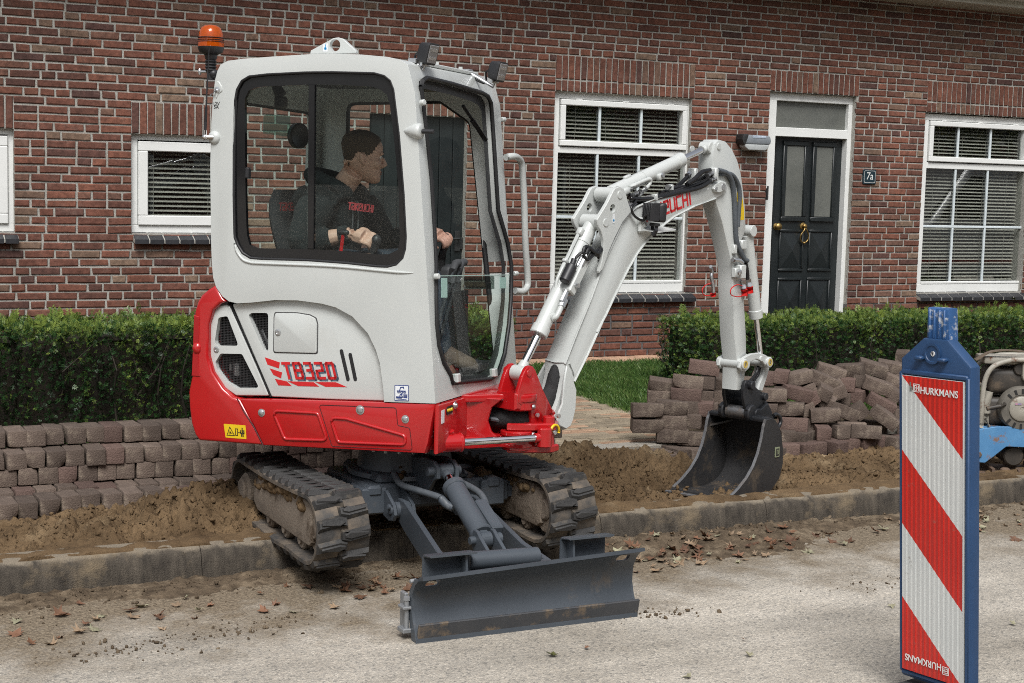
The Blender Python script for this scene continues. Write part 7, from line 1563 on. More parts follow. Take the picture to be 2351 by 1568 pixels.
# knee plates with the cylinder pins
eq = [on_r(cD(*p), .08) for p in ((985, 490), (1000, 468), (1035, 453), (1068, 470), (1085, 515), (1105, 590), (1128, 640), (1058, 725), (1000, 840), (950, 955), (908, 1080), (882, 1110), (880, 1095), (900, 1020), (915, 930), (914, 855), (893, 790), (866, 740), (862, 705), (882, 675), (940, 580))]
for r0, r1 in ((.060, .080), (-.080, -.060)):
    mb = MB(); boomprism(mb, eq, r0, r1, bev=.003); o = raw(mb, 'ear'); p = on_r(cD(982, 620), .08); c = MB(); c.cyl(B(p[0], -.2, p[1]), B(p[0], .2, p[1]), .021, n=20); cut(o, [raw(c, 'cut')]); me = o.data.copy(); bpy.data.objects.remove(o); me.transform(Matrix.Translation(-Vector(SL))); link('knee_plate', me, grey_m, boom, 35)
mb = MB(); pe = on_r(cD(1035, 518), .08); pc_ = on_r(cD(928, 728), .08)
for p, r in ((pe, .020), (pc_, .020)): mb.cyl(B(p[0], -.085, p[1]), B(p[0], .084, p[1]), r, n=18, bev=.002)
mch(mb, 'pin', grey_m, boom)
p = on_r(cD(990, 698), .0815); mb = MB(); boomprism(mb, [(p[0]-.008, p[1]-.021), (p[0]+.008, p[1]-.021), (p[0]+.008, p[1]+.021), (p[0]-.008, p[1]+.021)], .0803, .0812); mch(mb, 'hook_sticker', whd_m, boom); mb = MB(); mb.lathe(B(p[0], .0813, p[1]-.008), BN, [(0, .006), (.0006, .006), (.0006, .003), (0, .003)], 12); mch(mb, 'hook_symbol', pm('hook_blue', (.03, .25, .5)), boom)
# lettering along the boom
(b0s, b0z), (b1s, b1z) = on_r(cD(1225, 722)), on_r(cD(1560, 590)); LX = np.array([b1s-b0s, b1z-b0z]); LL = np.linalg.norm(LX); LX /= LL
lettering('maker_lettering', 'TAKEUCHI', B(b0s, .0605, b0z), BD*LX[0]+UP*LX[1], UP*LX[0]-BD*LX[1], BN, .060, LL/8*.80, LL/8*.36, .0125, decr_m, boom, shear=.0)
# boom cylinder (rod down)
bf = on_r(cE(245, 490), 0); bt = pc_; K0 = B(bf[0], 0, bf[1]); K1 = B(bt[0], 0, bt[1]); kd = (K1-K0)/np.linalg.norm(K1-K0); kn = np.cross(BN, kd); kn = kn if kn@BD < 0 else -kn; KL = np.linalg.norm(K1-K0)
g = on_r(cE(375, 240), 0); tg = float((B(g[0], 0, g[1])-K0)@kd)
mb = MB(); mb.cyl(K0+kd*tg, K1-kd*.05, .038, n=28, bev=.004); mb.cyl(K0+kd*(tg-.004), K0+kd*(tg+.045), .0435, n=28, bev=.004); mb.cyl(K1-kd*.06, K1-kd*.02, .034, n=20); mb.cyl(K1-BN*.052, K1+BN*.052, .038, n=24, bev=.004); mb.cyl(K0+kd*(KL-.13), K0+kd*(KL-.115), .041, n=28, bev=.003)
for p in ((.30, 0), (.42, 0)): pass
bcy = mch(mb, 'boom_cylinder', grey_m)
mb = MB(); mb.cyl(K0+kd*.03, K0+kd*tg, .019, n=20); mch(mb, 'rod', chr_m, bcy)
mb = MB(); mb.cyl(K0-BN*.036, K0+BN*.036, .036, n=22, bev=.004); mb.cyl(K0+kd*.02, K0+kd*.06, .026, .022, n=18, bev=.003); mch(mb, 'rod_eye', grey_m, bcy)
mb = MB(); q0 = K0+kd*(tg+.10)+BN*.04; mb.tube(spline([q0-BN*.01, q0+BN*.012, q0+BN*.016+kd*.05, K0+kd*(tg+.20)+BN*.046], 5), .013, 10); mb.lathe(q0, BN, [(-.01, .02), (.006, .02), (.008, .014), (.008, .001)], 14); mch(mb, 'elbow_fitting', grey_m, bcy, 60)
mb = MB(); VB = K0+kd*(tg+.31)+BN*.056; mb.box(VB, (.05, .05, .15), (BN, kn, kd), bev=.006); mb.box(VB+kd*.09-kn*.01, (.04, .04, .05), (BN, kn, kd), bev=.005)
mch(mb, 'valve_block', grey_m, bcy)
mb = MB(); mb.cyl(VB-kd*.03+BN*.02, VB-kd*.03+BN*.042, .011, n=14); mb.cyl(VB-kd*.13+kn*.012, VB-kd*.07+kn*.012, .014, n=8); mb.cyl(VB-kd*.15, VB-kd*.11, .017, n=8)
for i, (x, y) in enumerate(((.012, .01), (-.012, -.012), (.02, -.03))): mb.cyl(VB+kd*.06+kn*x*1.2+BN*(.012+y*.3), VB+kd*.13+kn*x*1.4+BN*(.015+y*.3), .011, n=10, bev=.002)
mch(mb, 'fitting', zinc_m, bcy)
mb = MB(); mb.cyl(VB+kn*.055-kd*.05, VB+kn*.055+kd*.045, .026, n=18, bev=.006); mb.cyl(VB+kn*.055+kd*.045, VB+kn*.06+kd*.075, .014, n=12); mch(mb, 'solenoid', blk_p, bcy)
mb = MB(); h0 = B(*(lambda q: (q[0], .05, q[1]))(on_r(cD(880, 930), .05)))
for i, (x, y) in enumerate(((.016, .012), (-.014, -.006), (.026, -.02))):
    st_ = VB+kd*.125+kn*x*1.3+BN*(.016+y*.3); mid = (st_+h0)/2+BN*(.012+.008*i)+kn*(.01-.012*i); mb.tube(spline([st_, st_+kd*.04, mid, h0+kn*(.012*i-.01)+BN*.015, h0-kd*.02-kn*(.045)+BN*-.02], 6), .0095, 8)
mb.tube(spline([VB+kn*.06+kd*.075, VB+kn*.05+kd*.12+BN*.02, (VB+h0)/2+kn*.04+BN*.03, h0+BN*.02+kn*.02], 6), .007, 8); mch(mb, 'hose', hose_m, bcy, 60)
mb = MB(); mb.tube([K0+kd*(KL-.10)+kn*.05, K0+kd*(KL-.30)+kn*.05, K0+kd*(KL-.36)+kn*.046, K0+kd*(KL-.40)+kn*.03], .009, 8) ; mb.box(K0+kd*(KL-.09)+kn*.045, (.03, .03, .04), (BN, kn, kd), bev=.004); mb.box(K0+kd*(KL-.26)+kn*.05, (.026, .026, .018), (BN, kn, kd), bev=.003); mch(mb, 'steel_pipe', grey_m, bcy, 60)
# arm cylinder
A0 = B(pe[0], 0, pe[1]); re_ = on_r(cD(1695, 160), 0); A1 = B(re_[0], 0, re_[1]); adv = (A1-A0)/np.linalg.norm(A1-A0); an = np.cross(adv, BN); an = an if an[2] > 0 else -an; AL = np.linalg.norm(A1-A0)
ge = on_r(cD(1500, 265), 0); ta = float((B(ge[0], 0, ge[1])-A0)@adv)
mb = MB(); mb.cyl(A0+adv*.03, A0+adv*ta, .034, n=28, bev=.004); mb.cyl(A0+adv*(ta-.05), A0+adv*(ta+.004), .0385, n=28, bev=.004); mb.cyl(A0-BN*.052, A0+BN*.052, .036, n=22, bev=.004); mb.cyl(A0+adv*(ta*.45), A0+adv*(ta*.47), .0365, n=28); acy = mch(mb, 'arm_cylinder', grey_m)
mb = MB(); mb.cyl(A0+adv*ta, A1, .0165, n=20); mch(mb, 'rod', chr_m, acy); mb = MB(); mb.cyl(A1-BN*.034, A1+BN*.034, .032, n=20, bev=.004); mb.cyl(A1-adv*.05, A1, .022, n=16); mch(mb, 'rod_eye', grey_m, acy)
mb = MB(); mb.box(A0+adv*(ta*.16)+BN*.036-an*.012, (.05, .03, .03), (adv, BN, an), bev=.004); mb.tube(spline([A0+adv*(ta*.2)+BN*.044, A0+adv*(ta*.40)+BN*.046, A0+adv*(ta*.46)+BN*.05-an*.005, A0+adv*(ta*.45)+BN*.045-an*.03, A0+adv*(ta*.34)+BN*.045-an*.05], 5), .010, 8); mb.box(A0+adv*(ta*.62)+BN*.035-an*.02, (.045, .03, .03), (adv, BN, an), bev=.004); mb.box(A0+adv*(ta*.28)+an*.036, (.05, .02, .02), (adv, BN, an), bev=.004); mch(mb, 'cylinder_fitting', grey_m, acy, 60)
mb = MB(); mb.tube([A0+adv*(ta*.34)+BN*.045-an*.05, A0+adv*(ta*.26)+BN*.05-an*.062], .013, 8); mb.lathe(A0+adv*(ta*.62)+BN*.052-an*.012, BN, [(0, .012), (.008, .011), (.008, .001)], 8); mch(mb, 'fitting', zinc_m, acy)
# arm
aq = [on_r(cD(*p), .047) for p in ((1742, 330), (1745, 200), (1757, 130), (1785, 98), (1838, 112), (1888, 172), (1928, 255), (1954, 350), (1972, 480), (1986, 610), (1992, 780), (1972, 835), (1950, 880), (1952, 1000), (1960, 1140))]+[on_r(cE(*p), .047) for p in ((1752, 0), (1764, 200), (1768, 330), (1757, 520), (1742, 590), (1720, 608), (1700, 606), (1706, 420), (1688, 240), (1674, -100))]+[on_r(cD(*p), .047) for p in ((1890, 1060), (1812, 720), (1762, 560))]
mb = MB(); boomprism(mb, aq, -.047, .047, bev=.005, seg=2); arm = mch(mb, 'arm', grey_m)
mb = MB(); pA = on_r(cD(1788, 150), .05); pB = on_r(cD(1822, 456), .075)
mb.cyl(B(pA[0], -.053, pA[1]), B(pA[0], .053, pA[1]), .018, n=18, bev=.002); mb.cyl(B(pA[0]-.10, -.05, pA[1]-.02), B(pA[0]-.10, -.045, pA[1]-.02), .02)
mch(mb, 'pin', grey_m, arm)
for r0, r1 in ((.048, .074), (-.074, -.048)): mb = MB(); boomprism(mb, [on_r(cD(*p), .074) for p in ((1745, 470), (1760, 440), (1800, 415), (1838, 420), (1845, 458), (1830, 485), (1795, 500), (1762, 498))], r0, r1, bev=.003); mch(mb, 'pivot_plate', grey_m, boom)
mb = MB(); p1 = on_r(cD(1770, 470), .08); mb.lathe(B(p1[0], .074, p1[1]), BN, [(0, .001), (0, .010), (.008, .009), (.008, .001)], 6); mb.lathe(B(pB[0], .074, pB[1]), BN, [(0, .001), (0, .018), (.004, .017), (.004, .001)], 16); mch(mb, 'bolt', zinc_m, boom)
q = [on_r(cD(*p), .047) for p in ((1925, 490), (1955, 500), (1968, 560), (1978, 640), (1978, 705), (1920, 715))]; mb = MB(); boomprism(mb, q, .0472, .048); mch(mb, 'yellow_sticker', yel_m, arm)
# bucket cylinder in front of the arm
k0 = on_r(cD(1972, 790), 0); k1 = on_r(cE(1868, 420), 0); Q0 = B(k0[0]+.03, 0, k0[1]); Q1 = B(k1[0], 0, k1[1]); qd = (Q1-Q0)/np.linalg.norm(Q1-Q0); ql = np.linalg.norm(Q1-Q0); be = on_r(cD(2030, 1470), 0); tq = min(ql-.1, float((B(be[0], 0, be[1])-Q0)@qd))
mb = MB(); mb.cyl(Q0+qd*.02, Q0+qd*tq, .034, n=26, bev=.004); mb.cyl(Q0+qd*(tq-.045), Q0+qd*(tq+.004), .038, n=26, bev=.003); mb.cyl(Q0-BN*.05, Q0+BN*.05, .032, n=20, bev=.003); kcy = mch(mb, 'bucket_cylinder', grey_m); mb = MB(); mb.cyl(Q0+qd*tq, Q1, .0155, n=18); mch(mb, 'rod', chr_m, kcy)
# hoses over the boom and down the arm
def bh(pts, r): return [B(on_r(cD(x, y), rr)[0], rr, on_r(cD(x, y), rr)[1]) for x, y, rr in pts]
hz_ = [(((1110, 540, .05), (1150, 548, .06), (1290, 545, .055), (1480, 500, .06), (1640, 462, .07), (1745, 400, .07)), .0115), (((1120, 560, .02), (1200, 565, .03), (1330, 530, .04), (1500, 480, .04), (1640, 430, .05), (1740, 385, .05)), .0115), (((1340, 510, 0), (1450, 470, .0), (1560, 450, .02), (1650, 400, .03), (1720, 345, .03)), .0115), (((1380, 500, -.03), (1470, 455, -.03), (1530, 400, -.03), (1560, 365, -.03)), .0115), (((1100, 520, .03), (1130, 530, .04), (1180, 500, .05)), .012), (((1540, 440, .05), (1600, 400, .06), (1660, 345, .06), (1720, 330, .06)), .012), (((1560, 380, -.04), (1600, 350, -.04), (1650, 360, -.03), (1700, 330, -.02)), .010)]
for q, r in hz_: mb = MB(); mb.tube(spline(bh(q, r), 6), r, 10); mch(mb, 'hose', hose_m, boom, 60)
mb = MB()
for x, y, r in ((1745, 362, .055), (1590, 365, -.03)): p = on_r(cD(x, y), r); mb.box(B(p[0], r, p[1]), (.03, .05, .07), (BD, BN, UP), bev=.006)
for x, y, r in ((1300, 535, .062), (1420, 462, .03)): p = on_r(cD(x, y), r); mb.box(B(p[0], r, p[1]), (.018, .03, .03), (BD, BN, UP), bev=.003)
mch(mb, 'hose_clamp', grey_m, boom)
mb = MB()
for x0, y0, x1, y1, r in ((1700, 375, 1735, 350, .06), (1720, 408, 1758, 395, .07), (1545, 372, 1565, 355, -.03), (1190, 495, 1230, 470, .045), (1135, 520, 1165, 505, .05), (1395, 458, 1425, 455, .03)): mb.tube(bh(((x0, y0, r), (x1, y1, r)), .015), .0145, 8)
mch(mb, 'hose_ferrule', zinc_m, boom)
arm_h = [(((1780, 330, .06), (1850, 355, .065), (1890, 430, .062), (1905, 560, .06), (1912, 740, .06), (1925, 880, .06), (1975, 995, .065), (2005, 1020, .07)), .0125, ghose_m), (((1790, 360, .055), (1880, 362, .06), (1930, 430, .056), (1945, 520, .056), (1938, 640, .056), (1930, 760, .056)), .0115, ghose_m), (((1990, 1030, .06), (2002, 1100, .06), (2005, 1160, .06)), .010, hose_m)]
for q, r, m_ in arm_h:
    P = spline(bh(q, r), 10); rr = [r*(1+.09*(i % 2)) for i in range(len(P))]; mb = MB(); mb.tube(P, rr, 10); mch(mb, 'spiral_hose', m_, arm, 60)
mb = MB(); p = on_r(cD(1940, 1100), .06); mb.box(B(p[0], .065, p[1]), (.055, .05, .075), (BD, BN, UP), bev=.006); mb.box(B(p[0]-.035, .058, p[1]-.005), (.03, .03, .05), (BD, BN, UP), bev=.004); p = on_r(cD(1965, 895), .06); mb.box(B(p[0], .06, p[1]), (.05, .03, .05), (BD, BN, UP), bev=.005); p = on_r(cD(1905, 930), .055); mb.box(B(p[0], .055, p[1]), (.03, .02, .05), (BD, BN, UP), bev=.004); av = mch(mb, 'arm_valve', grey_m, arm)
mb = MB(); p = on_r(cD(1940, 1105), .09); mb.lathe(B(p[0], .09, p[1]), BN, [(0, .001), (0, .016), (.008, .015), (.010, .008), (.010, .001)], 12); mb.tube(spline(bh(((1890, 1010, .06), (1940, 1015, .07), (1965, 1035, .07)), 0), 4), .012, 8)
for x, y in ((1972, 1190), (2015, 1175)): mb.tube(bh(((x, y-20, .06), (x+3, y+35, .06)), 0), .014, 10)
mch(mb, 'coupling', zinc_m, av)
mb = MB()
for x, y in ((1978, 1235), (2020, 1215)): mb.tube(bh(((x, y, .06), (x+4, y+45, .06)), 0), .019, 12)
mb.tube(spline(bh(((1970, 1210, .075), (1925, 1200, .085), (1880, 1230, .09), (1880, 1275, .09), (1930, 1290, .085), (1985, 1280, .075)), 0), 5), .003, 6)
mb.tube(spline(bh(((1740, 1190, -.07), (1690, 1200, -.09), (1660, 1240, -.09), (1680, 1280, -.09), (1745, 1275, -.07)), 0), 5), .003, 6); mb.tube(bh(((1742, 1262, -.07), (1746, 1285, -.07)), 0), .016, 10); mch(mb, 'red_cap', pm('cap_red', (.5, .01, .01), (.55, .015, .012), rough=.4), av, 60)
mb = MB(); mb.tube(spline(bh(((1725, 1060, -.06), (1735, 1100, -.07), (1730, 1140, -.07), (1742, 1200, -.065), (1746, 1260, -.065)), 0), 4), .010, 8); mch(mb, 'coupling', zinc_m, av, 60)
# boom work light on its bracket
lp = on_r(cD(1308, 650), .13); LP = B(lp[0], .13, lp[1]); ld = BD*.86+BN*.40-UP*.05; ld /= np.linalg.norm(ld); lsx = np.cross(UP, ld); lsx /= np.linalg.norm(lsx); lu = np.cross(ld, lsx)
mb = MB(); R = [[LP+ld*t+lsx*x*s+lu*y*s for x, y in rounded([(-1, -1), (1, -1), (1, 1), (-1, 1)], .3, 3)] for t, s in ((.0, .040), (.010, .046), (.030, .047), (.036, .043))]; mb.rings(R); wl2 = mch(mb, 'work_light', blk_p, smooth=45)
mb = MB()
for i in range(6): mb.box(LP-ld*.026+lsx*(-.038+.0152*i), (.05, .006, .085), (ld, lsx, lu), bev=.001)
mch(mb, 'cooling_fin', blk_p, wl2)
mb = MB(); mb.box(LP+ld*.0365, (.003, .074, .074), (ld, lsx, lu)); mch(mb, 'lens', lens_l, wl2)
mb = MB(); mb.tube([LP-lu*.055-lsx*.02, LP-lu*.085-lsx*.018, LP-lu*.11], .010, 8); mb.tube([LP-lu*.055+lsx*.02, LP-lu*.085+lsx*.018, LP-lu*.11], .010, 8); mb.box(LP-lu*.06, (.03, .06, .016), (ld, lsx, lu), bev=.004); mch(mb, 'bracket', blk_p, wl2)
mb = MB(); mb.tube(spline([LP-ld*.03-lsx*.02+lu*.0, LP-ld*.055-lu*.02]+bh(((1210, 712, .09), (1150, 680, .08), (1122, 620, .08), (1155, 570, .07), (1160, 545, .06)), 0), 6), .0065, 8); mch(mb, 'cable', hose_m, wl2, 60)
sh = on_r(cD(1270, 795), .07); mb = MB(); mb.prism([B(sh[0]-.085, .062, sh[1]+.008), B(sh[0]+.095, .062, sh[1]+.02), B(sh[0]+.10, .15, sh[1]+.008), B(sh[0]-.05, .15, sh[1]-.004)], UP*.006); sp_ = on_r(cD(1190, 745), .062); mb.box(B(sp_[0], .07, sp_[1]), (.05, .022, .075), (BD, BN, UP), bev=.008); mb.lathe(B(sp_[0]+.01, .08, sp_[1]), BN, [(0, .001), (0, .012), (.008, .01), (.008, .001)], 8); mch(mb, 'light_shelf', grey_m, boom)
# bucket linkage
lk = [on_r(cE(*p), .075) for p in ((1722, 455), (1728, 415), (1755, 385), (1800, 362), (1850, 355), (1900, 370), (1940, 402), (1950, 430), (1935, 455), (1905, 452), (1872, 412), (1830, 398), (1795, 418), (1788, 455), (1765, 482), (1735, 478))]
for s in (1, -1): mb = MB(); boomprism(mb, lk, s*.056, s*.076, bev=.004); mch(mb, 'link_plate', grey_m)
mb = MB(); p1, p2, p3 = on_r(cE(1752, 432), .078), on_r(cE(1918, 418), .078), on_r(cE(1868, 395), .078)
for p in (p1, p2): mb.cyl(B(p[0], -.085, p[1]), B(p[0], .088, p[1]), .030, n=20, bev=.004)
mb.cyl(B(p3[0], .07, p3[1]), B(p3[0], .084, p3[1]), .016, n=12, bev=.003)
lk2 = mch(mb, 'link_pin', grey_m); mb = MB()
for p in (p1, p2): mb.lathe(B(p[0], .088, p[1]), BN, [(0, .020), (.002, .020), (.002, .012), (0, .012)], 16)
mch(mb, 'yellow_ring', pm('ring_ochre', (.45, .32, .06), (.55, .4, .1), rough=.5), lk2)
q = [on_r(cE(*p), .03) for p in ((1892, 420), (1925, 440), (1905, 520), (1872, 618), (1838, 612), (1850, 560), (1880, 490))]; mb = MB(); boomprism(mb, q, -.035, .035, bev=.008); mch(mb, 'tipping_link', grey_m)
mb = MB(); mb.tube(spline([B(on_r(cE(*p), .05)[0], .05, on_r(cE(*p), .05)[1]) for p in ((1848, 445), (1835, 490), (1800, 535), (1780, 560))], 5), .008, 8); mb.tube(spline([B(on_r(cE(*p), .04)[0], .04, on_r(cE(*p), .04)[1]) for p in ((1858, 455), (1848, 500), (1815, 545), (1795, 575))], 5), .008, 8); mch(mb, 'hose', hose_m, lk2, 60)
# quick coupler
cq = [on_r(cE(*p), .07) for p in ((1752, 570), (1762, 545), (1790, 538), (1815, 552), (1835, 590), (1880, 625), (1902, 650), (1895, 690), (1925, 745), (1922, 790), (1880, 800), (1780, 785), (1765, 740), (1748, 650))]
cpl_m = pm('coupler_black', (.012, .013, .015), (.024, .025, .028), rough=.35, scale=7, dirt=(.07, .05, .035), dirt_scale=7, dirt_lo=.6, dirt_hi=.75)
mb = MB()
for s in (1, -1): boomprism(mb, cq, s*.050, s*.072, bev=.004)
for p, r, w in (((1790, 572), .024, .095), ((1882, 648), .022, .092), ((1812, 762), .030, .105), ((1905, 770), .018, .08)):
    q = on_r(cE(*p), .07); mb.cyl(B(q[0], -w, q[1]), B(q[0], w, q[1]), r, n=20, bev=.004)
q = on_r(cE(1830, 700), 0); mb.box(B(q[0], 0, q[1]), (.09, .10, .05), (BD, BN, UP), bev=.01); cpl = mch(mb, 'quick_coupler', cpl_m)
q = on_r(cE(1812, 762), .10); mb = MB(); mb.cyl(B(q[0], -.06, q[1]), B(q[0], .06, q[1]), .033, n=20); mch(mb, 'coupler_pin', edge_s, cpl); mb = MB()
for s in (1, -1): mb.cyl(B(q[0], s*.07, q[1]), B(q[0], s*.10, q[1]), .046, n=22, bev=.006)
mch(mb, 'pin_collar', cpl_m, cpl)
# bucket: bent shell between two side plates
BW = .185
pf = [on_r(cE(*p), BW) for p in ((1900, 805), (1935, 795), (1962, 805), (1985, 845), (2003, 910), (2014, 1000), (2012, 1100), (1988, 1200), (1935, 1278), (1855, 1325), (1760, 1342), (1680, 1345), (1640, 1350))]
mth = [on_r(cE(*p), BW) for p in ((1885, 850), (1872, 930), (1848, 1030), (1815, 1120), (1770, 1200), (1715, 1270), (1655, 1330))]
ps = spline([np.array([a, 0, z]) for a, z in pf], 4); R1 = []
cen = np.mean([p for p in ps], axis=0)
inn_ = [];
for i, p in enumerate(ps):
    d = ps[min(i+1, len(ps)-1)]-ps[max(i-1, 0)]; d /= np.linalg.norm(d); nn = np.array([-d[2], 0, d[0]]); nn = nn if nn@(np.array([mth[3][0], 0, mth[3][1]])-p) > 0 else -nn; inn_.append(p+nn*.012)
mb = MB(); ring = [(p[0], p[2]) for p in ps]+[(p[0], p[2]) for p in inn_[::-1]]
boomprism(mb, ring, -BW+.010, BW-.010); bkt = mch(mb, 'bucket', bkt_m, smooth=50)
for s in (1, -1):
    mb = MB(); boomprism(mb, pf+mth[::-1], s*(BW-.012), s*(BW+.002), bev=.003); mch(mb, 'side_plate', bkt_m, bkt)
    mb = MB(); e = [pf[0]]+mth; mb.tube([B(a, s*(BW-.005), z) for a, z in e], .0085, 6); mch(mb, 'worn_edge', edge_s, bkt)
mb = MB(); a0, a1 = pf[-1], pf[-3]; mb.prism([B(a0[0]-.045, -BW, a0[1]-.006), B(a0[0]-.045, BW, a0[1]-.006), B(a1[0], BW+.003, a1[1]-.012), B(a1[0], -BW-.003, a1[1]-.012)], UP*.014, bev=.003); mch(mb, 'cutting_lip', edge_s, bkt)
mb = MB(); q = [on_r(cE(*p), .08) for p in ((1905, 812), (1900, 770), (1760, 770), (1760, 800))]
for r0, r1 in ((.075, .095), (-.095, -.075)): boomprism(mb, [on_r(cE(*p), .08) for p in ((1760, 735), (1850, 735), (1900, 690), (1925, 745), (1940, 800), (1885, 815), (1830, 812), (1770, 800))], r0, r1, bev=.004)
p = on_r(cE(1918, 806), BW); mb.box(B(p[0], 0, p[1]), (.075, 2*BW-.01, .028), (BD, BN, UP), bev=.010, seg=2); mch(mb, 'bucket_ear', cpl_m, bkt)
mb = MB(); mb.tube(spline([B(on_r(cE(*p), BW-.01)[0], BW-.01, on_r(cE(*p), BW-.01)[1]) for p in ((1975, 862), (1992, 838), (1998, 808), (1986, 780), (1966, 768), (1952, 778))], 5), .011, 8); mch(mb, 'lifting_hook', cpl_m, bkt, 60)
bgx, bgz = on_r(cE(1970, 1022), BW); mb = MB(); tq_ = 8; rr_ = rounded([(-.022, -.028), (.022, -.028), (.022, .028), (-.022, .028)], .004); mb2 = MB(); boomprism(mb2, [(bgx+a, bgz+b_) for a, b_ in rr_], BW+.002, BW+.007, bev=.001); bdg = mch(mb2, 'maker_badge', pm('badge_olive', (.18, .20, .12), (.24, .26, .17), rough=.5, scale=20), bkt)
mb = MB(); boomprism(mb, [(bgx-.015, bgz-.020), (bgx+.015, bgz-.020), (bgx+.015, bgz+.020), (bgx-.015, bgz+.020)], BW+.0072, BW+.0078); mch(mb, 'badge_field', blk_s, bdg); mb = MB()
for a0, b0, a1, b1 in ((-.007, -.012, -.007, .012), (.007, -.012, .007, .012), (-.007, .012, .007, .012)): mb.bar(B(bgx+a0, BW+.0085, bgz+b0), B(bgx+a1, BW+.0085, bgz+b1), .0045, .001, up=BN)
mch(mb, 'badge_mark', bdg.data.materials[0], bdg)
mb = MB(); p = on_r(cE(1560, 870), -BW+.03); mb.prism([B(p[0]-.03, -BW+.012, p[1]+.02), B(p[0]+.10, -BW+.012, p[1]+.04), B(p[0]+.06, -BW+.10, p[1]+.05)], UP*.01); mch(mb, 'corner_gusset', bkt_m, bkt)

SPLIT = {'blade_end_plate', 'stud', 'bolt', 'pin', 'pin_collar', 'foot_boss', 'yellow_ring', 'hose_clamp', 'hose_ferrule', 'red_cap', 'yellow_plug', 'lens_rib', 'led', 'cooling_fin', 'weld_bead', 'coupling', 'fitting', 'extension_beam', 'grey_hose', 'hose', 'roller', 'arm_valve', 'link_pin', 'step_bracket', 'cooling_slot', 'stay_plate'}
for o in list(bpy.data.objects):
    if o.type == 'MESH' and o.name.split('.')[0] in SPLIT and o.data.users == 1: split_islands(o)

# ================================================================ DRIVER
drv = empty('person', U(-.45, 0, 1.26)); tag(drv, 'person in a black hooded sweater seated in the cab with hands on the levers', 'person'); DO = np.array(U(-.45, 0, 1.26))
skin_m = pm('skin', (.47, .275, .205), (.54, .33, .25), rough=.5, scale=12, bump=.1, bscale=120, dirt=(.34, .16, .115), dirt_scale=9, dirt_lo=.55, dirt_hi=.8, dirt_rough=.5)
hair_m = pm('hair', (.035, .020, .011), (.085, .052, .028), rough=.6, scale=90, contrast=.9, bump=.8, bscale=260)
hood_m = pm('black_fleece', (.007, .010, .011), (.014, .018, .019), rough=.95, scale=20, bump=.35, bscale=90)
jean_m = pm('dark_jeans', (.02, .03, .045), (.045, .06, .08), rough=.9, scale=30, bump=.4, bscale=200)
def dch(o, name, mat, smooth=60):
    o.name = name; o.data.name = name; o.data.materials.clear(); o.data.materials.append(mat); o.data.transform(Matrix.Translation(-Vector(DO))); o.parent = drv; shade(o.data, smooth); return o
def remesh(mb, vox, it=4, f=.5):
    o = mb.build('body', None); m = o.modifiers.new('r', 'REMESH'); m.mode = 'VOXEL'; m.voxel_size = vox; s_ = o.modifiers.new('s', 'SMOOTH'); s_.factor = f; s_.iterations = it
    bpy.context.view_layer.update(); return apply_mods(o)
HC = U(-.252, .005, 1.862)                               # middle of the head
hyaw = math.radians(-12)                                    # heading of the face, from world +x towards +y
HX = np.array([math.cos(hyaw), math.sin(hyaw), -.10]); HX /= np.linalg.norm(HX); HY = np.cross(UP, HX); HY /= np.linalg.norm(HY); HZ = np.cross(HX, HY)
def H(x, y, z): return HC+HX*x+HY*y+HZ*z
HS = [(-.118, .072, .040, .016), (-.108, .090, .010, .030), (-.092, .094, -.012, .042), (-.072, .090, -.040, .052), (-.045, .088, -.066, .061), (-.015, .086, -.084, .067), (.012, .084, -.094, .071), (.035, .090, -.100, .073), (.055, .089, -.102, .073), (.078, .079, -.095, .068), (.098, .058, -.078, .055), (.112, .030, -.054, .038), (.122, -.004, -.024, .012)]
def hring(z):
    zs = [s[0] for s in HS]; return tuple(np.interp(z, zs, [s[i] for s in HS]) for i in (1, 2, 3))
def hpt(z, t, g=0.0):
    xf, xb, w = hring(z); c, s = math.cos(t), math.sin(t); cx = (xf+xb)/2; rx = (xf-xb)/2
    e = lambda v: math.copysign(abs(v)**.86, v)
    return H(cx+(rx+g)*e(c), (w+g)*e(s), z)
mb = MB()
zz_ = list(np.linspace(-.117, .1215, 30)); mb.rings([[hpt(z, t) for t in np.linspace(0, 2*math.pi, 28, endpoint=False)] for z in zz_])
mb.tube([H(.080, 0, .022), H(.096, 0, .0), H(.109, 0, -.022), H(.090, 0, -.036)], [.008, .010, .013, .010], 10)     # nose
for s in (1, -1):
    mb.ball(H(.096, s*.011, -.028), .009, 8); mb.ball(H(.078, s*.034, .026), .016, 8, (.8, 1.5, .6), (HX, HY, HZ)); mb.ball(H(.060, s*.048, -.025), .024, 8)
    mb.tube([H(-.012, s*.066, .018), H(-.018, s*.076, .010), H(-.018, s*.078, -.008), H(-.008, s*.072, -.030), H(.0, s*.066, -.036)], [.008, .012, .012, .009, .006], 8)
    mb.ball(H(-.008, s*.070, -.006), .020, 8, (.8, .35, 1.3), (HX, HY, HZ))
mb.ball(H(.084, 0, -.058), .014, 8, (.7, 1.6, .45), (HX, HY, HZ)); mb.ball(H(.083, 0, -.069), .013, 8, (.7, 1.4, .5), (HX, HY, HZ)); mb.ball(H(.080, 0, -.098), .018, 8, (.8, 1.3, .8), (HX, HY, HZ))
NB = U(-.395, 0, 1.675)
mb.tube([H(-.035, 0, -.03), H(-.04, 0, -.085), (H(-.05, 0, -.11)+NB)/2, NB], [.056, .054, .056, .066], 14)
SR, SLf = U(-.375, -.185, 1.655), U(-.375, .185, 1.655)
mb.tube([U(-.46, 0, 1.24), U(-.455, 0, 1.40), U(-.43, 0, 1.55), U(-.40, 0, 1.66)], [.14, .135, .135, .085], 16)
mb.tube([SR, U(-.40, 0, 1.64), SLf], [.045, .06, .045], 12)
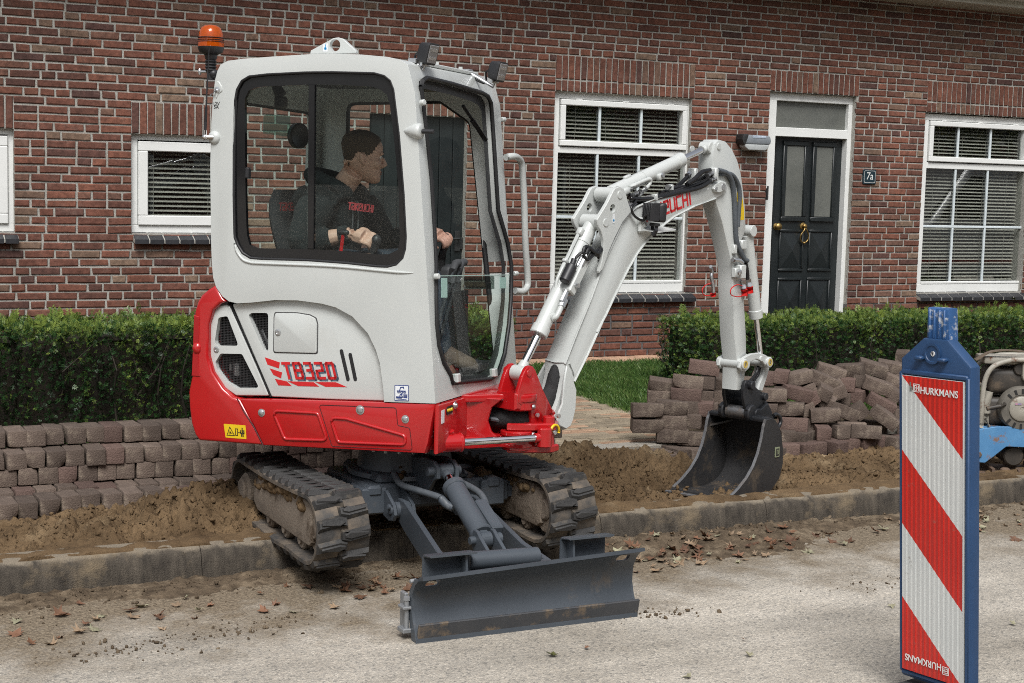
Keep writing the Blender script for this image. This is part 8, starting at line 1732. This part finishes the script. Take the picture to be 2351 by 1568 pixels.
ER, EL = U(-.40, -.285, 1.455), U(-.27, .30, 1.45); WR, WL = U(-.185, -.235, 1.512), U(-.015, .245, 1.518)
mb.tube([SR, (SR+ER)/2+LF*-.02, ER, (ER+WR)/2, WR], [.045, .042, .042, .042, .030], 12); mb.tube([SLf, (SLf+EL)/2, EL, (EL+WL)/2, WL], [.045, .042, .042, .042, .030], 12)
for s in (1, -1):
    mb.tube([U(-.42, s*.09, 1.27), U(-.20, s*.12, 1.33), U(.02, s*.13, 1.31), U(.07, s*.125, 1.10), U(.10, s*.12, .93)], [.10, .085, .062, .056, .042], 12); mb.tube([U(.08, s*.12, .92), U(.14, s*.13, .905), U(.21, s*.14, .90)], [.045, .045, .035], 10)
def hand(W, fwd, back, side, grip):
    """palm, four unequal fingers curling over the grip, thumb from the side near the wrist"""
    K = W+fwd*.082+back*.006; mb.tube([W, W+fwd*.03, K-fwd*.015], [.028, .034, .034], 10); mb.box(W+fwd*.052, (.075, .074, .026), (fwd, side, back), bev=.010)
    for i, (o_, L) in enumerate(((.030, .92), (.010, 1.0), (-.011, .96), (-.031, .80))):
        b_ = K+side*o_-fwd*.012; p1 = b_+(fwd*.036+back*.006)*L; p2 = p1+(fwd*.016-back*.022)*L; p3 = p2+(-fwd*.006-back*.020)*L; mb.tube(spline([b_, p1, p2, p3], 3), [.0112]*4+[.0105]*3+[.0095]*2+[.007], 8)
    t0 = W+fwd*.022+side*.028; mb.tube(spline([t0, t0+side*.026+fwd*.022-back*.010, t0+side*.022+fwd*.050-back*.026, t0+side*.008+fwd*.066-back*.036], 3), [.014]*3+[.0125]*4+[.010]*2+[.008], 8)
g = U(-.055, -.23, 1.49)
fr_ = FW*.93+LF*.06-UP*.28; fr_ /= np.linalg.norm(fr_); bk_ = UP*.72-LF*.66; bk_ -= fr_*(bk_@fr_); bk_ /= np.linalg.norm(bk_); hand(WR, fr_, bk_, np.cross(bk_, fr_)*1.0, g)
fl_ = FW*.90-LF*.10-UP*.36; fl_ /= np.linalg.norm(fl_); bl_ = UP*.85-FW*.1-LF*.35; bl_ -= fl_*(bl_@fl_); bl_ /= np.linalg.norm(bl_); hand(WL, fl_, bl_, -np.cross(bl_, fl_), None)
dch(remesh(mb, .0042, 2, .5), 'body', skin_m)
# eyes, brows
for s in (1, -1):
    mb = MB(); mb.ball(H(.0745, s*.031, .008), .0098, 10); dch(raw(mb, 'e'), 'eye', pm('eye_white', (.55, .53, .5), (.6, .58, .55), rough=.2)); mb = MB(); mb.ball(H(.0805, s*.032, .008), .0046, 8); dch(raw(mb, 'e'), 'iris', pm('iris', (.03, .035, .04), (.05, .05, .05), rough=.1))
    mb = MB(); mb.tube([H(.090, s*.014, .026), H(.087, s*.034, .032), H(.070, s*.052, .026)], [.0035, .004, .002], 6); dch(raw(mb, 'e'), 'eyebrow', hair_m)
mb = MB(); mb.ball(H(.093, 0, -.0595), .010, 8, (.5, 1.9, .35), (HX, HY, HZ)); mb.ball(H(.0915, 0, -.068), .010, 8, (.5, 1.7, .42), (HX, HY, HZ)); dch(raw(mb, 'l'), 'lips', pm('lips', (.33, .13, .11), (.38, .16, .13), rough=.4))
# hair: close at the sides, longer and brushed up on top
V = []; F = []; nz, nt = 26, 56; keep = {}
zs = np.linspace(-.075, .1215, nz)
def hairline(t):
    t = abs((t+math.pi) % (2*math.pi)-math.pi); return float(np.interp(t, [0, .55, .95, 1.15, 1.42, 1.58, 1.75, 2.3, 3.15], [.078, .074, .055, .030, -.005, .004, .020, -.030, -.060]))
for i, z in enumerate(zs):
    for j in range(nt):
        t = 2*math.pi*j/nt; hl = hairline(t); up_ = max(0, min(1, (z-.035)/.06)); ed = max(0, min(1, (z-hl)/.03)); g = (.0012+.0025*ed)+.009*up_*ed+random.gauss(0, .0009)+.003*up_*noise.noise((t*6, z*60, 1))
        V.append(hpt(z, t, g*.8)+HZ*(.004*up_)); keep[len(V)-1] = z > hl
for i in range(nz-1):
    for j in range(nt):
        q = (i*nt+j, i*nt+(j+1) % nt, (i+1)*nt+(j+1) % nt, (i+1)*nt+j)
        if all(keep[k] for k in q): F.append(q)
F.append(tuple((nz-1)*nt+j for j in range(nt))); o = pyd('hair', V, F); dch(o, 'hair', hair_m)
# hooded sweater
mb = MB()
mb.tube([U(-.47, 0, 1.22), U(-.465, 0, 1.34), U(-.445, 0, 1.46), U(-.42, 0, 1.56), U(-.395, 0, 1.64), U(-.385, 0, 1.69)], [.175, .172, .176, .172, .135, .085], 20)
mb.tube([SR+LF*.0, U(-.395, -.09, 1.675), U(-.39, .09, 1.675), SLf], [.085, .095, .095, .085], 14)
mb.tube(spline([SR, (SR+ER)/2+LF*-.025, ER+UP*.0, (ER*.75+WR*.25), ER*.55+WR*.45], 4), [.088]*4+[.078]*4+[.066]*4+[.058]*4+[.053], 14)
mb.tube(spline([SLf, (SLf+EL)/2+LF*.02, EL, (EL*.5+WL*.5), EL*.16+WL*.84], 4), [.088]*4+[.078]*4+[.066]*4+[.055]*4+[.044], 14)
mb.tube(spline([U(-.285, -.05, 1.675), U(-.33, -.09, 1.715), U(-.42, -.10, 1.755), U(-.495, -.055, 1.775), U(-.50, .05, 1.775), U(-.43, .10, 1.755), U(-.33, .09, 1.715), U(-.285, .05, 1.675)], 4), .036, 12)   # hood lying on the shoulders
mb.tube(spline([U(-.49, -.08, 1.70), U(-.545, -.05, 1.64), U(-.555, .0, 1.60), U(-.545, .05, 1.64), U(-.49, .08, 1.70)], 4), .052, 12)
for i in range(26):
    p = U(-.43, 0, 1.30)+UP*random.uniform(0, .3)-LF*.15+FW*random.uniform(-.05, .14); mb.tube([p, p+FW*random.uniform(.03, .07)+UP*random.gauss(0, .04)], .010, 6)
for t in (.25, .4, .55, .8, .92): p = ER*(1-t)+WR*t; mb.lathe(p, WR-ER, [(-.012, .001), (-.010, .058-.014*t), (.006, .061-.014*t), (.012, .001)], 14)
dch(remesh(mb, .0085, 5, .55), 'hooded_sweater', hood_m)
a_, z_ = on_l(cA(1108, 1288), -.155)
q0 = np.array(hit(*cA(1108, 1292), U(-.28, -.12, 1.6), (FW*.80-LF*.60))); q1 = np.array(hit(*cA(1268, 1312), U(-.28, -.12, 1.6), (FW*.80-LF*.60))); nn_ = FW*.80-LF*.60; X_ = q1-q0; XL = np.linalg.norm(X_); X_ /= XL; Y_ = np.cross(nn_, X_); Y_ = Y_ if Y_[2] > 0 else -Y_
lt = lettering('chest_lettering', 'TAKEUCHI', q0, X_, Y_, nn_, .030, XL/8*.78, XL/8*.36, .006, pm('print_red', (.55, .06, .07), (.6, .08, .09), rough=.8), drv, t=.002, orig=DO)
for l in (.0, .0):
    pass
mb = MB()
for s in (-.035, .02): mb.tube(spline([U(-.275, s-.02, 1.655), U(-.262, s-.035, 1.60), U(-.255, s-.05, 1.53)], 4), .004, 6)
o = raw(mb, 'cord'); dch(o, 'hood_cord', pm('cord_grey', (.05, .05, .055), (.1, .1, .1), rough=.8))
mb = MB()
for s in (1, -1): mb.tube(spline([U(-.46, s*.09, 1.275), U(-.20, s*.12, 1.335), U(.02, s*.13, 1.315), U(.075, s*.125, 1.10), U(.10, s*.12, .94)], 4), [.115]*4+[.098]*4+[.074]*4+[.070]*4+[.062], 14)
mb.ball(U(-.47, 0, 1.27), .16, 12, (1, 1, .7)); dch(remesh(mb, .011, 3), 'jeans', jean_m)
for s in (1, -1):
    mb = MB(); R = []
    for t, w, h, z in ((-.06, .030, .05, .925), (0, .046, .07, .935), (.05, .048, .055, .925), (.11, .052, .040, .912), (.155, .042, .030, .905), (.18, .015, .012, .895)): R.append([U(.12+t, s*.135+w*math.cos(q), max(.882, z+h*math.sin(q))) for q in np.linspace(0, 2*math.pi, 14, endpoint=False)])
    mb.rings(R); dch(raw(mb, 'shoe'), 'shoe', pm('work_shoe', (.06, .04, .03), (.16, .11, .08), rough=.8, scale=14))

# ================================================================ ACROSS THE STREET (houses and trees unseen, added to darken reflections and block low sky)
opp = empty('added_house_row', (8, -13, 0)); tag(opp, 'unseen brick house row across the street, added to darken reflections and block sky', 'house'); OO = np.array([8, -13, 0.0])  # row added out of view: darkens mirrored surroundings, cuts sky light
obrick = pm('far_brick', (.09, .045, .035), (.14, .07, .05), rough=.9, scale=30, contrast=.8); otile = pm('far_roof_tile', (.035, .03, .03), (.06, .05, .048), rough=.7, scale=12)
mb = MB(); mb.box((8, -13.2, 2.6), (64, .4, 5.2)); child(mb, 'wall', obrick, opp, OO)
mb = MB(); mb._q([(-25, -12.5, 5.1), (41, -12.5, 5.1), (41, -17.5, 9.2), (-25, -17.5, 9.2), (-25, -12.5, 4.95), (41, -12.5, 4.95), (41, -17.5, 9.0), (-25, -17.5, 9.0)], [(0, 1, 2, 3), (4, 7, 6, 5), (0, 4, 5, 1), (2, 6, 7, 3), (1, 5, 6, 2), (0, 3, 7, 4)]); child(mb, 'roof', otile, opp, OO)
for i in range(11):
    x = -21+i*5.6
    for z, h in ((1.5, 1.5), (4.0, 1.2)):
        mb = MB(); rails(mb, x, x+1.7, z-h/2, z+h/2, .08, -13.0, -12.92); w = child(mb, 'window', white_m, opp, OO)
        mb = MB(); mb.box((x+.85, -12.99, z), (1.56, .02, h-.14)); child(mb, 'pane', pm('far_pane', (.02, .022, .025), (.05, .055, .06), rough=.1), w, OO)
lf_m = leafy_mat('tree_leaves', (.02, .04, .01), (.06, .09, .02), (.16, .14, .03))
for tx, ty, h in ((-9.5, -7.5, 7.5), (3.0, -8.2, 8.2), (16.5, -7.8, 7.8), (29, -8, 8.0)):
    t = empty('added_tree', (tx, ty, 0)); tag(t, f'unseen tree added to darken reflections, {ORD[[-9.5, 3.0, 16.5, 29].index(tx)]} along the far pavement', 'tree', 'trees added across the street'); TO = np.array([tx, ty, 0.0])  # trees added out of view so glass and paint mirror something dark
    mb = MB(); mb.tube([(tx, ty, 0), (tx+.05, ty, 1.5), (tx-.05, ty+.05, 3), (tx, ty, h*.7)], [.19, .16, .13, .04], 10)
    for k in range(7):
        a = k*.9; mb.tube([(tx, ty, 2.4+.35*k), (tx+math.cos(a)*.8, ty+math.sin(a)*.8, 3.2+.4*k), (tx+math.cos(a)*1.5, ty+math.sin(a)*1.5, 3.9+.4*k)], [.06, .04, .015], 6)
    child(mb, 'trunk', twig_m, t, TO, 50)
    n = 5200; c = np.random.normal(0, 1, (n, 3)); c /= np.linalg.norm(c, axis=1, keepdims=True); c *= (np.random.uniform(.25, 1, n)**.5)[:, None]; q = np.array([1+.45*noise.noise((float(v[0])*2, float(v[1])*2, float(v[2])*2+tx)) for v in c])
    base = np.stack([tx+c[:, 0]*2.1*q, ty+c[:, 1]*2.1*q, h*.62+c[:, 2]*h*.33*q], 1); u_ = np.random.normal(0, 1, (n, 3)); u_ /= np.linalg.norm(u_, axis=1, keepdims=True); v_ = np.cross(u_, np.random.normal(0, 1, (n, 3))); v_ /= np.linalg.norm(v_, axis=1, keepdims=True)
    tri_soup('crown', np.stack([base-u_*.11, base+v_*.07, base+u_*.11, base-v_*.07], 1)-TO, np.random.beta(2, 2, n), lf_m, t)
# a white panel van parked further along the street; the right hand window mirrors it
van = empty('parked_van', (20.2, 2.3, 0)); tag(van, 'white panel van parked along the street, mirrored in the window right of the door', 'van'); VO = np.array([20.2, 2.3, 0.0])
vw = pm('van_white', (.68, .69, .69), (.74, .75, .75), rough=.25, coat=.5, scale=2)
vp = lambda pts, x=0: [(20.2+a, 2.3, z) for a, z in pts]
mb = MB(); mb.prism([(20.2+a, 1.35, z) for a, z in rounded([(-2.6, .35), (2.6, .35), (2.62, 2.2), (2.45, 2.42), (-.75, 2.42), (-1.1, 2.30), (-1.95, 1.30), (-2.55, 1.12), (-2.65, .7)], [.1, .1, .15, .2, .2, .25, .15, .15, .1], 4)], (0, 1.9, 0), bev=.09, seg=3); child(mb, 'body', vw, van, VO, 40)
mb = MB()
for y in (1.345, 3.235): mb.prism([(20.2+a, y, z) for a, z in rounded([(-1.85, 1.36), (-.85, 1.36), (-.85, 2.1), (-1.15, 2.1)], .06, 3)], (0, .02, 0))
mb.prism([(20.2-1.10, 1.5, 2.24), (20.2-1.10, 3.1, 2.24), (20.2-1.93, 3.1, 1.36), (20.2-1.93, 1.5, 1.36)], (-.03, 0, .03)); child(mb, 'glazing', frit_m, van, VO)
for x in (-1.75, 1.65):
    for y in (1.34, 3.06): mb = MB(); mb.cyl((20.2+x, y, .34), (20.2+x, y+.2, .34), .34, n=28, bev=.03); w = child(mb, 'wheel', rub_m, van, VO, 40); mb = MB(); mb.cyl((20.2+x, y-.01, .34), (20.2+x, y+.21, .34), .2, n=20); child(mb, 'rim', zinc_m, w, VO, 40)
mb = MB(); mb.box((20.2, 3.255, .62), (5.0, .012, .07)); child(mb, 'stripe', decr_m, van, VO)
